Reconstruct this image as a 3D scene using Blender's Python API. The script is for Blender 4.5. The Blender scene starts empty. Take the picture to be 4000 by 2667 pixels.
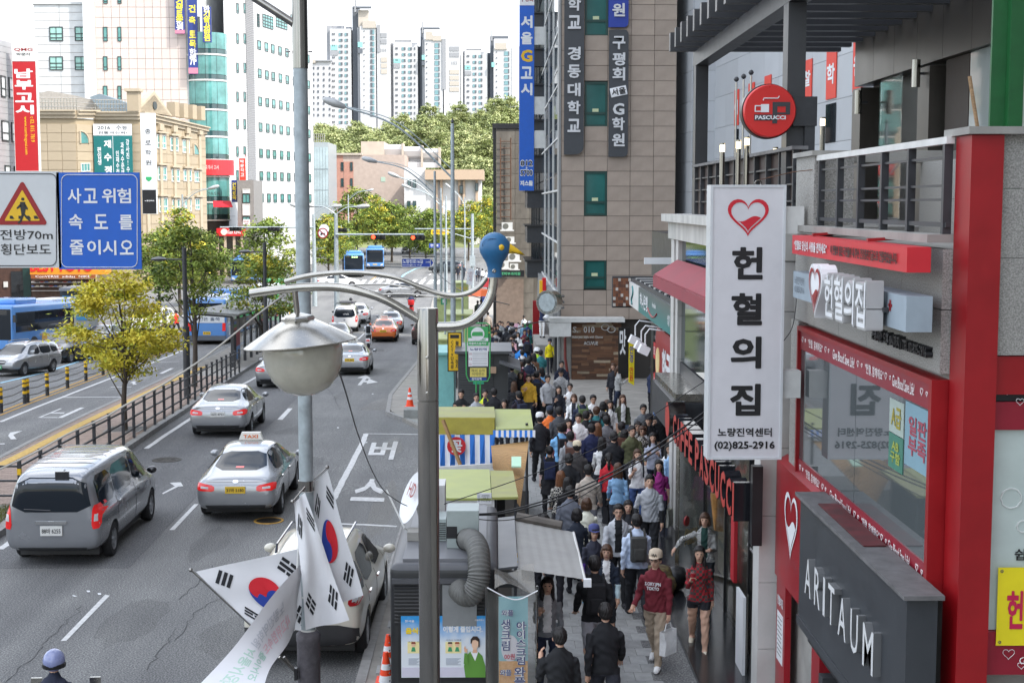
import bpy,bmesh,math,random
import numpy as np
from mathutils import Vector,Matrix,noise
from mathutils.bvhtree import BVHTree
R=math.radians
SC=bpy.context.scene
COL=SC.collection
rnd=random.Random(7)
FPX,PCX,PCY,CAMH=5556.0,2000.0,1333.5,7.0
PITCH,YAW=R(5.535),R(0.722)
cam=bpy.data.cameras.new('camera');camo=bpy.data.objects.new('camera',cam);COL.objects.link(camo)
camo.location=(0,0,CAMH);camo.rotation_euler=(R(90)-PITCH,0,-YAW)
cam.sensor_width=36;cam.lens=50;cam.clip_end=6000;cam.clip_start=.1
SC.camera=camo
SUN_EL,SUN_AZ=46,125
w=bpy.data.worlds.new('World');SC.world=w;w.use_nodes=True
nt=w.node_tree;nt.nodes.clear()
o_=nt.nodes.new('ShaderNodeOutputWorld');bg=nt.nodes.new('ShaderNodeBackground');sky=nt.nodes.new('ShaderNodeTexSky')
sky.sky_type='NISHITA';sky.sun_disc=False;sky.sun_elevation=R(SUN_EL);sky.sun_rotation=R(SUN_AZ)
sky.air_density=1.2;sky.dust_density=2.0;sky.ozone_density=1.0
tc=nt.nodes.new('ShaderNodeTexCoord');mp=nt.nodes.new('ShaderNodeMapping');mp.inputs['Scale'].default_value=(1,1,3.2)
nz=nt.nodes.new('ShaderNodeTexNoise');nz.inputs['Scale'].default_value=1.7;nz.inputs['Detail'].default_value=7;nz.inputs['Roughness'].default_value=.58
cr=nt.nodes.new('ShaderNodeValToRGB');cr.color_ramp.elements[0].position=.40;cr.color_ramp.elements[1].position=.62
mx=nt.nodes.new('ShaderNodeMix');mx.data_type='RGBA';mx.inputs[7].default_value=(8.2,8.4,8.8,1)
nt.links.new(tc.outputs['Generated'],mp.inputs['Vector']);nt.links.new(mp.outputs[0],nz.inputs['Vector'])
nt.links.new(nz.outputs[0],cr.inputs[0]);nt.links.new(cr.outputs[0],mx.inputs[0]);nt.links.new(sky.outputs[0],mx.inputs[6])
nt.links.new(mx.outputs[2],bg.inputs['Color']);nt.links.new(bg.outputs[0],o_.inputs['Surface'])
bg.inputs['Strength'].default_value=.15
sl=bpy.data.lights.new('sun','SUN');sl.energy=2.2;sl.angle=R(.6);sl.color=(1,.955,.88)
so=bpy.data.objects.new('sun',sl);COL.objects.link(so)
sd=Vector((math.sin(R(SUN_AZ))*math.cos(R(SUN_EL)),math.cos(R(SUN_AZ))*math.cos(R(SUN_EL)),math.sin(R(SUN_EL))))
so.rotation_euler=(-sd).to_track_quat('-Z','Y').to_euler();so.location=sd*200
vs=SC.view_settings;vs.view_transform='Standard';vs.look='None';vs.gamma=1;vs.use_curve_mapping=False
vs.exposure=1.26
SC.cycles.max_bounces=6;SC.cycles.transparent_max_bounces=8;SC.cycles.caustics_reflective=False;SC.cycles.caustics_refractive=False
_f=Vector((math.sin(YAW)*math.cos(PITCH),math.cos(YAW)*math.cos(PITCH),-math.sin(PITCH)))
_r=Vector((math.cos(YAW),-math.sin(YAW),0));_u=_r.cross(_f)
EYE=Vector((0,0,CAMH))
def ray(x,y):return _f+_r*((x-PCX)/FPX)+_u*((PCY-y)/FPX)
def at(x,y,Y):
 d=ray(x,y);return EYE+d*(Y/d.y)
def atx(x,y,X):
 d=ray(x,y);return EYE+d*(X/d.x)
def atz(x,y,z):
 d=ray(x,y);return EYE+d*((z-CAMH)/d.z)
def onp(x,y,pl):
 d=ray(x,y);p,n=pl;return EYE+d*((p-EYE).dot(n)/d.dot(n))
def gz(Y):
 t=min(1,max(0,(Y-32)/72.0));return-2.2*(t*t*(3-2*t))
def G(x,y,dz=0.0):
 Y=40.0
 d=ray(x,y)
 for _ in range(40):
  Y=Y*.4+.6*min(900,(gz(Y)+dz-CAMH)/d.z*d.y)
 p=EYE+d*(Y/d.y);p.z=gz(p.y)+dz;return p
def GH(x,y,h):
 return G(x,y,h)-Vector((0,0,h))
MATS={}
def M(name,c=(.5,.5,.5),rough=.6,metal=0,var=.12,scale=4,bump=0,bscale=40,spec=.5,emit=0,alpha=1,c2=None,coat=0,trans=0,obj_rand=0,stretch=None,detail=5):
 if name in MATS:return MATS[name]
 m=bpy.data.materials.new(name);MATS[name]=m;m.use_nodes=True
 t=m.node_tree;b=t.nodes['Principled BSDF'];N=t.nodes.new;L=t.links.new
 b.inputs['Roughness'].default_value=rough;b.inputs['Metallic'].default_value=metal
 b.inputs['Specular IOR Level'].default_value=spec
 if coat:b.inputs['Coat Weight'].default_value=coat;b.inputs['Coat Roughness'].default_value=.06
 if alpha<1:b.inputs['Alpha'].default_value=alpha
 if trans:b.inputs['Transmission Weight'].default_value=trans
 if emit:b.inputs['Emission Color'].default_value=(*c,1);b.inputs['Emission Strength'].default_value=emit
 c4=(*c,1);co=N('ShaderNodeTexCoord')
 src=co.outputs['Object']
 if stretch:
  q=N('ShaderNodeMapping');q.inputs['Scale'].default_value=stretch;L(src,q.inputs[0]);src=q.outputs[0]
 if var or c2:
  n=N('ShaderNodeTexNoise');n.inputs['Scale'].default_value=scale;n.inputs['Detail'].default_value=detail;n.inputs['Roughness'].default_value=.6
  L(src,n.inputs['Vector'])
  r=N('ShaderNodeValToRGB');r.color_ramp.elements[0].position=.3;r.color_ramp.elements[1].position=.7
  a=c2 or tuple(k*(1-var)for k in c);z=c if c2 else tuple(min(1,k*(1+var))for k in c)
  r.color_ramp.elements[0].color=(*a,1);r.color_ramp.elements[1].color=(*z,1)
  L(n.outputs[0],r.inputs[0]);out=r.outputs[0]
  if obj_rand:
   oi=N('ShaderNodeObjectInfo');h=N('ShaderNodeHueSaturation');mr=N('ShaderNodeMapRange')
   mr.inputs[3].default_value=1-obj_rand;mr.inputs[4].default_value=1+obj_rand
   L(oi.outputs['Random'],mr.inputs[0]);L(mr.outputs[0],h.inputs['Value']);L(out,h.inputs['Color']);out=h.outputs[0]
  L(out,b.inputs['Base Color'])
  if rough<.9 and rough>.12:
   mr2=N('ShaderNodeMapRange');mr2.inputs[3].default_value=max(.02,rough-.08);mr2.inputs[4].default_value=min(1,rough+.1)
   L(n.outputs[0],mr2.inputs[0]);L(mr2.outputs[0],b.inputs['Roughness'])
 else:
  b.inputs['Base Color'].default_value=c4
 if bump:
  n2=N('ShaderNodeTexNoise');n2.inputs['Scale'].default_value=bscale;n2.inputs['Detail'].default_value=4
  L(src,n2.inputs['Vector']);bp=N('ShaderNodeBump');bp.inputs['Strength'].default_value=bump;bp.inputs['Distance'].default_value=.02
  L(n2.outputs[0],bp.inputs['Height']);L(bp.outputs[0],b.inputs['Normal'])
 return m
def hexc(h):
 f=lambda v:v/12.92 if v<=.04045 else((v+.055)/1.055)**2.4
 return tuple(f(int(h[i:i+2],16)/255)for i in(0,2,4))
def flat(h,rough=.55,**k):
 return M('paint_'+h+('' if rough==.55 else '_%d'%int(rough*100)),hexc(h),rough,var=k.pop('var',.05),**k)
def tag(o,label=None,cat=None,group=None,kind=None):
 if label:o['label']=label
 if cat:o['category']=cat
 if group:o['group']=group
 if kind:o['kind']=kind
 return o
def thing(name,label,cat,loc=(0,0,0),rz=0,group=None):
 o=bpy.data.objects.new(name,None);COL.objects.link(o);o.empty_display_size=.2
 o.location=loc;o.rotation_euler=(0,0,rz)
 return tag(o,label,cat,group)
def obj(name,me,parent=None,loc=None,rz=0,rot=None,scale=None):
 o=bpy.data.objects.new(name,me);COL.objects.link(o)
 if parent:o.parent=parent
 if loc is not None:o.location=loc
 if rot is not None:o.rotation_euler=rot
 elif rz:o.rotation_euler=(0,0,rz)
 if scale is not None:o.scale=scale if hasattr(scale,'__len__')else(scale,)*3
 return o
TMP=bpy.data.scenes.new('workbench')
def applied(o,*more):
 for q in(o,)+more:TMP.collection.objects.link(q)
 vl=TMP.view_layers[0];vl.update();me=bpy.data.meshes.new_from_object(o.evaluated_get(vl.depsgraph))
 for q in(o,)+more:bpy.data.objects.remove(q)
 return me
def copy_tree(o,parent=None,keep=False):
 c=o.copy();COL.objects.link(c);c.parent=parent
 for k in list(o.children):copy_tree(k,c)
 return c
def root_matrix(o):
 m=Matrix()
 while o is not None:
  m=Matrix.LocRotScale(o.location,o.rotation_euler.to_quaternion(),o.scale)@m;o=o.parent
 return m
TXT={};TXC=TXO=None
def _txc():
 global TXC,TXO
 TXC=bpy.data.curves.new('t','FONT');TXO=bpy.data.objects.new('t',TXC);return TXC
def text_mesh(body,bold=0.0,depth=0.0,sp=1.0,line=1.0,shear=0):
 k=(body,bold,depth,sp,line,shear)
 if k in TXT:return TXT[k]
 heavy=bold>.024
 c=TXC or _txc();c.body=body;c.size=1;c.offset=.012 if heavy else bold;c.extrude=depth;c.resolution_u=2
 c.align_x='CENTER';c.space_character=sp;c.space_line=line;c.shear=shear
 me=bpy.data.meshes.new_from_object(TXO)
 vs=np.array([v.co[:]for v in me.vertices])if len(me.vertices)else np.zeros((1,3))
 fs=[tuple(p.vertices)for p in me.polygons]
 bpy.data.meshes.remove(me)
 jit=np.zeros(len(vs))
 if heavy:
  V,F_,J=[vs],list(fs),[jit];n=len(vs)
  for i in range(12):
   a=i*math.pi/6;F_+=[tuple(q+n*(i+1)for q in f)for f in fs]
   V.append(vs+np.array([math.cos(a),math.sin(a),0])*(bold-.012));J.append(np.full(n,(i+1)*.0002))
  vs,fs,jit=np.concatenate(V),F_,np.concatenate(J)
 lo,hi=vs.min(0),vs.max(0)
 out=(vs-(lo+hi)/2)/np.maximum(hi-lo,1e-6)
 TXT[k]=(np.column_stack([out,jit]),fs,(hi-lo));return TXT[k]
class MB:
 def __init__(s):s.v=[];s.f=[];s.m=[]
 def add(s,vs,fs,m=0):
  b=len(s.v);s.v+=[tuple(v)for v in vs];s.f+=[tuple(i+b for i in f)for f in fs];s.m+=[m]*len(fs);return s
 def box(s,a,b,m=0):
  x0,y0,z0=(min(p,q)for p,q in zip(a,b));x1,y1,z1=(max(p,q)for p,q in zip(a,b))
  return s.add([(x0,y0,z0),(x1,y0,z0),(x1,y1,z0),(x0,y1,z0),(x0,y0,z1),(x1,y0,z1),(x1,y1,z1),(x0,y1,z1)],[(3,2,1,0),(4,5,6,7),(0,1,5,4),(1,2,6,5),(2,3,7,6),(3,0,4,7)],m)
 def cbox(s,c,d,m=0,M4=None):
  b=MB().box([-k/2 for k in d],[k/2 for k in d]);T=Matrix.Translation(c)@(M4 or Matrix())
  return s.add([T@Vector(v)for v in b.v],b.f,m)
 def obox(s,o,u,v,n,m=0):
  o,u,v,n=map(Vector,(o,u,v,n))
  P=[o,o+u,o+u+v,o+v,o+n,o+u+n,o+u+v+n,o+v+n]
  F_=[(3,2,1,0),(4,5,6,7),(0,1,5,4),(1,2,6,5),(2,3,7,6),(3,0,4,7)]
  if u.cross(v).dot(n)<0:F_=[f[::-1]for f in F_]
  return s.add(P,F_,m)
 def bar(s,p,q,w,h=None,m=0,up=(0,0,1)):
  p,q=Vector(p),Vector(q);h=h or w;d=(q-p).normalized();up=Vector(up)
  if abs(d.dot(up))>.98:up=Vector((0,1,0))if abs(d.y)<.9 else Vector((1,0,0))
  u=d.cross(up).normalized();v=u.cross(d)
  return s.obox(p-u*w/2-v*h/2,u*w,v*h,q-p,m)
 def tube(s,pts,r,n=8,m=0,caps=True):
  pts=[Vector(p)for p in pts];rs=r if hasattr(r,'__len__')else[r]*len(pts)
  b=len(s.v);prev=None
  for i,p in enumerate(pts):
   d=(pts[min(i+1,len(pts)-1)]-pts[max(i-1,0)]).normalized()
   if prev is None:
    a=Vector((0,0,1))if abs(d.z)<.9 else Vector((1,0,0));u=d.cross(a).normalized()
   else:u=(prev-d*prev.dot(d)).normalized()
   prev=u;v=d.cross(u)
   for k in range(n):
    t=2*math.pi*k/n;s.v.append(tuple(p+(u*math.cos(t)+v*math.sin(t))*rs[i]))
  for i in range(len(pts)-1):
   for k in range(n):
    a,c=b+i*n+k,b+i*n+(k+1)%n;s.f.append((a,c,c+n,a+n));s.m.append(m)
  if caps:
   s.f.append(tuple(b+k for k in range(n))[::-1]);s.f.append(tuple(b+(len(pts)-1)*n+k for k in range(n)));s.m+=[m,m]
  return s
 def lathe(s,prof,c=(0,0,0),n=20,m=0,ax=None,closed=True):
  T=Matrix.Translation(c)@(Vector((0,0,1)).rotation_difference(Vector(ax)).to_matrix().to_4x4()if ax is not None else Matrix())
  b=len(s.v)
  for r,z in prof:
   for k in range(n):t=2*math.pi*k/n;s.v.append(tuple(T@Vector((r*math.cos(t),r*math.sin(t),z))))
  for i in range(len(prof)-1):
   for k in range(n):
    a,d=b+i*n+k,b+i*n+(k+1)%n;s.f.append((a,d,d+n,a+n));s.m.append(m)
  if closed:
   if prof[0][0]>1e-4:s.f.append(tuple(b+k for k in range(n))[::-1]);s.m.append(m)
   if prof[-1][0]>1e-4:s.f.append(tuple(b+(len(prof)-1)*n+k for k in range(n)));s.m.append(m)
  return s
 def poly(s,pts,m=0):return s.add(pts,[tuple(range(len(pts)))],m)
 def slab(s,pts,n,m=0):
  pts=[Vector(p)for p in pts];n=Vector(n);k=len(pts)
  fs=[tuple(range(k))[::-1],tuple(range(k,2*k))]+[(i,(i+1)%k,(i+1)%k+k,i+k)for i in range(k)]
  nn=sum(((pts[i]-pts[0]).cross(pts[(i+1)%k]-pts[0])for i in range(1,k-1)),Vector())
  if nn.dot(n)<0:fs=[f[::-1]for f in fs]
  return s.add(pts+[p+n for p in pts],fs,m)
 def grid(s,fn,nu,nv,m=0):
  vs=[fn(i/nu,j/nv)for j in range(nv+1)for i in range(nu+1)];w_=nu+1
  return s.add(vs,[(j*w_+i,j*w_+i+1,(j+1)*w_+i+1,(j+1)*w_+i)for j in range(nv)for i in range(nu)],m)
 def text(s,body,c,u,v,wd,ht,depth=.004,m=0,bold=0.0,solid=False,sp=1.0,line=1.0,shear=0,fit=True):
  vs,fs,dm=text_mesh(body,bold,.1 if solid else 0.0,sp,line,shear)
  c,u,v=Vector(c),Vector(u).normalized(),Vector(v).normalized();n=u.cross(v)
  if not fit:
   k=min(wd/dm[0],ht/dm[1]);wd,ht=dm[0]*k,dm[1]*k
  P=[c+u*(p[0]*wd)+v*(p[1]*ht)+n*((((p[2]+.5)*depth)if solid else depth)+p[3])for p in vs]
  return s.add(P,fs,m)
 def bil(s,body,q,dn=.006,m=0,bold=.02):
  vs,fs,dm=text_mesh(body,bold,0.0)
  q=[Vector(p)for p in q]
  P=[]
  for p in vs:
   a,b=p[0]+.5,p[1]+.5
   P.append((q[0]*(1-a)+q[1]*a)*(1-b)+(q[3]*(1-a)+q[2]*a)*b+Vector((0,0,dn+p[3])))
  return s.add(P,fs,m)
 def mesh(s,name,mats,smooth=None):
  me=bpy.data.meshes.new(name);me.from_pydata(s.v,[],s.f)
  for q in(mats if isinstance(mats,(list,tuple))else[mats]):me.materials.append(q)
  if any(s.m):me.polygons.foreach_set('material_index',s.m)
  if smooth:
   me.polygons.foreach_set('use_smooth',[True]*len(me.polygons));me.set_sharp_from_angle(angle=R(smooth))
  me.update();return me
 def build(s,name,mats,parent=None,smooth=None,world=False,kind=None,label=None):
  if world and parent is not None:
   T=root_matrix(parent).inverted();s.v=[tuple(T@Vector(v))for v in s.v]
  o=obj(name,s.mesh(name,mats,smooth),parent)
  if kind:o['kind']=kind
  if label:o['label']=label
  return o
def bev(o,w=.02,seg=2,ang=35):
 bm=bmesh.new();bm.from_mesh(o.data)
 es=[e for e in bm.edges if len(e.link_faces)==2 and e.calc_face_angle(0)>R(ang)]
 bmesh.ops.bevel(bm,geom=es,offset=w,segments=seg,affect='EDGES',profile=.6,clamp_overlap=True)
 bm.to_mesh(o.data);bm.free();o.data.polygons.foreach_set('use_smooth',[True]*len(o.data.polygons));o.data.set_sharp_from_angle(angle=R(50));return o
def arc(c,r,a0,a1,n,u=(1,0,0),v=(0,0,1)):
 c,u,v=Vector(c),Vector(u),Vector(v)
 return[c+u*(r*math.cos(R(a0+(a1-a0)*i/n)))+v*(r*math.sin(R(a0+(a1-a0)*i/n)))for i in range(n+1)]
def bez(P,n=16):
 P=[Vector(p)for p in P];out=[]
 for i in range(len(P)-1):
  a,b,c,d=P[max(i-1,0)],P[i],P[i+1],P[min(i+2,len(P)-1)]
  for k in range(n):
   t=k/n;out.append(.5*((2*b)+(c-a)*t+(2*a-5*b+4*c-d)*t*t+(3*b-3*c+d-a)*t**3))
 return out+[P[-1]]
def heart(n=28):
 o=[]
 for i in range(n):
  t=2*math.pi*i/n;o.append((16*math.sin(t)**3/34,(13*math.cos(t)-5*math.cos(2*t)-2*math.cos(3*t)-math.cos(4*t)+2.6)/30))
 return o[::-1]
UX,UZ=Vector((1,0,0)),Vector((0,0,1));UY=Vector((0,1,0))
STEEL=M('stainless_steel',(.30,.29,.275),.16,1,var=.15,scale=9,stretch=(1,1,.15))
STEEL2=M('brushed_steel',(.43,.415,.38),.24,1,var=.1,scale=14)
GALV=M('galvanised_steel',(.36,.41,.43),.5,.35,var=.2,scale=7,bump=.05)
DARKST=M('dark_painted_steel',(.035,.037,.042),.42,var=.2,scale=6)
BLACK=M('black_paint',(.012,.012,.014),.35,var=.2)
RUBBER=M('tyre_rubber',(.018,.018,.02),.8,var=.3)
WHITE=M('white_paint',(.75,.76,.78),.45,var=.05)
OFFW=M('off_white_paint',(.62,.62,.6),.55,var=.1)
REDP=M('red_paint',(.29,.004,.008),.38,var=.12,scale=3)
BLUES=M('blue_sign_sheet',(.004,.105,.52),.4,var=.06)
YELP=M('yellow_sign_sheet',(.78,.47,.012),.45,var=.06)
GLASSD=M('dark_glass',(.010,.014,.018),.04,var=0,spec=.8)
GLASST=M('tinted_window_glass',(.015,.03,.035),.05,var=0,spec=.7)
GLASSG=M('green_window_glass',(.03,.13,.12),.07,var=.3,scale=.4,spec=.7)
GLASSC=M('clear_shop_glass',(.7,.78,.76),.02,var=0,trans=1.0,spec=.5,alpha=.38)
GLASSK=M('thin_door_glass',(.6,.68,.66),.03,var=0,spec=.5,alpha=.14)
WOOD=M('weathered_wood',(.30,.19,.10),.7,var=.35,scale=6,stretch=(1,8,8),bump=.2)
CONC=M('concrete',(.30,.29,.27),.85,var=.18,scale=2.2,bump=.15,bscale=60)
GRAN=M('grey_granite',(.30,.29,.27),.8,var=.4,scale=70,bump=.15,bscale=120,detail=2)
BLKW=M('black_cable',(.012,.012,.013),.5,var=0)
def asphalt_mat(name,c,c2):
 m=M(name,c,.82,var=.2,scale=.35,c2=c2,bump=.35,bscale=55,detail=8)
 t=m.node_tree;b=t.nodes['Principled BSDF'];N=t.nodes.new;L=t.links.new
 src=b.inputs['Base Color'].links[0].from_socket
 co=N('ShaderNodeTexCoord');n=N('ShaderNodeTexNoise');n.inputs['Scale'].default_value=38;n.inputs['Detail'].default_value=3
 L(co.outputs['Object'],n.inputs['Vector']);r=N('ShaderNodeValToRGB');r.color_ramp.elements[0].position=.42;r.color_ramp.elements[1].position=.72
 r.color_ramp.elements[0].color=(.62,.62,.62,1);r.color_ramp.elements[1].color=(2.3,2.28,2.2,1)
 mx=N('ShaderNodeMix');mx.data_type='RGBA';mx.blend_type='MULTIPLY';mx.inputs[0].default_value=1
 L(n.outputs[0],r.inputs[0]);L(src,mx.inputs[6]);L(r.outputs[0],mx.inputs[7])
 n3=N('ShaderNodeTexNoise');n3.inputs['Scale'].default_value=1.0;n3.inputs['Detail'].default_value=4
 mp=N('ShaderNodeMapping');mp.inputs['Scale'].default_value=(1.1,.06,1);L(co.outputs['Object'],mp.inputs[0]);L(mp.outputs[0],n3.inputs['Vector'])
 r3=N('ShaderNodeValToRGB');r3.color_ramp.elements[0].position=.35;r3.color_ramp.elements[1].position=.65
 r3.color_ramp.elements[0].color=(.80,.80,.81,1);r3.color_ramp.elements[1].color=(1.1,1.1,1.09,1)
 m3=N('ShaderNodeMix');m3.data_type='RGBA';m3.blend_type='MULTIPLY';m3.inputs[0].default_value=1
 L(n3.outputs[0],r3.inputs[0]);L(mx.outputs[2],m3.inputs[6]);L(r3.outputs[0],m3.inputs[7])
 L(m3.outputs[2],b.inputs['Base Color']);return m
ASPH=asphalt_mat('asphalt',(.165,.166,.166),(.118,.119,.122))
ASPH2=asphalt_mat('patched_asphalt',(.115,.116,.12),(.088,.089,.094))
EARTH=M('distant_ground',(.16,.16,.15),.9,var=.2,scale=.05)
PAVC=M('pavement_concrete',(.27,.255,.23),.88,var=.22,scale=1.6,bump=.2,bscale=50)
PAVE=M('grey_paver',(.30,.305,.30),.82,var=.18,scale=6,bump=.15,bscale=70,obj_rand=.12)
BRICKP=M('clay_paver',(.30,.225,.185),.85,var=.25,scale=5,bump=.15,bscale=70,obj_rand=.14)
TACT=M('yellow_tactile_paver',(.52,.34,.09),.8,var=.2,scale=8)
KERBM=M('kerb_stone',(.26,.255,.245),.85,var=.2,scale=4,bump=.15)
PAINT=M('road_paint_white',(.66,.66,.65),.7,var=.22,scale=9,c2=(.42,.42,.42),detail=9)
PAINTY=M('road_paint_yellow',(.50,.28,.05),.75,var=.25,scale=6)
PAINTB=M('road_paint_blue',(.28,.52,.66),.75,var=.25,scale=6)
YS=[-60,-20,0,15,30]+list(range(34,106,4))+[110,125,150,200,260,330]
def strip(name,xl,xr,y0,y1,h,mt,kind='structure',base=-.05,step=3.0,mb=None,m=0):
 b=mb or MB();n=max(1,int((y1-y0)/step));pr=None
 for i in range(n+1):
  Y=y0+(y1-y0)*i/n;a,c=(xl(Y)if callable(xl)else xl),(xr(Y)if callable(xr)else xr);z=gz(Y)
  cur=[(a,Y,z+base),(a,Y,z+h),(c,Y,z+h),(c,Y,z+base)]
  if pr:
   b.add(pr+cur,[(0,4,5,1),(1,5,6,2),(2,6,7,3)],m)
  if i in(0,n):b.add(cur,[(0,1,2,3)]if i==0 else[(3,2,1,0)],m)
  pr=cur
 if mb is None:
  return tag(b.build(name,mt),kind=kind)
def lerp_path(P):
 def f(Y):
  if Y<=P[0][1]:return P[0][0]
  for(x0,y0),(x1,y1)in zip(P,P[1:]):
   if Y<=y1:return x0+(x1-x0)*(Y-y0)/max(1e-6,y1-y0)
  return P[-1][0]
 return f
def px_path(P):
 q=sorted([(p.x,p.y)for p in(G(*k)for k in P)],key=lambda k:k[1]);return lerp_path(q)
b=MB();ys=YS+[420,700,1500,3200]
b.add([(x,y,gz(y)-.05)for y in ys for x in(-1500,-120,-60,60,120,1500)],[(j*6+i,j*6+i+1,(j+1)*6+i+1,(j+1)*6+i)for j in range(len(ys)-1)for i in range(5)])
tag(b.build('ground',EARTH),kind='structure')
ys=YS;xs=list(range(-64,50,6))
b=MB();b.add([(x,y,gz(y))for y in ys for x in xs],[(j*len(xs)+i,j*len(xs)+i+1,(j+1)*len(xs)+i+1,(j+1)*len(xs)+i)for j in range(len(ys)-1)for i in range(len(xs)-1)])
tag(b.build('road',ASPH),kind='structure')
pl=px_path([(0,2560),(270,2560),(420,2335),(670,2065),(1090,1640),(1250,1480)])
isl_r=px_path([(0,2100),(518,1751),(732,1608),(1000,1425),(1150,1330)])
strip('road_patch',lambda Y:isl_r(Y)+.3,lambda Y:pl(Y)-.12,27,60,.004,ASPH2,base=.001)
side_l=lerp_path([(-2.0,5),(-2.0,43),(-2.4,45.5),(-2.9,46.8),(-3.75,48.8),(-4.1,55),(-4.1,75),(-5.2,110),(-6,140)])
side_r=lerp_path([(12,5),(14,140)])
strip('pavement',side_l,side_r,5,150,.12,PAVC)
kb=MB()
def kerb_run(fn,y0,y1,wd,h,side,parent):
 Y=y0;i=0
 while Y<y1:
  k=MB();L_=1.0 if Y<60 else 2.5
  a,c=fn(Y),fn(Y+L_-.012);z0,z1=gz(Y),gz(Y+L_)
  k.add([(a,Y,z0-.04),(a+side*wd,Y,z0-.04),(c+side*wd,Y+L_-.012,z1-.04),(c,Y+L_-.012,z1-.04),(a,Y,z0+h),(a+side*wd,Y,z0+h),(c+side*wd,Y+L_-.012,z1+h),(c,Y+L_-.012,z1+h)],[(3,2,1,0),(4,5,6,7),(0,1,5,4),(1,2,6,5),(2,3,7,6),(3,0,4,7)]if side>0 else[(0,1,2,3),(7,6,5,4),(4,5,1,0),(5,6,2,1),(6,7,3,2),(7,4,0,3)])
  k.build('kerb_stone',KERBM,parent);Y+=L_
pav_o=bpy.data.objects['pavement']
kerb_run(lambda Y:side_l(Y)-.012,18,100,.15,.135,1,pav_o)
pm=MB().box((0,0,0),(.255,.375,.012)).mesh('paver',PAVE)
far_p=MB();cnt=0;row=0;Y=19.6
while Y<46:
 X=-1.75+(.13 if row%2 else 0)
 while X<2.2:
  z=gz(Y)+.121
  if cnt<300 and Y>20.3:
   o=obj('paver',pm,pav_o,(X,Y,z+rnd.uniform(0,.003)));cnt+=1
  else:far_p.box((X,Y,z),(X+.255,Y+.375,z+.012+rnd.uniform(0,.003)))
  X+=.262
 Y+=.382;row+=1
far_p.build('paver_field',PAVE,pav_o,kind='stuff')
strip('asphalt_strip',2.28,2.92,12,34,.128,ASPH,base=.1)
strip('granite_step',2.92,4.3,12.5,31,.20,M('black_granite',(.022,.023,.026),.18,var=.3,scale=40,detail=2),base=.1)
isl_l=px_path([(0,1800),(509,1550),(760,1430),(950,1330)])
strip('median_island',isl_l,isl_r,29,88,.14,PAVC)
isl=bpy.data.objects['median_island']
kerb_run(lambda Y:isl_r(Y)+.012,29,88,.16,.15,-1,isl)
kerb_run(lambda Y:isl_l(Y)-.012,29,88,.16,.15,1,isl)
bm_=MB().box((0,0,0),(.232,.112,.012)).mesh('brick',BRICKP);far_p=MB();cnt=0;Y=32.2;row=0
while Y<64:
 X=isl_l(Y)+.2+(.12 if row%2 else 0);xr=isl_r(Y)-.42
 while X<xr:
  z=gz(Y)+.141;e=rnd.uniform(0,.004)
  if cnt<300 and X>-(Y*.36+.2):obj('brick',bm_,isl,(X,Y,z+e));cnt+=1
  elif X>-(Y*.37):far_p.box((X,Y,z),(X+.232,Y+.112,z+.012+e))
  X+=.24
 Y+=.12;row+=1
far_p.build('brick_field',BRICKP,isl,kind='stuff')
ty=px_path([(89,1795),(464,1604),(848,1420)])
tb=MB();Y=36.5
while Y<70:
 a=ty(Y);tb.box((a-.15,Y,gz(Y)+.15),(a+.15,Y+.29,gz(Y)+.162));Y+=.30
tb.build('tactile_paving',TACT,isl,kind='stuff')
GRASS=M('short_grass',(.11,.15,.03),.9,var=.35,scale=9,c2=(.16,.14,.05))
gb=MB()
for i in range(5200):
 Y=rnd.uniform(29.3,32.0);X=rnd.uniform(isl_l(Y)+.25,isl_r(Y)-.25);z=gz(Y)+.14;a=rnd.uniform(0,6.28);h=rnd.uniform(.04,.11);q=.012
 gb.add([(X-q*math.cos(a),Y-q*math.sin(a),z),(X+q*math.cos(a),Y+q*math.sin(a),z),(X+rnd.uniform(-.04,.04),Y+rnd.uniform(-.04,.04),z+h)],[(0,1,2)])
gb.build('grass',GRASS,isl,kind='stuff')
def mark(pts,mt=PAINT,h=.007,name='road_marking'):
 P=[G(x,y)+Vector((0,0,h))for x,y in pts]
 nrm=sum(((P[i]-P[0]).cross(P[i+1]-P[0])for i in range(1,len(P)-1)),Vector())
 if nrm.z<0:P=P[::-1]
 return tag(MB().poly(P).build(name,mt),kind='structure')
def line(pts,wd,mt=PAINT,h=.007):
 P=[G(x,y)for x,y in pts];Q=[]
 for a,c in zip(P,P[1:]):Q+=[a.lerp(c,i/6)for i in range(6)]
 Q.append(P[-1]);L_,R_=[],[]
 for i,p in enumerate(Q):
  d=(Q[min(i+1,len(Q)-1)]-Q[max(i-1,0)]);d.z=0;d.normalize();n=Vector((-d.y,d.x,0))*wd/2
  e=Vector((0,0,0))+n*rnd.uniform(-.12,.12)
  for lst,s in((L_,1),(R_,-1)):
   k=p+n*s+e;k.z=gz(k.y)+h;lst.append(k)
 b=MB();b.add(L_+R_,[(i,i+len(Q),i+len(Q)+1,i+1)for i in range(len(Q)-1)]);return tag(b.build('road_marking',mt),kind='structure')
mark([(237,2503),(259,2503),(429,2326),(411,2322)]);mark([(661,2070),(681,2070),(775,1969),(759,1969)])
mark([(1083,1639),(1103,1640),(1143,1595),(1125,1595)]);mark([(1395,1325),(1402,1325),(1425,1303),(1419,1303)])
line([(1302,1950),(1330,1895),(1380,1800),(1413,1737),(1430,1694)],.16);line([(1425,1694),(1530,1695),(1640,1697)],.13)
line([(1325,2046),(1440,2050),(1550,2056)],.13)
b=MB();b.bil('버',[G(1431,1796),G(1536,1796),G(1556,1724),G(1454,1724)],.007,bold=.03);tag(b.build('road_lettering',PAINT),kind='structure')
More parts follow.
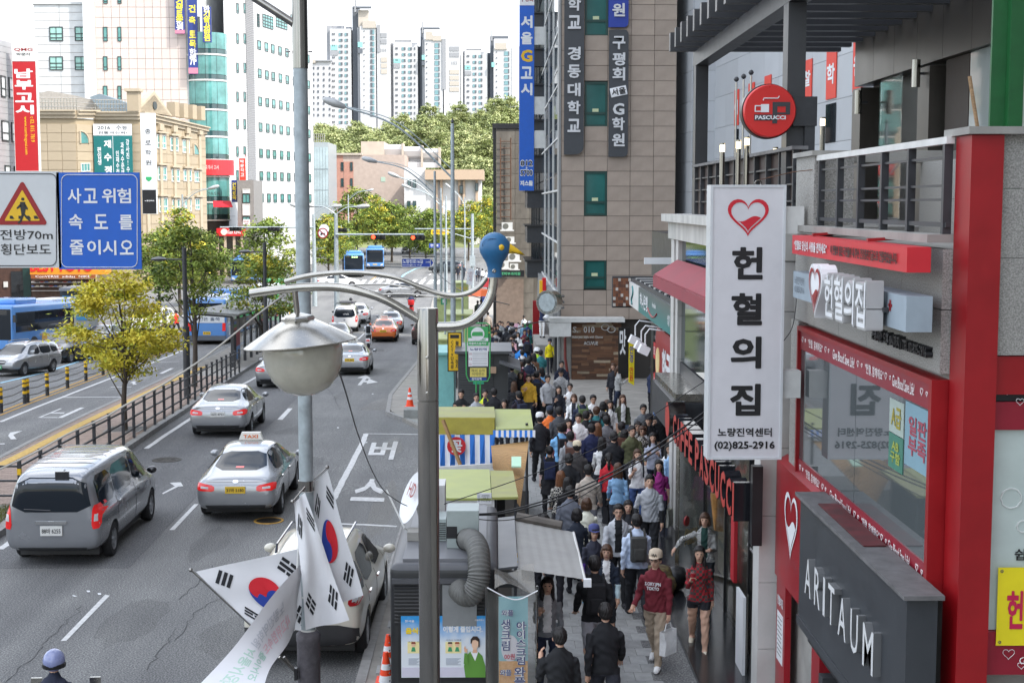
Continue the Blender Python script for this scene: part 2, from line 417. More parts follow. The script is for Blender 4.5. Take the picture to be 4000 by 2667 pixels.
b=MB();b.bil('스',[G(1366,1956),G(1500,1960),G(1512,1871),G(1398,1871)],.007,bold=.03);tag(b.build('road_lettering',PAINT),kind='structure')
b=MB();b.bil('버스전용',[G(1455,1096),G(1552,1096),G(1555,1086),G(1462,1086)],.008,bold=.03);tag(b.build('road_lettering',PAINT),kind='structure')
for q in([(0,1648),(241,1552),(491,1456),(737,1358)],):line(q,.15)
line([(0,2145),(46,2112)],.15);line([(571,1752),(660,1690),(754,1630)],.15);line([(951,1500),(1000,1474),(1060,1440)],.15)
line([(0,1609),(250,1514),(450,1438),(696,1349)],.12,PAINTY);line([(0,1622),(250,1525),(446,1451),(690,1358)],.10,PAINTY)
line([(0,1496),(178,1454),(446,1362),(560,1326),(650,1299)],.18,PAINTB)
line([(235,1552),(511,1550)],.2);line([(432,1512),(513,1512)],.2);line([(500,1424),(585,1415)],.15);line([(620,1415),(700,1412)],.15)
def A5(P):return[(x/2.24,1300+y/2.24)for x,y in P]
def A7(P):return[(900+x/2.24,1300+y/2.24)for x,y in P]
def A4(P):return[(900+x/2.24,650+y/2.24)for x,y in P]
for q in([(330,742),(350,742),(545,662),(525,662)],[(500,744),(545,744),(740,655),(700,655)],[(350,744),(500,744),(505,738),(360,738)],[(440,705),(560,705),(565,697),(452,697)],[(1262,357),(1275,357),(1380,313),(1370,313)],[(1390,357),(1425,357),(1522,310),(1490,310)],[(70,900),(95,932),(145,930),(115,893),(195,858),(150,862),(90,872)],[(1135,437),(1165,425),(1195,424),(1180,437),(1197,452),(1165,454),(1158,440)],[(0,968),(40,967),(40,974),(0,976)],[(1420,1402),(1530,1342),(1485,1312),(1580,1307),(1603,1341),(1560,1345),(1425,1412)]):
 mark(A5(q))
for q in([(1108,395),(1185,365),(1230,402)],[(1112,457),(1143,458),(1192,400),(1160,398)],[(1190,447),(1290,432),(1212,402)]):mark(A7(q),h=.007)
mark(A7([(1150,432),(1205,434),(1208,421),(1164,419)]),h=.011)
for i in range(15):x=1236+i*33;mark([(x,1110),(x+17,1110),(x+33,1092),(x+17,1092)])
for i in range(9):x=640+i*34;mark([(x,1238-i),(x+15,1238-i),(x+38,1219-i),(x+23,1219-i)])
line(A4([(1228,997),(1255,975),(1285,960)]),.15,PAINTY);line(A4([(1460,1000),(1530,940),(1620,895),(1710,878)]),.3,PAINTB)
for q in([(1738,952),(1756,940)],[(1690,985),(1715,970)],[(1755,1025),(1800,1012)],[(1130,1060),(1320,1062)],[(1240,1100),(1310,1080)]):line(A4(q),.18)
line(A4([(1290,1010),(1460,1040)]),.2)
def manhole(x,y,r,ring,label):
 p=G(x,y);t=thing('manhole_cover',label,'manhole',p)
 MB().lathe([(0,.012),(r*.84,.012)],n=28,closed=False).build('lid',M('cast_iron',(.05,.045,.04),.6,.6,var=.4,scale=22),t)
 MB().lathe([(r*.84,.011),(r*.85,.016),(r,.016),(r,0)],n=28,closed=False).build('ring',ring,t)
 for k in range(8):
  a=k*math.pi/4;MB().cbox((math.cos(a)*r*.5,math.sin(a)*r*.5,.014),(r*.3,r*.1,.006),M4=Matrix.Rotation(a,4,'Z')).build('rib',M('cast_iron'),t)
manhole(1050,2034,.33,PAINTY,'round manhole cover with orange painted ring behind the silver taxi')
manhole(651,1797,.40,M('cast_iron'),'plain dark round manhole cover in front of the silver van')
manhole(1487,1370,.32,KERBM,'pale worn manhole cover beside the orange taxi')
for k,(x,y)in enumerate([(1255+200,1540),(1360-40,1672),(290,2330),(345,2312),(388,2322),(470,1990),(1430,1730)]):
 p=G(x,y);a=rnd.uniform(0,3)
 o=MB().add([(-.04,-.03,.012),(.04,-.03,.02),(.03,.03,.03),(-.03,.02,.012)],[(0,1,2,3)]).build('litter',WHITE);o.location=p;o.rotation_euler=(0,0,a)
 tag(o,'scrap of white litter lying on the asphalt','litter','scraps of litter on the road')
CRK=M('asphalt_crack',(.055,.055,.057),.9,var=.3,scale=6);STN=M('asphalt_stain',(.03,.028,.026),.8,var=.4,scale=3,alpha=.11);STL=M('asphalt_dust',(.34,.32,.28),.9,var=.3,scale=3,alpha=.18)
def crack(pts):
 P=[G(x,y)for x,y in pts];Q=[]
 for a,c in zip(P,P[1:]):n_=max(4,int((c-a).length/.16));Q+=[a.lerp(c,i/n_)+Vector((rnd.gauss(0,.03),rnd.gauss(0,.03),0))for i in range(n_)]
 L2=[Vector((p.x-w_,p.y,gz(p.y)+.005))for p,w_ in((p,rnd.uniform(.003,.011))for p in Q)];R2=[Vector((2*p.x-l.x,p.y,l.z))for p,l in zip(Q,L2)];b=MB();b.add(L2+R2,[(i,i+len(Q),i+len(Q)+1,i+1)for i in range(len(Q)-1)]);tag(b.build('road_crack',CRK),kind='structure')
for q in([(20,2667),(150,2540),(330,2360)],[(690,2500),(770,2380),(880,2330),(905,2260)],[(560,2620),(640,2530),(700,2440)],[(700,2340),(760,2290),(815,2240),(830,2200)],[(1000,1620),(1180,1618),(1300,1624)],[(900,1725),(1080,1728),(1200,1720)],[(640,1880),(720,1876),(800,1860)],[(1180,2080),(1290,2200),(1330,2290)],[(1240,1480),(1300,1540),(1330,1600)],[(330,1585),(420,1560)],[(60,1720),(150,1690),(260,1660)]):crack(q)
def blot(x,y,rx,ry,mt,h):
 c=G(x,y);k=MB();n=18;k.add([c+Vector((0,0,h))]+[Vector((c.x+rx*(.75+.4*rnd.random())*math.cos(i*6.283/n),c.y+ry*(.75+.4*rnd.random())*math.sin(i*6.283/n),gz(c.y)+h))for i in range(n)],[(0,i+1,(i+1)%n+1)for i in range(n)]);tag(k.build('road_stain',mt),kind='structure')
for x,y,a_,b_ in((520,2420,.5,1.6),(880,2480,.4,1.2),(1010,2300,.5,1.8),(820,2120,.4,1.5),(1180,1830,.5,2.4),(940,1800,.4,2.0),(1330,1560,.4,2.6),(1150,1690,.6,1.4),(330,1690,.5,2.6),(520,1590,.45,3.0),(160,1800,.5,2.0)):blot(x,y,a_,b_,STN,.004+rnd.random()*.0008)
for x,y,a_,b_ in((1480,2300,.35,3.2),(1500,1980,.3,3.0),(1520,1760,.4,2.5),(1490,2540,.3,1.2),(1470,1600,.5,3.0)):blot(x,y,a_,b_,STL,.0052+rnd.random()*.0006)
NY=Vector((0,-1,0))
def sgn(name,label,x0,x1,y0,y1,Y,th,mt,cat='sign',parent=None,group=None,edge=None):
 """a box sign facing the camera, given by its pixel rectangle and its distance"""
 a,c=at(x0,y1,Y),at(x1,y0,Y);cx=(a.x+c.x)/2
 t=thing(name,label,cat,(cx,Y,a.z),0,group);W,Hh=c.x-a.x,c.z-a.z
 MB().box((-W/2,0,0),(W/2,th,Hh)).build('panel',mt,t)
 if edge:
  e=MB();q=.03
  e.box((-W/2-q,-.012,-q),(-W/2,th+.01,Hh+q));e.box((W/2,-.012,-q),(W/2+q,th+.01,Hh+q));e.box((-W/2,-.012,Hh),(W/2,th+.01,Hh+q));e.box((-W/2,-.012,-q),(W/2,th+.01,0))
  e.build('frame',edge,t)
 t['_w']=W;t['_h']=Hh
 return t,W,Hh
def ltr(t,body,x,z,w_,h_,mt,bold=.02,depth=.006,y=0,solid=False,name='lettering',**k):
 return MB().text(body,(x,y,z),UX,UZ,w_,h_,depth,bold=bold,solid=solid,**k).build(name,mt,t)
def ltx(t,body,Yc,z,w_,h_,mt,X,bold=.02,depth=.006,solid=False,name='lettering',**k):
 return MB().text(body,(X,Yc,z),NY,UZ,w_,h_,depth,bold=bold,solid=solid,**k).build(name,mt,t,world=True)
def heart_obj(t,c,u,v,w_,h_,mt,mt2,name='heart_logo',fill=.55,th=.16):
 c,u,v=Vector(c),Vector(u),Vector(v);n=u.cross(v);H_=heart(40)
 P=[c+u*(x*w_)+v*(y*h_)for x,y in H_];Q=[c+u*(x*w_*(1-th))+v*((y+.0)*h_*(1-th))for x,y in H_]
 b=MB();k=len(P);b.add([p+n*.006 for p in P]+[q+n*.006 for q in Q],[(i,(i+1)%k,(i+1)%k+k,i+k)for i in range(k)])
 lv=lambda x:(-.02+.07*math.sin(x*7))
 Z=[(x*(1-th*1.6),min(y*(1-th*1.6),lv(x)+(fill-.55)))for x,y in H_]
 b.add([c+u*(x*w_)+v*(y*h_)+n*.007 for x,y in Z],[tuple(range(k))])
 o=b.build(name,mt,t,world=True);return o
RED2=M('red_panel',(.30,.006,.014),.3,var=.15,scale=2.5)
REDB=M('red_band_film',(.27,.010,.026),.35,var=.08)
BX=3.8
bl=thing('granite_building','grey granite building with red corner column and red framed upper window','building',(8,14.8,0))
b=MB();b.box((3.9,12.0,.1),(16,18.3,6.5));b.box((11,12.3,6.6),(30,37,48));b.build('core',CONC,bl,world=True)  # second box is an unseen upper mass added to shade the street
def gp(x0,x1,y0,y1,z0,z1):MB().box((x0,y0,z0),(x1,y1,z1)).build('stone_panel',GRAN,bl,world=True)
zt=[5.55,6.1,6.62]
ys_=[12.0,13.2,14.4,15.6,16.8,17.9]
for i in range(5):
 for j in range(2):gp(3.80,3.9,ys_[i]+.004,ys_[i+1]-.004,zt[j]+.004,zt[j+1]-.004)
for z0,z1 in((3.6,4.6),(4.6,5.55)):gp(3.78,3.9,17.55,17.98,z0+.004,z1-.004)
MB().box((3.66,12.0,6.67),(3.95,18.0,6.74)).build('ledge',CONC,bl,world=True)
for x0,x1 in((4.16,5.3),(5.305,6.6)):
 for z0,z1 in((5.75,6.55),(6.555,7.12),(7.125,7.56)):gp(x0,x1,11.66,12.0,z0,z1)
MB().box((3.84,11.55,7.56),(7,12.2,7.62)).build('coping',CONC,bl,world=True)
MB().box((3.88,11.6,.12),(4.145,11.99,7.555)).build('red_column',REDP,bl,world=True)
MB().box((4.15,11.68,5.42),(6.6,12.0,5.74)).build('red_band',REDP,bl,world=True)
MB().box((4.15,11.72,5.36),(6.6,12.0,5.415)).build('shadow_gap',BLACK,bl,world=True)
MB().box((4.15,11.70,5.12),(6.6,12.0,5.355)).build('red_band',REDB,bl,world=True)
MB().box((4.15,11.74,3.4),(6.6,12.0,5.115)).build('window_film',M('pale_green_film',(.52,.60,.57),.15,var=.06),bl,world=True)
MB().box((4.15,11.70,3.02),(6.6,12.0,3.395)).build('red_band',REDB,bl,world=True)
WF=flat('F2EEEE')
for(x,y,s)in((3935,1520,.10),(3985,1570,.06),(3940,2555,.09),(3990,2600,.06)):
 c=at(x,y,11.69);H_=[Vector((c.x+a*s*1.2,c.y,c.z+q*s))for a,q in heart(18)];MB().tube(H_+[H_[0]],.0022,5).build('printed_heart',WF,bl,world=True)
t_=at(3990,2578,11.69);MB().text('Give Blood Save Life!',t_+UX*.38,UX,UZ,.8,.06,.003).build('lettering',WF,bl,world=True)
t_=at(3985,2165,11.73);MB().text('쉽고 빠른',t_+UX*.18,UX,UZ,.46,.10,.004,bold=.02).build('lettering',BLACK,bl,world=True)
for(a_,r_)in(((3950,1945),.085),((3996,2055),.05)):
 c=at(*a_,11.735);MB().tube([c+Vector((r_*(1+.06*math.sin(9*k))*math.cos(k/20*2*math.pi),0,r_*math.sin(k/20*2*math.pi)))for k in range(21)],.008,5).build('printed_badge',M('frosted_print',(.66,.70,.68),.4,var=0),bl,world=True)
yb,W_,Hh=sgn('yellow_banner','yellow vinyl banner with red writing tied to the pale window',3890,4120,2215,2520,11.68,.006,flat('E8D71A'),'banner')
ltr(yb,'헌혈',W_*.02-.02,Hh*.46,.62*W_,.50*Hh,flat('C01A4A'),bold=.03)
for x in(-W_/2+.03,W_/2-.03):
 for z in(.03,Hh-.03):MB().lathe([(.007,0),(.013,0),(.013,.004),(.007,.004)],(x,-.002,z),10,ax=(0,-1,0),closed=False).build('eyelet',STEEL,yb)
wx=3.74
wi=thing('framed_window','red framed show window of the blood donation centre with white printed hearts','window',(wx,14.8,3.4))
def yx(x,X=wx):return atx(x,1300,X).y
b=MB()
Yn,Yf=12.02,17.45;z0,z1,z2,z3=3.62,3.86,5.22,5.5
b.box((wx,Yn,z0),(3.9,Yf,z0+.05));b.box((wx,Yn,z3-.05),(3.9,Yf,z3));b.box((wx,Yf-.06,z0+.05),(3.9,Yf,z3-.05));b.box((wx,Yn,z0+.05),(3.9,Yn+.08,z3-.05))
b.build('frame',REDP,wi,world=True)
MB().box((wx+.03,Yn+.08,z0+.05),(3.9,Yf-.06,z1)).build('red_band',REDB,wi,world=True)
MB().box((wx+.03,Yn+.08,z2),(3.9,Yf-.06,z3-.05)).build('red_band',REDB,wi,world=True)
ym=yx(3490)
GL2=M('reflective_shop_glass',(.10,.115,.12),.03,var=0,spec=.9)
for a,c in((Yn+.08,14.7),(14.715,Yf-.06)):MB().box((wx+.045,a,z1),(wx+.055,c,z2)).build('pane',GL2,wi,world=True)
for zc,q in((z1-.10,0),(z2+.12,1)):
 for k,(body,Yc,wd)in enumerate((('"헌혈, 함께해요"',16.55,.75),('Give Blood Save Life!',15.2,.95),('"헌혈, 함께해요"',13.95,.68),('Give Blood Save Life!',12.95,.7))):
  ltx(wi,body,Yc,zc,wd,.11,WF,wx+.029,bold=.008)
 for Yc in(17.15,15.95,14.5,13.45,12.3):
  for s,dy in((.07,.08),(.045,-.07)):
   H_=[Vector((wx+.024,Yc+dy-a*s*1.2,zc+v_*s+.01))for a,v_ in heart(16)];MB().tube(H_+[H_[0]],.003,5).build('printed_heart',WF,wi,world=True)
def wposter(y0,y1,z0_,z1_,col,body,tc,nm):
 o=MB().box((wx+.038,y0,z0_),(wx+.043,y1,z1_)).build('poster',flat(col),wi,world=True)
 MB().text(body,(wx+.037,(y0+y1)/2,(z0_+z1_)/2),NY,UZ,(y1-y0)*.7,(z1_-z0_)*.62,.002,bold=.03).build('lettering',flat(tc),o,world=True)
wposter(12.95,13.42,4.84,5.16,'A4B2AA','A급','9C9030',0);wposter(12.95,13.42,4.5,4.83,'3F7A68','AB\n구함','A0AC4C',1);wposter(12.12,12.9,4.62,5.2,'7C9EAC','일판\n부족','A04858',2)  # poster colours darkened to stand for dimming behind reflective glass
rb=thing('red_light_box','long red box sign with white and black lettering under the terrace ledge','sign',(3.5,15,5.95))
c0,c1=atx(3100,948,3.42),atx(3560,1012,3.42)
MB().box((3.42,11.75,6.43),(3.62,16.3,6.64)).build('box',flat('C8232F',.4),rb,world=True)
ltx(rb,'“헌혈로 당신의 사랑을 전하세요”',15.35,6.535,1.6,.11,WHITE,3.415,bold=.03)
ltx(rb,'이 헌혈의 집은 국민들이 내 주신 건강증진기금으로 건립되었습니다.',13.2,6.535,2.4,.10,BLACK,3.415,bold=.03)
for Y in(13.3,15.6):MB().obox((3.5,Y,6.643),(.3,0,.02),(0,.06,0),(0,0,.03)).build('bracket',REDP,rb,world=True)
gs=thing('pale_blue_box_sign','pale blue-grey box sign with small red cross on the granite wall','sign',(3.5,15,5.2))
PB=M('pale_blue_grey',(.30,.36,.41),.5,var=.1)
MB().box((3.44,11.8,5.93),(3.66,16.3,6.23)).build('box',PB,gs,world=True)
ltx(gs,'대한적십자사',12.55,6.06,.38,.11,flat('5A5F66'),3.437,bold=.02);
MB().box((3.43,12.22,6.11),(3.437,12.31,6.135)).box((3.43,12.25,6.075),(3.4365,12.28,6.17)).build('red_cross',REDP,gs,world=True)
ltx(gs,'노량진역센터\n(02)825-2916',15.95,6.08,.5,.2,flat('5A5F66'),3.437,bold=.0)
for Y in(13.4,15.9):MB().bar((3.66,Y,6.1),(3.82,Y,6.1),.05).build('bracket',DARKST,gs,world=True)
rl=thing('raised_letter_sign','white raised heart and letters standing out from the pale box sign','sign',(3.3,15,5.2))
H_=heart(36);MB().slab([(3.24,14.3-a*.62,6.12+q*.56)for a,q in H_],(.16,0,0)).build('heart_body',WHITE,rl,world=True)
heart_obj(rl,(3.236,14.3,6.12),NY,UZ,.53,.48,REDP,REDP)
for k,ch in enumerate('헌혈의집'):[ltx(rl,ch,13.74-k*.40,6.11,.38,.44,M('letter_side',(.42,.42,.42),.4,var=.04),3.40,bold=.05,depth=.15,solid=True,name='letter_body'),ltx(rl,ch,13.74-k*.40,6.11,.35,.40,WHITE,3.245,bold=.012,depth=.003,name='letter_face')]
MB().bar((3.41,14.2,6.08),(3.41,12.3,6.08),.04).build('rail',DARKST,rl,world=True)
bt=thing('raised_black_letters','small black raised letters giving hours on the granite wall','sign',(3.78,13.5,5.56))
ltx(bt,'운영시간: 오후 8시까지 / TEL 02-825-2916',13.1,5.72,1.8,.12,BLACK,3.8,bold=.03,depth=.06,solid=True)
for i,(y0,y1)in enumerate(((12.1,13.9),(13.905,15.7),(15.705,17.4))):
 for z0_,z1_ in((6.5,7.05),(7.055,7.5)):gp(5.2,5.4,y0,y1,z0_,z1_)
gp(3.78,4.25,16.85,17.85,6.745,7.56);MB().box((3.74,16.8,7.562),(4.3,17.9,7.62)).build('coping',CONC,bl,world=True)
MB().box((4.3,17.3,7.5),(9,17.7,7.64)).build('coping',CONC,bl,world=True)
MB().box((3.95,12.2,6.5),(5.2,17.3,6.60)).build('terrace_floor',CONC,bl,world=True)
ra=thing('terrace_railing','black steel terrace railing with pale top rail above the red box sign','railing',(3.83,14.3,6.745))
Yr=[16.75,15.85,14.95,14.05,13.15,12.1]
MB().box((3.80,12.0,7.50),(3.87,16.85,7.56)).build('top_rail',OFFW,ra,world=True)
MB().box((3.815,12.0,6.80),(3.855,16.85,6.84)).build('bottom_rail',DARKST,ra,world=True)
for Y in Yr:MB().box((3.80,Y-.06,6.742),(3.872,Y,7.498)).build('post',DARKST,ra,world=True)
for z in(7.02,7.14,7.38):
 for a,c in zip(Yr,Yr[1:]):MB().box((3.825,c+.002,z),(3.848,a-.062,z+.022)).build('rail',DARKST,ra,world=True)
ar=thing('grey_fascia_sign','dark grey shop fascia with big white raised capital letters','sign',(3.5,13.7,2.1))
FG=M('grey_fascia_panel',(.040,.045,.052),.4,var=.12,scale=2)
o=MB().box((3.46,11.62,2.35),(3.72,15.78,3.72)).build('box',FG,ar,world=True)
MB().box((3.40,11.5,3.722),(3.74,15.8,3.76)).build('cap',M('weathered_zinc',(.15,.147,.15),.6,.3,var=.3,scale=6),ar,world=True)
MB().box((3.5,13.2,3.765),(3.72,15.1,3.775)).build('torn_red_sheet',M('dark_red_sheet',(.09,.012,.015),.5,var=.5,scale=5),ar,world=True)
MB().box((3.44,11.62,2.25),(3.76,15.8,2.345)).build('lip',FG,ar,world=True)
ww=[.34,.3,.1,.3,.36,.32,.42];Yc=15.2
for ch,q in zip('ARITAUM',ww):
 Yc-=q/2*1.1;ltx(ar,ch,Yc,2.98,q*.86,.40,M('letter_steel',(.16,.165,.17),.35,.3,var=.03),3.46,bold=.004,depth=.07,solid=True,name='letter_body');ltx(ar,ch,Yc,2.98,q*.86,.40,M('letter_white',(.66,.67,.68),.35,var=.03),3.388,bold=.004,depth=.002,name='letter_face');Yc-=q/2*1.1+.09
rp=thing('red_side_panel','red wall panel with large white outlined heart beside the grey fascia','sign',(3.7,17.3,2))
MB().box((3.70,16.12,2.15),(3.78,18.35,3.64)).build('panel',RED2,rp,world=True)
MB().obox((3.70,16.12,3.642),(.14,0,.08),(0,2.23,0),(0,0,.02)).build('sloping_top',RED2,rp,world=True)
heart_obj(rp,(3.698,17.38,2.98),NY,UZ,.82,.86,WHITE,WHITE,th=.14,fill=.62)
MB().box((3.72,17.75,.2),(3.8,18.3,2.147)).build('lower_panel',RED2,rp,world=True)
ltx(rp,'헌혈의집',18.02,1.86,.34,.13,WHITE,3.718,bold=.03);MB().box((3.715,17.85,1.05),(3.7195,18.22,1.7)).build('notice',WHITE,rp,world=True)
for k in range(9):MB().box((3.712,17.9+.02*(k%3),1.62-k*.06),(3.7145,18.18,1.635-k*.06)).build('printed_line',flat('8A8A8A'),rp,world=True)
se=thing('shop_entrance','dark open shop entrance with red jamb under the grey fascia','shop front',(3.8,13.8,0))
MB().box((3.74,15.9,.2),(3.9,16.3,2.24)).build('red_jamb',RED2,se,world=True)
MB().box((3.88,12.0,.2),(3.9,15.9,2.24)).build('dark_glass',GLASSD,se,world=True)
MB().box((3.6,12.0,2.0),(3.64,15.9,2.245)).build('soffit',BLACK,se,world=True)
MB().cbox((3.62,14.9,1.85),(.2,.18,.16)).build('ceiling_speaker',DARKST,se,world=True)
ws,W_,Hh=sgn('projecting_sign','tall white projecting sign with red heart logo and big black letters',2772,3062,732,1785,17.1,.30,M('sign_white',(.64,.635,.66),.35,var=.04),edge=M('sign_frame',(.60,.62,.64),.3,var=.04))
heart_obj(ws,root_matrix(ws)@Vector((0,0,Hh*.888)),UX,UZ,W_*.62,W_*.55,flat('C81E30'),None,th=.17)
KB=M('letter_black',(.008,.008,.010),.4,var=0)
for k,(ch,zc)in enumerate(zip('헌혈의집',(.722,.553,.392,.216))):ltr(ws,ch,0,Hh*zc,W_*.44,W_*.46,KB,bold=.036)
ltr(ws,'노량진역센터',.0,Hh*.094,W_*.78,W_*.125,KB,bold=.025);ltr(ws,'(02)825-2916',0,Hh*.042,W_*.87,W_*.14,KB,bold=.03)
for z in(.83,.22):MB().box((W_/2+.034,.05,Hh*z),(W_/2+.26,.25,Hh*z+.33)).build('bracket',OFFW,ws)
MB().lathe([(.03,-.01),(.045,-.01),(.045,.01),(.03,.01),(.03,-.01)],(W_*.17,.15,Hh+.05),14,ax=(0,-1,0),closed=False).build('eye_bolt',STEEL,ws)
p0=root_matrix(ws)@Vector((W_*.17,.15,Hh+.09));cab=MB();cab.tube([p0,p0+Vector((.45,.1,.1)),Vector((3.8,16.9,7.4))],.006,5)
o=cab.build('stay_cable',M('rusty_steel',(.12,.06,.035),.8,var=.4,scale=20),ws,world=True)
cf=thing('cafe_building','two-storey cafe building with white stone pillars and tall glass front','building',(6,24,0))
STO=M('white_stone',(.52,.51,.49),.6,var=.1,scale=2)
STOD=M('stained_white_stone',(.50,.49,.46),.7,var=.2,scale=3,stretch=(1,1,.3))
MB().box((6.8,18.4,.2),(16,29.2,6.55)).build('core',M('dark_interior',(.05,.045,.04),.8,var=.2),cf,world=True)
for Y0,w_ in((18.42,.42),(29.2,.34),(29.85,.5)):
 z=.2
 while z<6.2:
  h=min(.9,6.25-z);MB().box((3.5 if Y0<20 else 3.78,Y0,z+.004),(4.1,Y0+w_,z+h-.004)).build('stone_block',STO,cf,world=True);z+=.9
MB().box((3.74,18.4,6.26),(4.2,30.6,6.62)).build('lintel',STOD,cf,world=True)
MB().box((3.6,18.4,6.625),(4.4,30.7,6.78)).build('cornice',STOD,cf,world=True)
MB().box((4.4,18.4,6.5),(9,30.7,6.70)).build('terrace_floor',CONC,cf,world=True)
MB().box((3.9,30.4,.2),(9,30.7,6.5)).build('end_wall',STO,cf,world=True)
MB().box((3.84,18.9,3.3),(4.0,29.2,3.75)).build('slab_edge',DARKST,cf,world=True)
for a,c in((18.86,21.0),(21.06,23.2),(23.26,25.6),(25.66,29.16)):
 MB().box((3.86,a,.2),(3.875,c,3.28)).build('glass_pane',GLASSC,cf,world=True)
 MB().box((3.86,a,3.78),(3.875,c,6.24)).build('glass_pane',GLASST,cf,world=True)
for Y in(18.85,21.03,23.23,25.63):MB().box((3.83,Y-.028,.2),(3.90,Y+.028,3.28)).build('mullion',BLACK,cf,world=True);MB().box((3.83,Y-.028,3.78),(3.90,Y+.028,6.24)).build('mullion',BLACK,cf,world=True)
INT=M('beige_interior_panel',(.42,.38,.30),.6,var=.08)
MB().box((4.9,19.2,.2),(5.0,28,3.2)).build('interior_wall',INT,cf,world=True)
MB().box((3.95,18.6,.18),(6.8,29,.21)).build('interior_floor',M('brown_floor',(.10,.07,.05),.4,var=.2),cf,world=True)
for k in range(14):MB().lathe([(.05,0),(.065,.17),(0,.17)],(4.35+.12*(k%2),19.3+k*.27,1.0),10).build('paper_cup',flat(['C8302C','E8E4DC','78B0AC','D8A0B0'][k%4]),cf,world=True)
MB().box((4.2,19.1,.2),(4.75,23.2,.99)).build('display_counter',M('counter',(.12,.10,.085),.4,var=.2),cf,world=True)
po=MB().box((4.0,24.1,.5),(4.03,24.9,2.9)).build('drink_poster',flat('C9C0A6'),cf,world=True)
MB().lathe([(.13,0),(.20,.62),(.2,.66),(0,.66)],(3.985,24.5,1.3),14).build('printed_glass',M('coffee_print',(.35,.17,.05),.4,var=.5,scale=3,stretch=(1,1,2)),po,world=True)
MB().text('Shakerato',(3.99,24.5,1.05),UY,UZ,.62,.16,.004,shear=.3).build('lettering',flat('6F8F93'),po,world=True)
MB().box((3.80,22.1,1.0),(3.856,22.4,2.6)).build('red_poster',flat('B8232E'),cf,world=True)
for k,(z0_,z1_,c_)in enumerate(((1.55,2.1,'3E7FBF'),(1.0,1.5,'D8D8D8'))):MB().box((3.846,22.15,z0_),(3.858,22.38,z1_)).build('sticker',flat(c_),cf,world=True)
for(Y_,body,z_)in((20.1,'Shakerato',1.5),(19.4,'Special',1.25),(21.0,'Tasty\nAutumn',1.9)):ltx(cf,body,Y_,z_,.5,.18,WF,3.858,shear=.3,bold=.0)
dr=thing('glass_door','open glass cafe door with red round handle plate held by a woman','door',(3.84,25.62,.2),R(55))
MB().box((-1.02,-.006,0),(0,.006,2.55)).build('pane',GLASSK,dr);b=MB();b.box((-1.05,-.03,0),(-1.02,.03,2.6));b.box((-1.02,-.03,2.55),(0,.03,2.6));b.box((-1.02,-.03,-.0),(0,.03,.06));b.build('frame',STEEL2,dr)
MB().lathe([(.09,0),(.09,.03),(0,.03)],(-.75,-.02,1.15),18,ax=(0,-1,0)).build('handle_plate',REDP,dr)
MB().text('Panna\nPeach',(-.55,-.022,.85),UX,UZ,.5,.3,.003,shear=.3).build('lettering',flat('B89B58'),dr)
ps=thing('cafe_letter_sign','row of big red channel letters with black sides over the cafe front','sign',(3.3,22,2.75))
CR=M('red_letter_face',(.50,.045,.035),.3,var=.04);BLK2=M('gloss_black',(.015,.016,.02),.12,var=0,spec=.8)
Yc=25.0
for k,ch in enumerate('CAFFE PASCUCCI'):
 wl=.24 if ch==' ' else(.22 if ch=='I' else.505)
 if ch!=' ':
  q=(.13 if ch=='I' else.43)
  o=ltx(ps,ch,Yc-wl/2,3.06,q,.52,BLK2,3.40,bold=.035,depth=.22,solid=True);o.name='letter_body'
  MB().text(ch,(3.177,Yc-wl/2,3.06),NY,UZ,q*.96,.505,.001,bold=.032).build('letter_face',CR,ps,world=True)
 Yc-=wl
MB().box((3.40,18.42,2.98),(3.49,25.9,3.14)).build('sign_rail',BLK2,ps,world=True)
MB().box((3.36,18.2,2.55),(3.495,18.35,3.6)).build('end_box',BLACK,ps,world=True)
MB().box((3.35,26.0,3.35),(3.84,29.4,3.5)).build('canopy',STEEL2,ps,world=True);MB().box((3.3,25.9,2.7),(3.84,29.5,3.34)).build('canopy_box',DARKST,ps,world=True)
rd=MB().lathe([(.33,0),(.33,.3),(0,.3)],(3.45,25.6,3.1),24,ax=(-1,0,0)).build('round_logo',STEEL,ps,world=True,smooth=40)
MB().lathe([(.31,0),(0,.004)],(3.147,25.6,3.1),24,ax=(-1,0,0)).build('logo_face',CR,rd,world=True)
tf=thing('terrace_fence','dark brown panelled terrace fence with black ribs above the cafe','fence',(4.1,24,6.78))
BRN=M('dark_brown_panel',(.045,.026,.022),.5,var=.25,scale=3)
n=10
for i in range(n):
 a=19.3+i*.96;MB().box((4.12,a,6.79),(4.15,a+.955,7.72)).build('panel',BRN,tf,world=True)
 MB().box((4.04,a,6.785),(4.119,a+.05,7.72)).build('rib',DARKST,tf,world=True)
for z in(7.02,7.25,7.48):MB().box((4.06,19.3,z),(4.118,28.9,z+.025)).build('rail',DARKST,tf,world=True)
MB().box((4.0,19.2,7.722),(4.22,28.95,7.77)).build('cap',M('weathered_zinc'),tf,world=True)
pg=thing('pergola','dark grey steel pergola with deep rafters over the cafe terrace','pergola',(5.5,24,6.78))
PGM=M('pergola_steel',(.045,.047,.052),.38,var=.12,scale=2)
for(Y,X)in((29.0,4.05),(20.0,4.05)):MB().box((X,Y-.17,6.705),(X+.25,Y+.17,9.75)).build('post',PGM,pg,world=True)
MB().box((4.05,18.2,9.755),(4.33,29.3,10.05)).build('beam',PGM,pg,world=True)
for i in range(13):
 Y=29.1-i*.86;MB().box((3.55,Y-.09,10.052),(7.0,Y+.09,10.42)).build('rafter',PGM,pg,world=True)
rs=thing('round_cafe_sign','round red light-up cafe sign with white cup and lettering on a dark post','sign',(0,0,0))
c=at(3005,435,19.7);rs.location=c
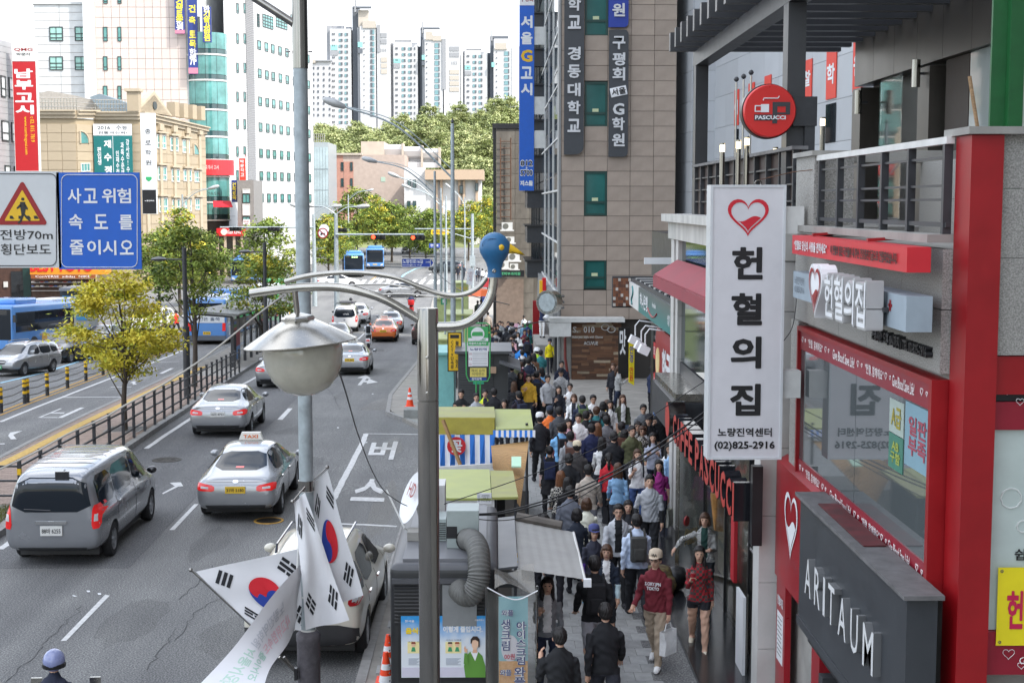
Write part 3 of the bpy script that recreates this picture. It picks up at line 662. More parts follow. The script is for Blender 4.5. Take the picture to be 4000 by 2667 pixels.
MB().lathe([(.36,0),(.36,.11),(.345,.13),(0,.13)],(0,0.06,0),40,ax=(0,-1,0)).build('face',M('red_acrylic',(.62,.02,.018),.3,var=.03),rs,smooth=40)
MB().lathe([(.375,-.14),(.375,.03),(.36,.03)],(0,0.06,0),40,ax=(0,-1,0)).build('rim',BLACK,rs,smooth=40)
F0=-.072
b=MB();b.slab([(x,F0,z)for x,z in((-.02,-.02),(-.02,.09),(-.13,.09),(-.13,-.02))],(0,-.012,0));b.slab([(x,F0,z)for x,z in((-.133,.075),(-.133,.06),(-.2,.06),(-.2,.0),(-.133,.0),(-.133,-.015),(-.215,-.015),(-.215,.075))],(0,-.012,0));b.build('cup_logo',WHITE,rs)
b=MB();[b.box((x0,F0,z0),(x1,F0-.008,z1))for x0,x1,z0,z1 in((.03,.095,-.17,.12),(.095,.27,.06,.12),(.21,.27,-.02,.06),(.095,.27,-.05,-.021))];b.slab([(x,F0,z)for x,z in((-.22,-.13),(.02,-.13),(.02,-.05),(-.22,-.05))],(0,-.008,0));b.build('letter_logo',flat('3A3A3E'),rs)
MB().text('PASCUCCI',(.0,F0-.009,-.09),UX,UZ,.42,.055,.006,bold=.04).build('lettering',WHITE,rs)
MB().tube([(-.1,F0-.01,.14),(-.09,F0-.01,.17),(.1,F0-.01,.17),(.12,F0-.01,.2)],.008,6).build('steam_logo',WHITE,rs)
MB().box((.33,.0,-.2),(.66,.14,.2)).build('bracket',DARKST,rs);MB().box((.5,.02,-.62),(.64,.12,-.2)).build('bracket_post',DARKST,rs)
LIT=M('lamp_glow',(1,.82,.5),.5,var=0,emit=1.6)
for(x,y0,y1)in((2822,560,622),(2885,547,612),(2918,534,606),(3120,490,572),(3214,458,566),(3030,575,600)):
 c=at(x,y0,21.5);t=thing('terrace_lamp','slim steel bollard lamp with glowing top, pixel column %d'%x,'lamp',(c.x,c.y,6.705),0,'bollard lamps on the cafe terrace')
 h=c.z-6.705;MB().lathe([(.04,0),(.04,h-.13),(0,h-.13)],n=12).build('post',STEEL,t,smooth=40);MB().lathe([(.037,h-.128),(.037,h-.025),(0,h-.025)],n=12).build('glowing_head',LIT,t);MB().lathe([(.042,h-.024),(.042,h),(0,h)],n=12).build('cap',STEEL,t)
tl=['leftmost of the six','second from the left of the six','third from the left of the six','right of the round sign','rightmost of the six','half hidden below the round red sign']
for o,q in zip([o for o in COL.objects if o.name.startswith('terrace_lamp')],tl):o['label']='slim steel terrace lamp with glowing top, '+q
db=thing('dark_clad_block','dark metal-clad rooftop block with deep black doorways and steel piers','building',(7,24,6.7))
CLAD=M('bronze_cladding',(.075,.068,.060),.32,.4,var=.12,scale=1.2)
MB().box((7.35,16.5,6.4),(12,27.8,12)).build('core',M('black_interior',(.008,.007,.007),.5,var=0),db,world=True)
for i in range(8):
 a=17.0+i*1.36;MB().box((7.0,a+.004,9.25),(7.34,a+1.352,10.2)).build('fascia_panel',CLAD,db,world=True)
for Y in(27.2,22.9):
 for z in(6.7,7.95):MB().box((6.95,Y,z+.004),(7.34,Y+.62,z+1.24)).build('pier_panel',CLAD,db,world=True)
MB().box((7.1,25.0,6.7),(7.12,26.4,9.24)).build('glass_pane',GLASSC,db,world=True)
MB().box((7.1,19.4,6.7),(7.12,21.4,9.24)).build('glass_pane',M('pale_reflecting_glass',(.3,.34,.33),.05,var=0),db,world=True)
MB().box((7.12,21.5,6.7),(7.3,22.6,9.24)).build('brown_wall',M('dark_brown_wall',(.035,.024,.018),.6,var=.15),db,world=True)
for(x,y)in((3352,400),(3578,288)):
 c=atx(x,y,6.82);MB().lathe([(.07,-.22),(.07,.22),(0,.22)],(c.x,c.y,c.z),14).build('wall_lamp',STEEL,db,world=True,smooth=40);MB().bar((c.x,c.y,c.z),(7.0,c.y,c.z),.04).build('lamp_arm',DARKST,db,world=True)
gp_=thing('green_steel_post','dark green steel post behind the granite wall at the right edge','post',(5,13.6,6.6))
c=at(3872,300,13.6);c2=at(3985,300,13.6);GRN=M('green_paint',(.008,.10,.025),.5,var=.15,scale=5)
b=MB();w_=c2.x-c.x;b.box((c.x,13.6,6.6),(c.x+w_*.5,13.64,12));b.box((c.x+w_*.5,13.5,6.6),(c.x+w_,13.75,12));b.build('flanges',GRN,gp_,world=True)
MB().box((c2.x+.02,13.9,7.6),(c2.x+1.5,14.4,11)).build('tile_wall',OFFW,bl,world=True)
st=thing('broom_handle','grey wooden pole leaning behind the granite wall','pole',at(3828,505,12.4));p=at(3787,298,12.4)-at(3828,505,12.4)
MB().tube([(0,0,-.1),p],.017,8).build('shaft',WOOD,st)
gb_=thing('grey_panel_building','tall pale grey metal-panel building with red window banners behind the pergola','building',(10,60,0))
GPM=M('grey_metal_panel',(.42,.44,.465),.42,var=.06,scale=.6,obj_rand=.05)
dV=Vector((-.06,1,0)).normalized()
Pc=at(2795,500,62);nW=Vector((-dV.y,dV.x,0));nW=nW if nW.x<0 else-nW;PLW=(Pc,nW)
q0,q1,q2=at(2632,500,66),at(2706,500,62),at(2795,500,62)
q3=q2-dV*32
base=[Vector((q.x,q.y,0))for q in(q0,q1,q2,q3)];base+=[base[3]+Vector((20,0,0)),Vector((base[0].x+24,base[0].y+4,0))]
inner=[p+Vector((.14,.14,0))for p in base]
b=MB();k=len(inner);zlo,zhi=-1.4,50  # core top raised beyond view so its shade reaches across the road
b.add([(p.x,p.y,zlo)for p in inner]+[(p.x,p.y,zhi)for p in inner],[(i,(i+1)%k,(i+1)%k+k,i+k)for i in range(k)]+[tuple(range(k,2*k))]);b.build('core',DARKST,gb_,world=True)
def panels(parent,a,c,z0_,z1_,nu,dz,mt,name='panel',th=.05,skip=None,limit=300,gap=.012):
 a,c=Vector(a),Vector(c);L_=(c-a).length/nu;u=(c-a).normalized();n=u.cross(UZ);r=math.atan2(u.y,u.x)
 nz=int(round((z1_-z0_)/dz));me=MB().box((gap/2,-th,gap/2),(L_-gap/2,0,dz-gap/2)).mesh(name,mt);inv=root_matrix(parent).inverted()
 for j in range(nz):
  for i in range(nu):
   p=a+u*(L_*i);p.z=z0_+dz*j
   if skip and skip(p+u*(L_/2)+UZ*(dz/2)):continue
   obj(name,me,parent,inv@p,r)
panels(gb_,base[0],base[1],3.6,19.2,2,1.3,GPM);panels(gb_,base[1],base[2],3.6,19.2,1,1.3,GPM);panels(gb_,base[2],base[3],5.0,18,15,1.3,GPM)
for(x0,x1,y0,y1,ch)in((2877,2893,352,490,'이'),(2932,2955,325,362,''),(2995,3020,296,336,''),(3147,3180,236,380,'찰'),(3238,3276,195,385,'학'),(3343,3380,150,355,'원')):
 p=onp((x0+x1)/2,(y0+y1)/2,PLW)+nW*.06;u=-dV;wd=(onp(x1,y0,PLW)-onp(x0,y0,PLW)).length;ht=(onp(x0,y0,PLW)-onp(x0,y1,PLW)).z
 o=MB().obox(p-u*wd/2-UZ*ht/2,u*wd,UZ*ht,nW*.03).build('red_banner',flat('D8402F'),gb_,world=True)
 if ch:MB().text(ch,p+nW*.034,u,UZ,wd*.8,ht*.42,.003,bold=.03).build('lettering',WHITE,o,world=True)
 p2=p-UZ*(ht*.5+.75);MB().obox(p2-u*wd/2-UZ*.6,u*wd,UZ*1.2,nW*.02).build('window',GLASSD,gb_,world=True)
for i,x in enumerate((2872,2900,2929)):
 c=at(x,620,46);h=7+(795-(318,307,292)[i])*46/5556
 t=thing('flagpole','thin steel pole with ball finial, %s of three behind the round sign'%('leftmost','middle','rightmost')[i],'flagpole',(c.x,46,6.5));MB().tube([(0,0,-6),(0,0,h-6.6)],.035,8).build('pole',STEEL,t);MB().lathe([(0,-.09),(.06,-.06),(.09,0),(.06,.06),(0,.09)],(0,0,h-6.5),10).build('ball_finial',DARKST,t,smooth=60)
TB=62.8;zb=gz(TB)+.1
tw=thing('stone_tower','tall beige stone-panel building with green windows and vertical academy signs','building',(4.9,TB,zb))
BEI=M('beige_stone',(.355,.29,.24),.72,var=.13,scale=1.4,bump=.08,bscale=60,obj_rand=.07)
GFR=M('green_window_frame',(.008,.05,.042),.4,var=.1)
cxs=[at(x,900,TB).x for x in(2191,2281,2370.5,2459.5,2550,2636)]
PIT=57.7*TB/5556.0
ztop=at(2300,1248,TB).z
MB().box((cxs[0]+.1,TB+.12,zb),(cxs[5],TB+24,ztop+PIT*40)).build('core',M('joint_grey',(.05,.045,.04),.9,var=0),tw,world=True)
wins=[(10,13),(4,7),(16,19),(2,4)]
wr=[]
for(ya,yb)in((1128,1013),(842,670),(495,320),(142,-60),(-200,-380)):
 wr.append((at(2300,ya,TB).z,at(2300,yb,TB).z))
inv=root_matrix(tw).inverted();shared={}
for j in range(30):
 z=ztop+PIT*j
 for i in range(5):
  if i==1 and any(a-.2<z+PIT/2<c+.2 for a,c in wr):continue
  me=shared.setdefault(i,MB().box((.009,-.0,.009),(cxs[i+1]-cxs[i]-.009,.12,PIT-.009)).mesh('stone_panel',BEI))
  obj('stone_panel',me,tw,inv@Vector((cxs[i],TB+rnd.uniform(0,.006),z)))
for a,c in wr:
 x0,x1=cxs[1],cxs[2];b=MB();q=.09;zm=a+(c-a)*(.30 if c-a>1.6 else.38)
 for(u0,u1,v0,v1)in((x0,x1,a,a+q),(x0,x1,c-q,c),(x0,x0+q,a+q,c-q),(x1-q,x1,a+q,c-q),(x0+q,x1-q,zm-.05,zm+.05)):b.box((u0+.004,TB+.03,v0),(u1-.004,TB+.14,v1))
 f=b.build('window',GFR,tw,world=True)
 MB().box((x0+q,TB+.09,a+q),(x1-q,TB+.10,zm-.05)).build('pane',GLASSG,f,world=True);MB().box((x0+q,TB+.09,zm+.05),(x1-q,TB+.10,c-q)).build('pane',GLASSG,f,world=True)
 MB().box((x0+.35,TB+.08,zm+.06),(x0+.62,TB+.089,zm+.2)).build('sticker',flat('C8D0A8'),f,world=True)
gx=cxs[0]-.1
MB().box((gx,TB-.02,ztop-4),(cxs[0]-.01,TB+1.2,30)).build('grey_corner',M('grey_cladding',(.23,.235,.235),.5,var=.1),tw,world=True)
GLB=M('blue_reflecting_glass',(.06,.09,.12),.03,var=0,spec=1)
for j in range(9):
 z=ztop+1.0+j*2.35
 for k in range(4):
  Y0=TB+1.5+k*5.6;MB().box((gx+.05,Y0+.06,z+.75),(gx+.07,Y0+5.54,z+2.28)).build('glass_pane',GLB,tw,world=True);MB().box((gx+.05,Y0+.06,z+.05),(gx+.07,Y0+5.54,z+.68)).build('glass_pane',GLB,tw,world=True)
  MB().box((gx,Y0,z),(gx+.1,Y0+.06,z+2.35)).build('mullion',OFFW,tw,world=True)
 MB().box((gx+.01,TB+1.3,z-.04),(gx+.1,TB+24,z+.04)).build('transom',OFFW,tw,world=True)
MB().box((gx+.08,TB+1.25,ztop),(gx+.12,TB+24,30)).build('backing',BLACK,tw,world=True)
MB().box((gx-.2,TB+1,ztop-.9),(gx+.1,TB+24,ztop+.95)).build('grey_fascia',M('grey_cladding'),tw,world=True)
MB().box((cxs[0],TB+.02,zb),(cxs[0]+.5,TB+6,ztop)).build('ground_pier',CONC,tw,world=True);MB().box((cxs[0]+.5,TB+.3,zb),(cxs[5],TB+6,ztop)).build('ground_wall',BLACK,tw,world=True)
def vsign(x0,x1,y0,y1,col,name,label,chars,r=.35):
 a,c=at(x0,y1,TB-.2),at(x1,y0,TB-.2);t=thing(name,label,'sign',((a.x+c.x)/2,TB-.2,a.z));W=c.x-a.x;Hh=c.z-a.z
 P=[(-W/2,0,0),(W/2-r,0,0)]+[(W/2-r+r*math.sin(k*math.pi/12),0,r-r*math.cos(k*math.pi/12))for k in range(1,7)]
 P+=([(W/2-r+r*math.cos(k*math.pi/12),0,Hh-r+r*math.sin(k*math.pi/12))for k in range(0,7)]+[(-W/2,0,Hh)])if y0>0 else[(W/2,0,Hh),(-W/2,0,Hh)]
 MB().slab(P,(0,.16,0)).build('panel',col,t);z0_=a.z
 for ch,yc,s in chars:
  zc=at((x0+x1)/2,yc,TB-.2).z-z0_;ltr(t,ch,0,zc,s,s*1.02,M('letter_silver',(.60,.61,.63),.35,var=.04),bold=.03,depth=.07,solid=True)
 return t,W,Hh
SGD=M('slate_sign',(.045,.05,.058),.45,var=.08)
k_=.56
vsign(2203,2284,-300,604,SGD,'academy_sign','tall slate sign with white letters on left bay of stone tower',[('학',17,k_),('교',88,k_),('경',210,k_),('동',280,k_),('대',351,k_),('학',421,k_),('교',491,k_)])
t,W_,Hh=vsign(2377,2456,117,613,SGD,'academy_sign','slate vertical sign with white letters and tilted white badge on stone tower',[('구',168,.55),('평',232,.55),('회',290,.55),('G',427,.5),('학',485,.55),('원',547,.55)],r=.2)
a=at(2416,358,TB-.2).z-t.location.z
b=MB();b.cbox((0,-.02,a),(.72,.05,.40),M4=Matrix.Rotation(R(-12),4,'Y'));o=b.build('badge',WHITE,t);bev(o,.018)
MB().text('서울',(0,-.047,a),Vector((math.cos(R(12)),0,math.sin(R(12)))),Vector((-math.sin(R(12)),0,math.cos(R(12)))),.62,.3,.006,bold=.03).build('lettering',KB,t)
vsign(2377,2458,-300,107,M('royal_blue_sign',(.012,.04,.30),.4,var=.06),'academy_sign','blue vertical sign with white letters near top of stone tower',[('원',40,.55)],r=.2)
bs,W_,Hh=sgn('blue_projecting_sign','tall narrow blue sign with white and yellow letters projecting over the pavement',2028,2087,-160,745,74,.3,BLUES,edge=None)
zc=lambda y:at(2057,y,74).z-bs.location.z
MB().box((-W_/2-.004,-.012,zc(22)),(W_/2+.004,.31,Hh)).build('white_top',WHITE,bs)
for ch,y,m_ in(('서',86,WHITE),('울',150,WHITE),('G',219,YELP),('고',285,WHITE),('시',349,WHITE)):ltr(bs,ch,0,zc(y),W_*.78,W_*.82,m_,bold=.04)
ltr(bs,'구평회',0,zc(-2),W_*.85,.25,REDP,bold=.02,y=-.012)
for body,y,h in(('812',638,.28),('▫',657,.06),('5700',675,.28),('지스쿨',716,.22)):
 ltr(bs,body,0,zc(y),W_*(.86 if len(body)>1 else.1),h*1.25,WHITE,bold=.06);
 if len(body)>2 and body[0]in '85':ltr(bs,body,0,zc(y),W_*.80,h*.95,KB,bold=.02,depth=.02)
for y in(105,378,510):MB().box((W_/2+.002,.05,zc(y)-.9),(W_/2+.55,.25,zc(y))).build('bracket',OFFW,bs)
gsp=thing('optician_front','wooden plank shop front with silver letters at foot of the stone tower','shop front',(4.9,TB-.8,zb))
Yg=TB-.6;a,c=at(2232,1492,Yg),at(2428,1257,Yg)
MB().box((a.x,Yg+.05,a.z),(c.x,Yg+.5,c.z)).build('backing',BLACK,gsp,world=True)
PLK=[M('plank_%d'%i,c_,.65,var=.3,scale=5,stretch=(.6,1,5),obj_rand=.15)for i,c_ in enumerate(((.14,.065,.032),(.085,.04,.022),(.20,.105,.055),(.33,.26,.18)))]
nr=22;hh=(c.z-a.z)/nr
for j in range(nr):
 x=a.x+.003
 while x<c.x-.1:
  L_=min(rnd.uniform(.25,.75),c.x-x);d=rnd.choice([0,.015,.03])
  MB().box((x,Yg+.02-d,a.z+hh*j+.003),(x+L_-.006,Yg+.049,a.z+hh*(j+1)-.003)).build('plank',rnd.choice([PLK[0],PLK[0],PLK[1],PLK[1],PLK[2],PLK[3]]),gsp,world=True);x+=L_
MB().box((a.x-1.0,Yg-.5,c.z+.02),(c.x+.1,Yg+.5,c.z+.2)).build('canopy',OFFW,gsp,world=True)
MB().obox((a.x-1.0,Yg-.5,c.z-.6),(.95,0,0),(0,0,.6),(0,.06,0)).build('canopy_flap',OFFW,gsp,world=True)
SIL=M('silver_letters',(.62,.62,.62),.3,.5,var=.05)
for body,x,y,w_,h_ in(('S.',2248,1287,.24,.26),('010',2301,1287,.48,.28),('Make you  style with Glasses  ',2295,1317,1.35,.14),('ACUVUE',2308,1340,.62,.16)):
 MB().text(body,at(x,y,Yg-.03),UX,UZ,w_,h_,.02,bold=.02).build('lettering',SIL,gsp,world=True)
for dx in(0,.28):c_=at(2365+dx*30,1278,Yg-.06);MB().tube([c_+Vector((.17*math.cos(q*.4)+dx*.6,0,.13*math.sin(q*.4)-dx*.35))for q in range(17)],.022,6).build('spectacles_logo',SIL,gsp,world=True)
MB().tube([at(2222,1490,Yg-.2),at(2208,1400,Yg-.2),at(2207,1320,Yg-.2),at(2216,1312,Yg-.2),at(2228,1311,Yg-.2)],.06,8).build('red_pipe',M('rust_red_pipe',(.16,.03,.025),.5,var=.2),gsp,world=True)
hb=thing('bank_building','low dark shop building with green and grey bank fascia above','building',(5,36,gz(36)))
MB().box((4.6,31,gz(36)),(14,41.5,6.2)).build('core',BLACK,hb,world=True)
MB().box((3.96,30.72,4.06),(4.9,41.0,4.86)).build('fascia_box',DARKST,hb,world=True)
HBG=M('bank_green',(.075,.11,.11),.4,var=.0)
t_=HBG.node_tree;tcn=t_.nodes.new('ShaderNodeTexCoord');sx=t_.nodes.new('ShaderNodeSeparateXYZ');rp_=t_.nodes.new('ShaderNodeValToRGB');mr=t_.nodes.new('ShaderNodeMapRange')
mr.inputs[1].default_value=4.15;mr.inputs[2].default_value=4.75;rp_.color_ramp.elements[0].color=(.012,.17,.165,1);rp_.color_ramp.elements[1].color=(.085,.10,.10,1)
t_.links.new(tcn.outputs['Object'],sx.inputs[0]);t_.links.new(sx.outputs[2],mr.inputs[0]);t_.links.new(mr.outputs[0],rp_.inputs[0]);t_.links.new(rp_.outputs[0],t_.nodes['Principled BSDF'].inputs['Base Color'])
fs_=thing('bank_sign','long green bank sign with white lettering and red smile curve','sign',(3.9,36,0));fs_.location.z=0
MB().box((3.90,30.72,4.1),(3.955,38.3,4.76)).build('green_panel',HBG,fs_,world=True);MB().box((3.90,38.31,4.1),(3.955,41.0,4.76)).build('white_panel',OFFW,fs_,world=True)
ltx(fs_,'하나은행',36.9,4.45,1.9,.40,WHITE,3.897,bold=.03);ltx(fs_,'Hana Bank',34.5,4.53,.8,.12,WHITE,3.897);ltx(fs_,'노량진\n지점',31.6,4.4,.5,.24,WHITE,3.897)
MB().tube([(3.89,35.9-k*.2,4.42-.2*math.sin(math.pi*(k+1)/12))for k in range(11)],.02,6).build('smile_logo',REDP,fs_,world=True)
MB().tube([(3.89,39.9-.2*math.sin(k*.6),4.68-k*.05)for k in range(11)],.03,6).build('figure_logo',flat('2F6F70'),fs_,world=True)
for k in range(26):MB().box((4.0+.01,31+k*.38,4.862),(4.5,31.12+k*.38,4.90)).build('roof_rib',DARKST if k%3 else OFFW,hb,world=True)
mt_=[M('mosaic_%d'%i,c_,.6,var=.15)for i,c_ in enumerate(((.20,.075,.035),(.10,.04,.025),(.50,.47,.43),(.16,.06,.03)))]
for j in range(9):
 for i in range(7):MB().box((3.44+i*.073,41.0-.03,4.05+j*.09),(3.44+i*.073+.069,41.04,4.05+j*.09+.085)).build('mosaic_tile',mt_[rnd.choice([0,1,3,0,2])],hb,world=True)
MB().box((3.42,41.04,4.0),(4.6,41.3,4.9)).build('end_cap',DARKST,hb,world=True)
MB().box((4.55,31.2,1.0),(4.58,40.4,4.0)).build('shop_glass',GLASSD,hb,world=True)
for i in range(12):MB().box((4.5,31.2+i*.77,-.1),(4.545,31.2+i*.77+.765,.98)).build('wood_panel',M('brown_wood_panel',(.085,.045,.025),.5,var=.25,scale=4,stretch=(3,3,.4)),hb,world=True)
def stick(Y0,Y1,z0_,z1_,col,body,tc):
 o=MB().box((4.52,Y0,z0_),(4.53,Y1,z1_)).build('poster',flat(col),hb,world=True);MB().text(body,(4.519,(Y0+Y1)/2,(z0_+z1_)/2),NY,UZ,(Y1-Y0)*.8,(z1_-z0_)*.5,.003).build('lettering',flat(tc),o,world=True)
stick(39.2,40.1,2.65,3.1,'C02030','SECOM','F0E8E8');stick(38.6,40.0,1.75,2.25,'C01824','Ray-Ban','F0E8E8');stick(38.6,40.0,1.05,1.62,'3F6FB0','RGP','E8ECF4')
for dy in(0,.62):MB().tube([(4.5,37.2-dy+.26*math.cos(q*.4),1.95+.2*math.sin(q*.4))for q in range(17)],.02,6).build('spectacles_outline',WHITE,hb,world=True)
rs2=thing('red_octagon_sign','red shop sign with white brush letters and cream logo under bank fascia','sign',(4.2,33.5,0))
MB().slab([(4.05,35.2,3.95),(4.05,35.5,3.7),(4.05,35.5,2.75),(4.05,34.9,2.3),(4.05,31.2,2.3),(4.05,30.75,2.6),(4.05,30.75,3.95)],(.1,0,0)).build('panel',REDP,rs2,world=True)
ltx(rs2,'한국',33.2,3.1,1.6,.9,WHITE,4.048,bold=.05);MB().lathe([(.36,0),(.36,.02),(0,.02)],(4.05,34.9,3.1),18,ax=(-1,0,0)).build('cream_logo',flat('E0C890'),rs2,world=True)
for k,Y in enumerate((36.1,34.6,33.7)):
 t=thing('sign_floodlight','white floodlight on curved arm over red shop sign, %s'%('farthest of three','middle of three','nearest of three')[k],'floodlight',(4.05,Y,3.95))
 MB().tube([(.1,0,.02),(-.35,0,.08),(-.45,0,-.05),(-.45,0,-.3)],.02,6).build('arm',WHITE,t);MB().cbox((-.48,0,-.42),(.24,.3,.2),M4=Matrix.Rotation(R(25),4,'Y')).build('head',WHITE,t)
yv=thing('yellow_shop_banner','narrow yellow vertical banner with blue and red letters beside optician window','banner',at(2466,1505,42.5))
MB().slab([(-.085,0,.1),(.085,0,0),(.085,0,1.25),(-.085,0,1.3)],(0,.02,0)).build('sheet',flat('E6D21E'),yv);ltr(yv,'안\n경',0,.95,.13,.5,flat('2030A0'));ltr(yv,'만\n원',0,.35,.13,.42,flat('D04020'))
bb2=thing('black_shop_banner','black vertical banner with white brush letters next to the yellow banner','banner',at(2437,1460,44));MB().box((-.18,0,0),(.18,.03,1.45)).build('sheet',BLACK,bb2);ltr(bb2,'맛',-.04,1.0,.2,.8,WHITE,bold=.03)
aw=thing('red_awning','dusty red fabric awning over the upper cafe window','awning',(3.5,27.4,5));a0,a1,a2,a3=atx(2660,1030,3.85),atx(2765,1060,3.85),atx(2770,1195,3.1),atx(2556,1105,3.1)
AWM=M('dusty_red_fabric',(.27,.045,.06),.75,var=.12,scale=2)
Ya,Yb_=20.4,29.3;b=MB()
b.slab([(3.78,Ya,5.82),(3.78,Yb_,5.82),(3.3,Yb_,5.52),(3.3,Ya,5.52)],(-.0,0,.03));b.build('canopy',AWM,aw,world=True);MB().box((3.28,Ya,5.3),(3.298,Yb_,5.518)).build('valance',AWM,aw,world=True);MB().slab([(3.78,Ya,5.82),(3.3,Ya,5.52),(3.3,Ya,5.3),(3.78,Ya,5.3)],(0,-.01,0)).build('side',AWM,aw,world=True)
MB().slab([(3.78,Yb_,5.82),(3.3,Yb_,5.52),(3.3,Yb_,5.3),(3.78,Yb_,5.3)],(0,.01,0)).build('side',AWM,aw,world=True)
al=thing('lamp_bracket','small white tube lamp on a bracket above the red awning','lamp',at(2640,1040,34));MB().box((-.75,0,.05),(-.05,.12,.2)).build('tube_lamp',WHITE,al);MB().box((-.08,.04,-.4),(-.02,.08,.2)).build('bracket',DARKST,al)
Yo=96.0;zo=gz(Yo)+.1
ob_=thing('old_stained_building','old stained concrete building with rusty ladder and air conditioners','building',(at(2000,1000,Yo).x,Yo,zo))
xa,xb=at(1938,900,Yo).x,at(2085,900,Yo).x;zt_=at(2000,503,Yo).z
OLD=M('stained_concrete',(.15,.135,.115),.85,var=.45,scale=.9,stretch=(1,1,.35),bump=.2,bscale=8)
nz_=14;me=MB().box((.01,0,.01),((xb-xa)/2-.01,.1,(zt_-zo)/nz_-.01)).mesh('wall_panel',OLD);inv=root_matrix(ob_).inverted()
MB().box((xa+.05,Yo+.1,zo),(xb+6,Yo+14,zt_)).build('core',OLD,ob_,world=True)
for j in range(nz_):
 for i in range(2):obj('wall_panel',me,ob_,inv@Vector((xa+i*(xb-xa)/2,Yo,zo+j*(zt_-zo)/nz_)))
MB().box((xa-.25,Yo-.1,zt_),(xb+1,Yo+14,zt_+.35)).build('coping',BLACK,ob_,world=True);MB().box((xa-.2,Yo+.1,zo),(xa,Yo+1,zt_)).build('edge_strip',BLACK,ob_,world=True)
MB().box((xa,Yo-.06,zo),(at(2045,1100,Yo).x,Yo-.02,at(2000,1090,Yo).z)).build('tiled_base',M('brown_tile_base',(.20,.15,.12),.6,var=.2),ob_,world=True)
RUST=M('rusty_steel')
ld=thing('rusty_ladder','rusty orange ladder running up the old stained wall','ladder',at(1975,1000,Yo-.3));b0=at(1955,850,Yo-.3);b1=at(1995,850,Yo-.3);zl,zh=at(1975,860,Yo).z,at(1975,540,Yo).z
for q in(b0,b1):MB().tube([(q.x,Yo-.3,zl),(q.x,Yo-.3,zh)],.045,6).build('rail',RUST,ld,world=True)
for k in range(12):z=zl+(zh-zl)*(k+.5)/12;MB().tube([(b0.x,Yo-.3,z),(b1.x,Yo-.3,z)],.03,6).build('rung',RUST,ld,world=True)
def ac(x,y,w_,Y,label,dark=False):
 c=at(x,y,Y);s=w_*Y/5556;t=thing('air_conditioner',label,'air conditioner',c,0,'air conditioners on the old building')
 MB().box((0,0,0),(s,s*.4,s*.68)).build('case',OFFW,t);MB().lathe([(s*.27,0),(s*.27,.02),(0,.02)],(s*.36,-.0,s*.34),18,ax=(0,-1,0)).build('fan_grille',flat('8C8C84'),t);MB().lathe([(s*.05,.02),(s*.24,.024),(s*.24,.03),(0.0,.03)],(s*.36,0,s*.34),14,ax=(0,-1,0)).build('fan',flat('6A6A64'),t)
 MB().box((-.1,-.05,-.08),(s+.1,s*.45,-.002)).build('shelf',OFFW,t)
ac(1960,898,42,Yo-1,'white air conditioner below the ladder, topmost of the group');ac(1975,948,34,Yo-1,'white air conditioner second from top, half behind the bird head lamp');ac(1985,1018,45,Yo-1,'large white air conditioner above the clinic sign, right of centre')
ac(1992,1052,32,Yo-1.3,'smallest low air conditioner directly above the clinic sign');ac(1945,1048,42,Yo-1.6,'tall air conditioner left of the smallest one, beside the bird neck')
t,W_,Hh=sgn('clinic_sign','dark clinic sign with green letters on the old building',1945,2048,1056,1082,Yo-1.8,.2,BLACK);ltr(t,'곽피부과의원',-.05,Hh/2,W_*.75,Hh*.5,flat('4FA878'))
rw=thing('dark_balcony_row','narrow dark building front with stacked balconies beside the stone tower','building',(3,88,gz(88)));x0=at(2050,900,88).x
for j in range(8):
 z=at(2060,1085,86).z+j*2.1;MB().box((x0+.1,86,z),(gx+.3,92,z+1.0)).build('balcony',DARKST,rw,world=True);MB().box((x0+.35,86.3,z+1.0),(gx+.3,92,z+2.1)).build('dark_glazing',GLASSD,rw,world=True);MB().box((x0-.05,85.8,z+.98),(gx+.3,92,z+1.08)).build('ledge',BLACK,rw,world=True)
rw2=thing('red_pillar_shop','red pillar shop front with yellow and red light box beside the stone tower','shop front',(2.9,80,gz(80)));q=at(2090,1200,79);MB().box((q.x-.12,79,gz(79)),(q.x+.25,79.4,at(2090,1175,79).z)).build('red_pillar',REDP,rw2,world=True)
MB().box((gx-.1,64.2,zb),(gx+.05,79,ztop)).build('dark_front',DARKST,rw2,world=True)
q=at(2108,1180,72);MB().box((q.x,72,at(0,1160,72).z),(q.x+.14,72.5,at(0,1098,72).z)).build('yellow_box',flat('E8C020'),rw2,world=True);MB().box((q.x+.142,71.9,at(0,1185,72).z),(q.x+.32,72.6,at(0,1088,72).z)).build('red_box',flat('D01818'),rw2,world=True)
du=thing('round_steel_duct','short round steel exhaust duct sticking out of the stone tower corner','duct',at(2158,1180,61.5));MB().lathe([(.52,0),(.52,.5),(.4,.5)],(0,.2,0),24,ax=(-.6,-1,0),closed=False).build('drum',STEEL2,du,smooth=40);MB().lathe([(0,.5),(.5,.5)],(0,.2,0),24,ax=(-.6,-1,0),closed=False).build('end_plate',GALV,du)
for z in(-.25,0,.25):MB().tube([(.3,.0,z),(.5,.1,z)],.06,8).build('pipe_stub',STEEL,du)
for k,(x,y)in enumerate(((2122,1195),(2140,1230))):
 t=thing('spotlight','small white spotlight on the tower corner, %s one'%('upper','lower')[k],'spotlight',at(x,y,64));MB().lathe([(.08,0),(.14,.22),(.14,.24)],(0,0,0),12,ax=(-.5,-.4,-.8)).build('head',WHITE,t);MB().tube([(0,0,0),(.3,.2,.05)],.03,6).build('arm',OFFW,t)
nb=thing('unseen_shade_block','tall plain unseen block added behind the viewer on the right to shade the street','building',(24,-28,0));MB().box((-16,-30,0),(20,38,44)).build('wall',CONC,nb)  # unseen block put in to keep sun off the near road
def dirv(deg):return Vector((math.sin(R(deg)),math.cos(R(deg)),0))
def plane(P,u):return(Vector(P),u.cross(UZ))
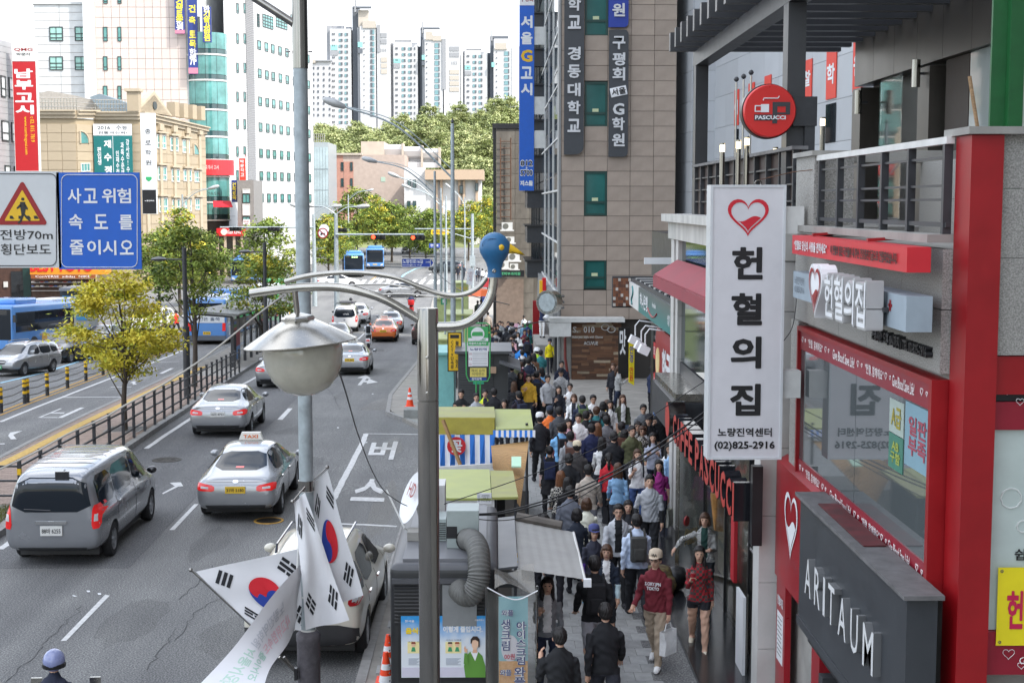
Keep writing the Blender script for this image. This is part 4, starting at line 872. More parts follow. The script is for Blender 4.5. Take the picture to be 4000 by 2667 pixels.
def volume(parent,front,depth,z0,z1,mt,name='wall'):
 """front: ground line of the visible fronts; closed to the back by the vector depth"""
 pts=[Vector((p.x,p.y,z0))for p in front]+[Vector((front[-1].x,front[-1].y,z0))+depth,Vector((front[0].x,front[0].y,z0))+depth]
 return MB().slab(pts,(0,0,z1-z0)).build(name,mt,parent,world=True)
def wq(pl,u,x0,y0,x1,y1):
 p=onp(x0,y1,pl);wd=abs((onp(x1,y1,pl)-p).dot(u));ht=onp(x0,y0,pl).z-p.z;return p,wd,ht
def win_at(parent,p,u,wd,ht,fr,gl,cols=1,rows=((0,1),),t=.09,name='window',open_=False):
 n=u.cross(UZ);b=MB();d=.10
 b.obox(p-n*.01,u*wd,UZ*t,n*d);b.obox(p+UZ*(ht-t)-n*.01,u*wd,UZ*t,n*d);b.obox(p+UZ*t-n*.01,u*t,UZ*(ht-2*t),n*d);b.obox(p+u*(wd-t)+UZ*t-n*.01,u*t,UZ*(ht-2*t),n*d)
 for k in range(1,cols):b.obox(p+u*(wd*k/cols-t/3)+UZ*t-n*.01,u*t*.66,UZ*(ht-2*t),n*d*.9)
 for a,c in rows[1:]:b.obox(p+UZ*(ht*a-t/2)+u*t-n*.01,u*(wd-2*t),UZ*t,n*d*.95)
 f=b.build(name,fr,parent,world=True);MB().obox(p+u*t*.5+UZ*t*.5+n*.005,u*(wd-t),UZ*(ht-t),n*.03).build('pane',gl,f,world=True);return f
DKF=M('dark_window_frame',(.03,.04,.042),.4,var=.1);WFR=M('white_window_frame',(.6,.6,.58),.5,var=.05)
GG=M('teal_office_glass',(.10,.27,.26),.12,var=.35,scale=.5,spec=.6);GGD=M('dark_office_glass',(.03,.07,.075),.08,var=.4,scale=.6,spec=.7)
d5=dirv(5);P1=at(62,400,112);pl1=plane(P1,d5)
b1=thing('grey_slat_building','pale grey building with thin horizontal joints at far left edge','building',(P1.x,P1.y,gz(112)))
GS=M('pale_grey_tile',(.34,.34,.35),.6,var=.08,scale=.7)
f0=P1-d5*26;top1=at(62,176,112).z
volume(b1,[f0,P1],Vector((-14,2,0)),-2.3,top1,M('joint_pale',(.2,.2,.2),.8,var=0))
z=0.0;n1=d5.cross(UZ)
while z<top1-.3:
 for k in range(6):MB().obox(f0+d5*(k*4.35)+UZ*(z-f0.z),d5*4.32,UZ*.44,n1*.06).build('wall_plank',GS,b1,world=True)
 z+=.46
for(x0,y0,x1,y1)in((0,295,18,378),(32,302,57,383),(3,470,32,550),(42,478,68,555),(15,645,37,690),(52,650,75,690)):
 p,wd,ht=wq(pl1,d5,x0,y0,x1,y1);win_at(b1,p+n1*.06,d5,wd,ht,DKF,M('pale_window_glass',(.55,.58,.6),.2,var=.15),1,((0,1),(.4,1)))
t,W_,Hh=sgn('red_vertical_sign','tall red vertical sign with white letters and yellow web address',62,136,173,668,110,.5,flat('B01A22'),edge=OFFW)
MB().box((-W_/2,-.02,Hh*.865),(W_/2,.0,Hh)).build('white_top',OFFW,t);ltr(t,'QMG',0,Hh*.955,W_*.8,Hh*.028,REDP,y=-.02);ltr(t,'박문각',0,Hh*.92,W_*.6,Hh*.022,DKF,y=-.02)
for ch,z in zip('남부고시',(.77,.68,.58,.485)):ltr(t,ch,-.05,Hh*z,W_*.8,Hh*.075,WHITE,bold=.04)
MB().text('t 02. 815. 7819',(.28*W_,-.002,Hh*.33),-UZ,UX,Hh*.20,W_*.17,.006,bold=.01).build('lettering',YELP,t);MB().text('www.nambugosi.com',(-.02*W_,-.002,Hh*.28),-UZ,UX,Hh*.30,W_*.17,.006,bold=.01).build('lettering',YELP,t)
TAN=M('cream_stone',(.37,.305,.215),.75,var=.07,scale=.6,obj_rand=.05);TAN2=M('cream_trim',(.42,.355,.26),.75,var=.12,scale=1)
d13=dirv(13);Y2=150.0
b2=thing('cream_academy','cream classical academy building with pediment and arched windows','building',at(400,1080,Y2));b2.location.z=-2.2
A,B,C_=at(125,440,Y2),at(295,440,Y2),at(370,440,Y2+2.5);D=at(545,440,Y2+2.5);pl2=plane(D,d13);E=onp(800,500,pl2)
zt2=at(400,440,Y2).z-.6
volume(b2,[A,B,C_,D,E],Vector((-6,26,0)),-2.3,zt2,M('joint_cream',(.36,.29,.19),.85,var=0))
for(p,q,nu)in((A,B,3),(B,C_,1),(C_,D,3)):
 panels(b2,Vector((p.x,p.y,0)),Vector((q.x,q.y,0)),1.0,1.0+int((zt2-1.0)/.95)*.95,nu,.95,TAN,'stone_panel',th=.06,gap=.05)
panels(b2,Vector((D.x,D.y,0)),Vector((E.x,E.y,0)),1.0,1.0+int((zt2-1.0)/.95)*.95,8,.95,TAN,'stone_panel',th=.06,gap=.05)
for(h0,h1,o_)in((0,.35,.25),(.35,.7,.5),(.7,.85,.7)):
 b=MB();P=[A,B,C_,D,E]
 for p,q in zip(P,P[1:]):
  u=(q-p).normalized();n=u.cross(UZ);b.obox(Vector((p.x,p.y,zt2+h0))-u*.1,u*((q-p).length+.2),UZ*(h1-h0-.004),n*o_)
 b.build('cornice',TAN2,b2,world=True)
n13=d13.cross(UZ);pm=D+d13*2.2;c0=Vector((pm.x,pm.y,zt2+.86))
MB().slab([c0-d13*2.6,c0+d13*5.2,c0+d13*1.3+UZ*2.0],-n13*.8).build('pediment',TAN,b2,world=True);MB().slab([c0-d13*3.0,c0+d13*5.6,c0+d13*1.3+UZ*2.4,],-n13*.75).build('pediment_rim',TAN2,b2,world=True)
MB().lathe([(.45,0),(.45,.1),(0,.1)],c0+d13*1.3+UZ*.85+n13*.0,16,ax=n13).build('round_emblem',DKF,b2,world=True)
for(x,y,s)in((522,437,1.6),):
 q=at(x,440,Y2+2);MB().box((q.x-.6,q.y-.3,zt2+.86),(q.x+.6,q.y+.9,zt2+2.9)).build('roof_pier',TAN,b2,world=True);MB().box((q.x-.8,q.y-.5,zt2+2.9),(q.x+.8,q.y+1.1,zt2+3.2)).build('pier_cap',TAN2,b2,world=True)
for k in range(4):q=D+d13*(8.5+k*2.3);MB().obox(Vector((q.x,q.y,zt2+.86)),d13*1.1,-n13*1,UZ*1.6).build('roof_pier',TAN,b2,world=True)
rb_=MB()
for i in range(15):q=A.lerp(B,i/14);rb_.tube([(q.x,q.y+.3,zt2+.8),(q.x,q.y+.3,zt2+2.1)],.04,5)
for i in range(13):q=C_.lerp(D,i/15);rb_.tube([(q.x,q.y+.3,zt2+.8),(q.x,q.y+.3,zt2+2.1)],.04,5)
for z in(1.2,1.65,2.1):rb_.tube([(A.x,A.y+.3,zt2+z),(B.x,B.y+.3,zt2+z),(C_.x,C_.y+.3,zt2+z),(D.x-1.5,D.y+.3,zt2+z)],.045,5)
rb_.build('roof_railing',STEEL2,b2,world=True)
MB().slab([at(120,372,Y2+6),at(190,355,Y2+6),at(285,372,Y2+6),at(440,410,Y2+6),at(440,440,Y2+6),at(120,440,Y2+6)],(0,5,0)).build('roof_canopy',M('grey_roof_sheet',(.34,.32,.29),.7,var=.2),b2,world=True);MB().slab([at(350,380,Y2+5),at(388,366,Y2+5),at(500,405,Y2+5),at(520,440,Y2+5),at(400,440,Y2+5)],(0,5,0)).build('roof_canopy',M('slate_roof_sheet',(.18,.23,.27),.6,var=.1),b2,world=True)
for(x0,y0,x1,y1)in((610,525,645,580),(662,535,693,590),(710,545,737,597),(613,650,648,705),(667,660,698,710),(714,662,745,708),(618,772,652,830),(670,778,700,828),(718,778,745,825),(757,668,780,712),(760,775,785,820)):
 p,wd,ht=wq(pl2,d13,x0,y0,x1,y1);win_at(b2,p+n13*.06,d13,wd,ht,WFR,GG,3,((0,1),(.4,1)),t=.12)
 MB().obox(p+UZ*(ht+.15)+n13*.06-d13*.15,d13*(wd+.3),UZ*.18,n13*.35).build('window_hood',TAN2,b2,world=True)
for k in range(5):q=D+d13*(.8+k*3.35);MB().obox(Vector((q.x,q.y,2)),d13*.6,UZ*(zt2-2),n13*.22).build('pilaster',TAN2,b2,world=True);MB().obox(Vector((q.x,q.y,zt2-.9))-d13*.2,d13*1.0,UZ*.7,n13*.4).build('capital',TAN2,b2,world=True)
def arch_win(pl,u,x0,y0,x1,y1,parent):
 p,wd,ht=wq(pl,u,x0,y0,x1,y1);n=u.cross(UZ);r=wd;c=p+n*.07
 MB().slab([c,c+u*wd]+[c+u*(wd*math.cos(k*math.pi/16))+UZ*(ht*math.sin(k*math.pi/16))for k in range(1,9)],n*.06).build('arched_window',GG,parent,world=True)
 MB().tube([c+n*.07+u*(wd*1.06*math.cos(k*math.pi/16))+UZ*(ht*1.06*math.sin(k*math.pi/16))for k in range(0,9)]+[c+n*.07],.1,5).build('arch_trim',TAN2,parent,world=True)
u2=(C_-B).normalized();arch_win(plane(B,u2),u2,310,515,342,560,b2);arch_win(pl2,d13,753,565,772,602,b2)
p,wd,ht=wq(plane(B,u2),u2,313,638,349,672);win_at(b2,p+u2.cross(UZ)*.07,u2,wd,ht,WFR,GG,3)
t,W_,Hh=sgn('teal_banner','teal academy banner with white header hung on cream wall',370,514,485,720,Y2+1.9,.12,M('teal_vinyl',(.005,.14,.14),.5,var=.05),'banner')
MB().box((-W_/2-.003,-.02,Hh*.81),(W_/2+.003,0,Hh)).build('white_header',WHITE,t);ltr(t,'2016   수능',0,Hh*.94,W_*.78,Hh*.075,DKF,y=-.02,bold=.02);ltr(t,'전통과신뢰!',0,Hh*.855,W_*.75,Hh*.045,DKF,y=-.02)
for ch,z in zip('재수정',(.67,.45,.24)):ltr(t,ch,-.14*W_,Hh*z,W_*.19,Hh*.13,WHITE,bold=.04)
ltr(t,'편\n입\n생',-.36*W_,Hh*.47,W_*.1,Hh*.30,WHITE,bold=.02);ltr(t,'강\n사\n진\n!\n수\n준',.38*W_,Hh*.42,W_*.085,Hh*.66,WHITE,bold=.02);ltr(t,'과\n목\n수\n준\n에',.24*W_,Hh*.42,W_*.085,Hh*.56,WHITE,bold=.02);ltr(t,'인\n재\n수\n정',.11*W_,Hh*.36,W_*.085,Hh*.40,WHITE,bold=.02);MB().box((-.005*W_,-.01,0),(.005*W_,0,Hh*.8)).build('divider',WHITE,t)
t,W_,Hh=sgn('white_vertical_sign','white vertical academy sign with green shield and black foot',558,602,443,835,Y2-2,.5,WHITE,edge=M('sign_frame'))
for ch,y in zip('종로학원',(.82,.71,.61,.51)):ltr(t,ch,0,Hh*y,W_*.45,Hh*.05,DKF)
MB().box((-W_/2-.003,-.02,0),(W_/2+.003,0,Hh*.24)).build('black_foot',BLACK,t);MB().slab([(-.3,-.001,Hh*.37),(.3,-.001,Hh*.37),(.3,-.001,Hh*.345),(0,-.001,Hh*.32),(-.3,-.001,Hh*.345)],(0,-.03,0)).build('green_shield',flat('2F9A60'),t);ltr(t,'노량진학원',0,Hh*.13,W_*.7,Hh*.012,WHITE,y=-.02)
Y3=186.0
b3=thing('pink_tile_tower','tall pale pink tiled tower with white panelled wing and slit windows','building',at(500,1000,Y3));b3.location.z=-2.2
PNK=M('pale_pink_tile',(.56,.485,.45),.5,var=.04,scale=.4,obj_rand=.03);WPN=M('white_wall_panel',(.53,.55,.555),.55,var=.1,scale=.8,obj_rand=.03);JT=M('joint_tile',(.34,.30,.28),.8,var=0)
a,c=at(145,500,Y3+1),at(345,500,Y3+1);za,ztW=at(200,440,Y3).z-8,at(200,18,Y3+1).z
volume(b3,[a,c],Vector((0,20,0)),-2.3,ztW,JT)
panels(b3,Vector((a.x,a.y,0)),Vector((c.x,c.y,0)),ztW-24*1.02,ztW,2,1.02,WPN,'wall_panel',th=.08,gap=.05)
MB().box((a.x-.2,a.y-.3,ztW),(c.x,a.y+20,ztW+.3)).build('coping',WPN,b3,world=True);MB().tube([(a.x+.5,a.y,ztW+1),(c.x,a.y,ztW+1)],.05,5).build('roof_rail',STEEL2,b3,world=True)
pl3f=plane(at(300,400,Y3-.06+1),UX)
for(x0,x1)in((194,247),(293,343)):
 for(y0,y1)in((105,161),(221,275)):p,wd,ht=wq(plane(at(300,400,Y3+.9),UX),UX,x0,y0,x1,y1);win_at(b3,p,UX,wd,ht,DKF,M('teal_lit_glass',(.28,.5,.45),.2,var=.15),2,((0,1),(.5,1),(.22,1)),t=.12)
q0,q1,q2=at(340,500,Y3),at(383,500,Y3),at(735,500,Y3);zz=at(500,-260,Y3).z
MB().box((q0.x,Y3-.6,-2.2),(q1.x,Y3+20,zz)).build('corner_pier',WPN,b3,world=True)
volume(b3,[q1,q2],Vector((0,22,0)),-2.3,zz,JT)
panels(b3,Vector((q1.x,Y3,0)),Vector((q2.x,Y3,0)),at(500,430,Y3).z-1.3*4,at(500,430,Y3).z+1.3*12,11,1.3,PNK,'wall_tile',th=.08,gap=.05)
for(x0,x1)in((404,421),(460,475)):
 for(y0,y1)in((-20,15),(106,162),(221,276),(336,390)):p,wd,ht=wq(plane(at(300,400,Y3-.09),UX),UX,x0,y0,x1,y1);win_at(b3,p,UX,wd,ht,DKF,GG,1,((0,1),(.25,1)),t=.08)
q3=at(792,500,Y3+1);volume(b3,[q2,q3],Vector((2,22,0)),-2.3,zz,WPN)
for(x0,y0,x1,y1)in((745,290,764,338),(750,398,768,452),(772,66,782,180)):p,wd,ht=wq(plane(q2-UY*.1,(q3-q2).normalized()),(q3-q2).normalized(),x0,y0,x1,y1);win_at(b3,p,(q3-q2).normalized(),wd,ht,DKF,GGD,1,t=.1)
def vbanner(x0,x1,y0,y1,Y,label,chars,tail=None):
 t,W,Hh=sgn('navy_vertical_sign',label,x0,x1,y0,y1,Y,.3,M('navy_vinyl',(.02,.04,.20),.45,var=.06),group='navy academy signs')
 z0=t.location.z
 for ch,y,m_ in chars:ltr(t,ch,0,at(x0,y,Y).z-z0,W*.72,W*.8,m_,bold=.03)
 if tail:MB().box((-W/2,-.012,Hh*.005),(W/2,-.002,Hh*.06)).build('pink_foot',flat('D07A90'),t)
YL=flat('E8D840')
vbanner(684,716,-120,133,Y3-1,'navy vertical sign with yellow letters, leftmost on pink tower',[('건',8,YL),('축',28,YL),('토',56,YL),('목',76,YL),('학',95,WHITE),('원',108,WHITE)],1)
vbanner(737,765,-120,290,Y3-1,'longest navy vertical sign with yellow letters on pink tower edge',[('건',35,YL),('축',80,YL),('토',135,YL),('목',172,YL),('학',205,WHITE),('원',222,WHITE),('7F',240,WHITE)],1)
vbanner(792,823,27,166,Y3-2,'navy vertical sign with yellow letters above curved glass tower',[('한',36,WHITE),('기',54,YL),('술',75,YL),('고',95,YL),('시',112,YL),('학',131,YL),('원',148,YL)])
t,W_,Hh=sgn('small_red_sign','small red vertical sign with white letters on white tower',935,957,605,705,Y3-3,.3,flat('D83A2A'));MB().box((-W_/2,-.02,Hh*.86),(W_/2,0,Hh)).build('white_top',WHITE,t)
for ch,z in zip('박문각고',(.74,.57,.40,.22)):ltr(t,ch,0,Hh*z,W_*.6,Hh*.13,WHITE)
vbanner(905,925,704,790,Y3-3,'small low navy sign with yellow letters beside white tower entrance',[('건',722,YL),('축',738,YL),('토',757,YL),('목',772,YL)])
gt=thing('curved_glass_tower','curved green glass stair tower with red sign band','building',at(838,1000,Y3));gt.location.z=-2.2
cc=at(815,500,Y3+1.5);rr=2.55;zt3=at(838,125,Y3).z
def arcwall(r,z0,z1,a0,a1,n,mt,name):
 b=MB();P=[Vector((cc.x+r*math.sin(R(a0+(a1-a0)*k/n)),cc.y-r*math.cos(R(a0+(a1-a0)*k/n)),0))for k in range(n+1)]
 b.add([(p.x,p.y,z0)for p in P]+[(p.x,p.y,z1)for p in P],[(k,k+1,k+n+2,k+n+1)for k in range(n)]);return b.build(name,mt,gt,world=True)
MB().lathe([(rr-.15,0),(rr-.15,zt3+2)],(cc.x,cc.y,-2.2),24).build('core',M('dark_interior'),gt,world=True)
fl=[at(838,y,Y3).z for y in(125,215,315,430,535,625,690,790,860)]
for z1_,z0_ in zip(fl,fl[1:]):
 for k in range(5):
  arcwall(rr,z0_+.75,z1_-.12,-60+k*33,-60+k*33+32,4,GG,'curved_pane');arcwall(rr+.01,z0_+.1,z0_+.7,-60+k*33,-60+k*33+32,4,GGD,'curved_pane')
 arcwall(rr+.12,z0_-.1,z0_+.1,-70,110,20,OFFW,'floor_band')
arcwall(rr+.6,at(838,685,Y3).z,at(838,625,Y3).z,-65,100,16,flat('D03038'),'red_sign_band');MB().text('공인중개사 고시',(cc.x+.6,cc.y-rr-.63,at(838,655,Y3).z),UX,UZ,2.4,.55,.02).build('lettering',WHITE,gt,world=True)
MB().text('한국건축토목',(cc.x+.6,cc.y-rr-.3,at(838,757,Y3).z),UX,UZ,2.6,.5,.02).build('lettering',DKF,gt,world=True)
MB().slab([at(832,788,Y3-2),at(900,788,Y3-2),at(909,810,Y3-3.2),at(834,810,Y3-3.2)],(0,0,.1)).build('red_awning',flat('C82838'),gt,world=True)
WT=M('white_render',(.60,.605,.61),.6,var=.03,scale=.5);P4=at(880,400,Y3+2);pl4=plane(P4,d13)
b4=thing('white_office_tower','white office tower with rows of narrow teal windows and grey louvre strip','building',P4);b4.location=(P4.x,P4.y,-2.2)
E4=onp(1222,400,pl4);volume(b4,[P4,E4],Vector((-4,30,0)),-2.3,at(1000,-260,Y3).z,WT)
LV=M('grey_louvre',(.30,.30,.31),.6,var=.1)
p=onp(972,900,pl4);wl=(onp(1003,900,pl4)-p).dot(d13);z0_=0
lv=MB();z=4.0
while z<44:lv.obox(Vector((p.x,p.y,z)),d13*wl,UZ*.16,n13*.14);z+=.24
lv.build('louvres',LV,b4,world=True,kind='stuff')
for(x0,x1)in((923,931),(951,959)):
 for y in(12,130,245,358,465,572,665):p,wd,ht=wq(pl4,d13,x0,y,x1,y+40);win_at(b4,p,d13,wd,ht,DKF,GG,1,((0,1),(.25,1)),t=.1)
for j,y in enumerate((158,268,377,478,580,668,755)):
 z=onp(1010,y+36,pl4).z
 for x in(1010,1038,1063,1091,1118,1146,1174,1200):p=onp(x,500,pl4);win_at(b4,Vector((p.x,p.y,z)),d13,1.25,1.25,DKF,GG,1,((0,1),(.25,1)),t=.1)
for(x0,x1)in((1003,1013),(1025,1066),(1077,1121),(1135,1175)):p,wd,ht=wq(pl4,d13,x0,56,x1,105);win_at(b4,p,d13,wd,1.8,DKF,GG,4,((0,1),(.25,1),(.5,1),(.75,1)),t=.1)
for i in range(9):p=onp(1003,120+i*80,pl4);MB().obox(p,d13*((E4-p).dot(d13)),UZ*.04,n13*.02).build('joint',LV,b4,world=True)
for i in range(14):p=onp(884,40+i*62,pl4);MB().obox(p,d13*2.9,UZ*.05,n13*.02).build('joint',LV,b4,world=True)
en=thing('grey_stone_entrance','grey stone entrance block at the foot of the white tower','building',at(960,1000,Y3-4));q=at(930,930,Y3-4);q1=at(990,704,Y3-4)
MB().box((q.x,Y3-4,-2.2),(q1.x,Y3+3,q1.z)).build('wall',M('grey_stone',(.22,.21,.2),.7,var=.15),en,world=True)
for(y0,y1,m_)in((738,755,WHITE),(757,793,GG),(796,842,WHITE),(845,860,GG)):p,wd,ht=wq(plane(at(950,800,Y3-4.02),UX),UX,948,y0,977,y1);win_at(en,p,UX,wd,ht,DKF if m_ is GG else WFR,m_,2 if m_ is GG else 1,t=.08)
bk=thing('burger_shop','burger shop with red fascia and white lettering at street corner','shop front',at(900,985,Y3-6));q,q1=at(846,922,Y3-6),at(950,892,Y3-6);MB().box((q.x,Y3-6,q.z),(q1.x,Y3-4.1,q1.z)).build('fascia',flat('C81E28'),bk,world=True)
MB().text('BURGER KING',at(905,906,Y3-6),UX,UZ,2.3,.5,.02,bold=.02).build('lettering',WHITE,bk,world=True);MB().lathe([(.4,0),(.4,.05),(0,.05)],at(875,906,Y3-6),16,ax=(0,-1,0)).build('round_logo',flat('F0E0D0'),bk,world=True)
MB().box((q.x+.2,Y3-5.5,-2.2),(q1.x,Y3-4.1,q.z)).build('glass_front',GLASSD,bk,world=True)
for x in(850,880,915,945):p=at(x,950,Y3-5.6);MB().box((p.x-.15,Y3-5.7,-2.2),(p.x+.15,Y3-5.5,q.z)).build('pier',flat('B8A898'),bk,world=True)
t,W_,Hh=sgn('round_burger_sign','round white burger sign with red letters above burger shop',950,975,857,882,Y3-6,.2,WHITE);ltr(t,'BURGER\nKING',0,Hh/2,W_*.8,Hh*.6,REDP,bold=.02)
sh=thing('shoe_shop','shoe shop with orange fascia and big red letters below the road sign','shop front',at(245,1215,106));Ys=106.0
def bx(t,x0,x1,y0,y1,Y,d,mt,name):a,c=at(x0,y1,Y),at(x1,y0,Y);return MB().box((a.x,Y,a.z),(c.x,Y+d,c.z)).build(name,mt,t,world=True)
bx(sh,117,412,1020,1072,Ys-.6,1.5,flat('E09020'),'fascia');MB().text('BEST FOTO',at(240,1040,Ys-.63),UX,UZ,4.6,.8,.02,bold=.03).build('lettering',flat('D82020'),sh,world=True)
bx(sh,120,372,1073,1088,Ys-.8,.1,flat('8A4A20'),'name_strip');MB().text('ConVERSE  adidas  NIKE',at(245,1080,Ys-.82),UX,UZ,4,.16,.01).build('lettering',WF,sh,world=True)
bx(sh,118,372,1089,1225,Ys+.9,.1,M('brown_shop_back',(.12,.07,.05),.6,var=.3),'back_wall')
for k in range(3):bx(sh,122,366,1103+k*16,1105+k*16,Ys+.3,.5,OFFW,'shelf')
for k in range(26):p=at(128+(k%13)*18,1101+(k//13)*16,Ys+.35);o=MB().cbox((p.x,p.y,p.z),(.22,.1,.09)).build('shoe',flat(['E8E4E0','3A3A40','A03030','4060A0','D0C8B0'][k%5]),sh,world=True)
ds=thing('dark_wood_shop','dark timber shop front at far left edge below road sign','shop front',at(60,1215,107));bx(ds,-40,116,1035,1230,107,2,M('dark_timber',(.07,.035,.025),.6,var=.3),'front');bx(ds,45,92,1060,1160,106.9,.05,GLASSD,'window');bx(ds,92,117,1040,1160,106.8,.1,M('dark_green_panel',(.01,.04,.035),.5),'green_panel');bx(ds,14,30,1100,1122,106.9,.05,OFFW,'notice');bx(ds,66,74,1112,1145,106.85,.05,BLACK,'signboard')
for k,(x0,x1,y0,y1,c_,lb)in enumerate(((236,330,1125,1210,'3A3E42','dark roofed pavement kiosk beyond the blue bus, left one'),(290,345,1165,1280,'9A9C98','grey pavement kiosk behind the yellow tree, right one'))):
 t=thing('pavement_kiosk',lb,'kiosk',at((x0+x1)/2,y1,92-k*8));bx(t,x0,x1,y0+12,y1,92-k*8,2,flat(c_),'cabin');bx(t,x0-6,x1+6,y0,y0+12,91.5-k*8,3,flat('77787A'),'roof');bx(t,x0+8,x1-8,y0+30,y1-30,91.95-k*8,.04,flat('3C88B8'),'poster')
d8=dirv(0);Y5=255.0
b5=thing('brick_hall','pale brick hall with narrow windows behind the junction','building',at(1400,1000,Y5));b5.location.z=-2.2
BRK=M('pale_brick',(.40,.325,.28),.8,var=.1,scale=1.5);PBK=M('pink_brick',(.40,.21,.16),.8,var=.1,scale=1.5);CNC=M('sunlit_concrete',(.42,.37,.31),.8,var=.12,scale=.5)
bx(b5,1282,1580,605,860,Y5,20,BRK,'wall');bx(b5,1282,1340,605,860,Y5-.06,.05,PBK,'brick_bay');bx(b5,1345,1380,632,860,Y5-.06,.05,PBK,'brick_bay');bx(b5,1278,1414,598,606,Y5-.4,1,CNC,'parapet')
for x in(1285,1332,1368):
 for(y0,y1)in((634,668),(697,730),(779,812)):p,wd,ht=wq(plane(at(1400,700,Y5-.08),UX),UX,x,y0,x+10,y1);win_at(b5,p,UX,wd,ht,DKF,GGD,1,((0,1),(.3,1)),t=.08)
for y in(692,775):bx(b5,1488,1505,y,y+18,Y5-.05,.04,flat('9FB4A4'),'square_vent')
b6=thing('concrete_auditorium','concrete auditorium with scooped roof vaults above the brick hall','building',at(1560,650,Y5+12))
bx(b6,1411,1500,553,655,Y5+10,14,CNC,'end_block')
for k,(x0,x1)in enumerate(((1500,1575),(1578,1650),(1652,1718))):
 a0,c0=at(x0,655,Y5+11),at(x1,565+k*8,Y5+11);hgt=c0.z-a0.z
 prof=[(0,hgt),(-.3,hgt*.8),(.3,hgt*.55),(1.6,hgt*.42),(1.6,hgt*.3),(-.2,hgt*.25),(-.2,0),(3,0),(3,hgt)]
 b=MB();b.slab([Vector((a0.x,a0.y+y_,a0.z+z_))for y_,z_ in prof],(c0.x-a0.x,0,0));b.build('vault_bay',WT,b6,world=True)
 MB().box((c0.x-.25,a0.y-.8,a0.z),(c0.x+.1,a0.y+3,c0.z+.2)).build('fin',CNC,b6,world=True)
b7=thing('white_hall','white hall with tan roof band and bracket columns behind traffic lights','building',at(1740,800,Y5-5));bx(b7,1580,1880,700,860,Y5-5,14,WT,'wall');bx(b7,1660,1890,663,702,Y5-7,16,M('tan_band',(.46,.345,.25),.7,var=.06),'roof_band');bx(b7,1580,1662,655,860,Y5-5.5,.45,WT,'left_block')
for x in(1700,1720,1790,1808,1858):bx(b7,x,x+9,702,835,Y5-5.6,.5,M('tan_band'),'column')
for(x,y)in((1592,702),(1612,702),(1590,785),(1612,785),(1795,725),(1855,715),(1795,800),(1855,795)):p,wd,ht=wq(plane(at(1700,760,Y5-5.7),UX),UX,x,y,x+14,y+32);win_at(b7,p,UX,wd,ht,DKF,GGD,1,t=.1)
b8=thing('glass_block','grey glass office block between white tower and brick hall','building',at(1245,800,232));bx(b8,1205,1282,556,860,232,12,M('glass_spandrel',(.30,.34,.36),.3,var=.1),'core')
for i in range(7):
 for(y0,y1)in((575,660),(664,742),(745,806)):bx(b8,1206+i*11,1215+i*11,y0,y1,231.9,.08,M('silver_glass',(.34,.42,.45),.1,var=.25,scale=.3),'glass_pane')
rl_=MB();
for i in range(8):p=at(1212+i*8,556,232);rl_.tube([p,p+UZ*1.3],.05,4)
for z in(.4,.85,1.3):rl_.tube([at(1210,556,232)+UZ*z,at(1270,556,232)+UZ*z],.05,4)
rl_.build('roof_railing',STEEL2,b8,world=True)
AW=M('apartment_white',(.50,.505,.52),.7,var=.03,scale=.1);AG=M('apartment_grey',(.29,.30,.32),.7,var=.04,scale=.1);AD=M('apartment_slate',(.12,.135,.16),.7,var=.05,scale=.1);ATL=M('apartment_teal',(.25,.60,.58),.6,var=.05);ACR=M('apartment_cream',(.45,.41,.36),.7,var=.04,scale=.1)
YA=640.0;s_=YA/5556
AWIN=MB().box((0,-.25,0),(1,0,1)).mesh('window',M('apartment_glass',(.16,.30,.33),.15,var=.5,scale=.2))
AWD=MB().box((0,-.25,0),(1,0,1)).mesh('window',M('apartment_dark_glass',(.10,.11,.13),.2,var=.4,scale=.2))
def apt(label,boxes,cols,floors,crown=None,num=None):
 x0=min(b_[0]for b_ in boxes);x1=max(b_[1]for b_ in boxes);t=thing('apartment_tower',label,'apartment tower',at((x0+x1)/2,795,YA),0,'apartment towers on the ridge');inv=root_matrix(t).inverted()
 for(a,c,y,m_,dy)in boxes:A_,C2=at(a,y,YA),at(c,y,YA);MB().box((A_.x,YA+dy,0),(C2.x,YA+14+dy*.3+rnd.uniform(0,.5),A_.z)).build('wall',m_,t,world=True)
 for(x,wd,y0,m_,dy,h)in cols:
  for k in range(floors):
   y=y0+k*22.9
   if y>520:break
   p=at(x,y,YA+dy);obj('window',AWIN if m_==0 else AWD,t,inv@Vector((p.x,YA+dy,p.z-h*s_)),scale=(wd*s_,1,h*s_))
 if crown:
  for(a,c,y0,y1,m_,dy)in crown:bx(t,a,c,y0,y1,YA+dy,3,m_,'crown')
 if num:MB().text(num,at(num_x[num][0],num_x[num][1],YA-4.3),UX,UZ,2.4,1.5,.05).build('lettering',AG,t,world=True)
num_x={'104':(1498,197),'103':(1775,247)}
apt('low white apartment block with cream roof arcade, leftmost on the ridge',[(1212,1296,240,AW,-6)],[(1222,6,262,1,-6,9),(1240,6,262,1,-6,9),(1262,6,262,1,-6,9),(1285,6,262,1,-6,9)],9,[(1212,1232,234,246,ACR,-7),(1232,1296,234,240,AG,-7)])
apt('apartment tower with teal panel left of the tower numbered 104',[(1275,1295,100,AG,0),(1290,1372,115,AW,-2)],[(1298,4,130,1,-2,7),(1305,3,130,1,-2,7),(1324,6,130,0,-2,10),(1331,7,130,1,-2,10),(1347,6,130,0,-2,10),(1353,6,130,1,-2,10)],16,[(1293,1318,176,196,ATL,-2.2),(1293,1320,198,216,AG,-2.3),(1280,1342,100,118,AG,3),(1350,1372,105,120,AG,2)])
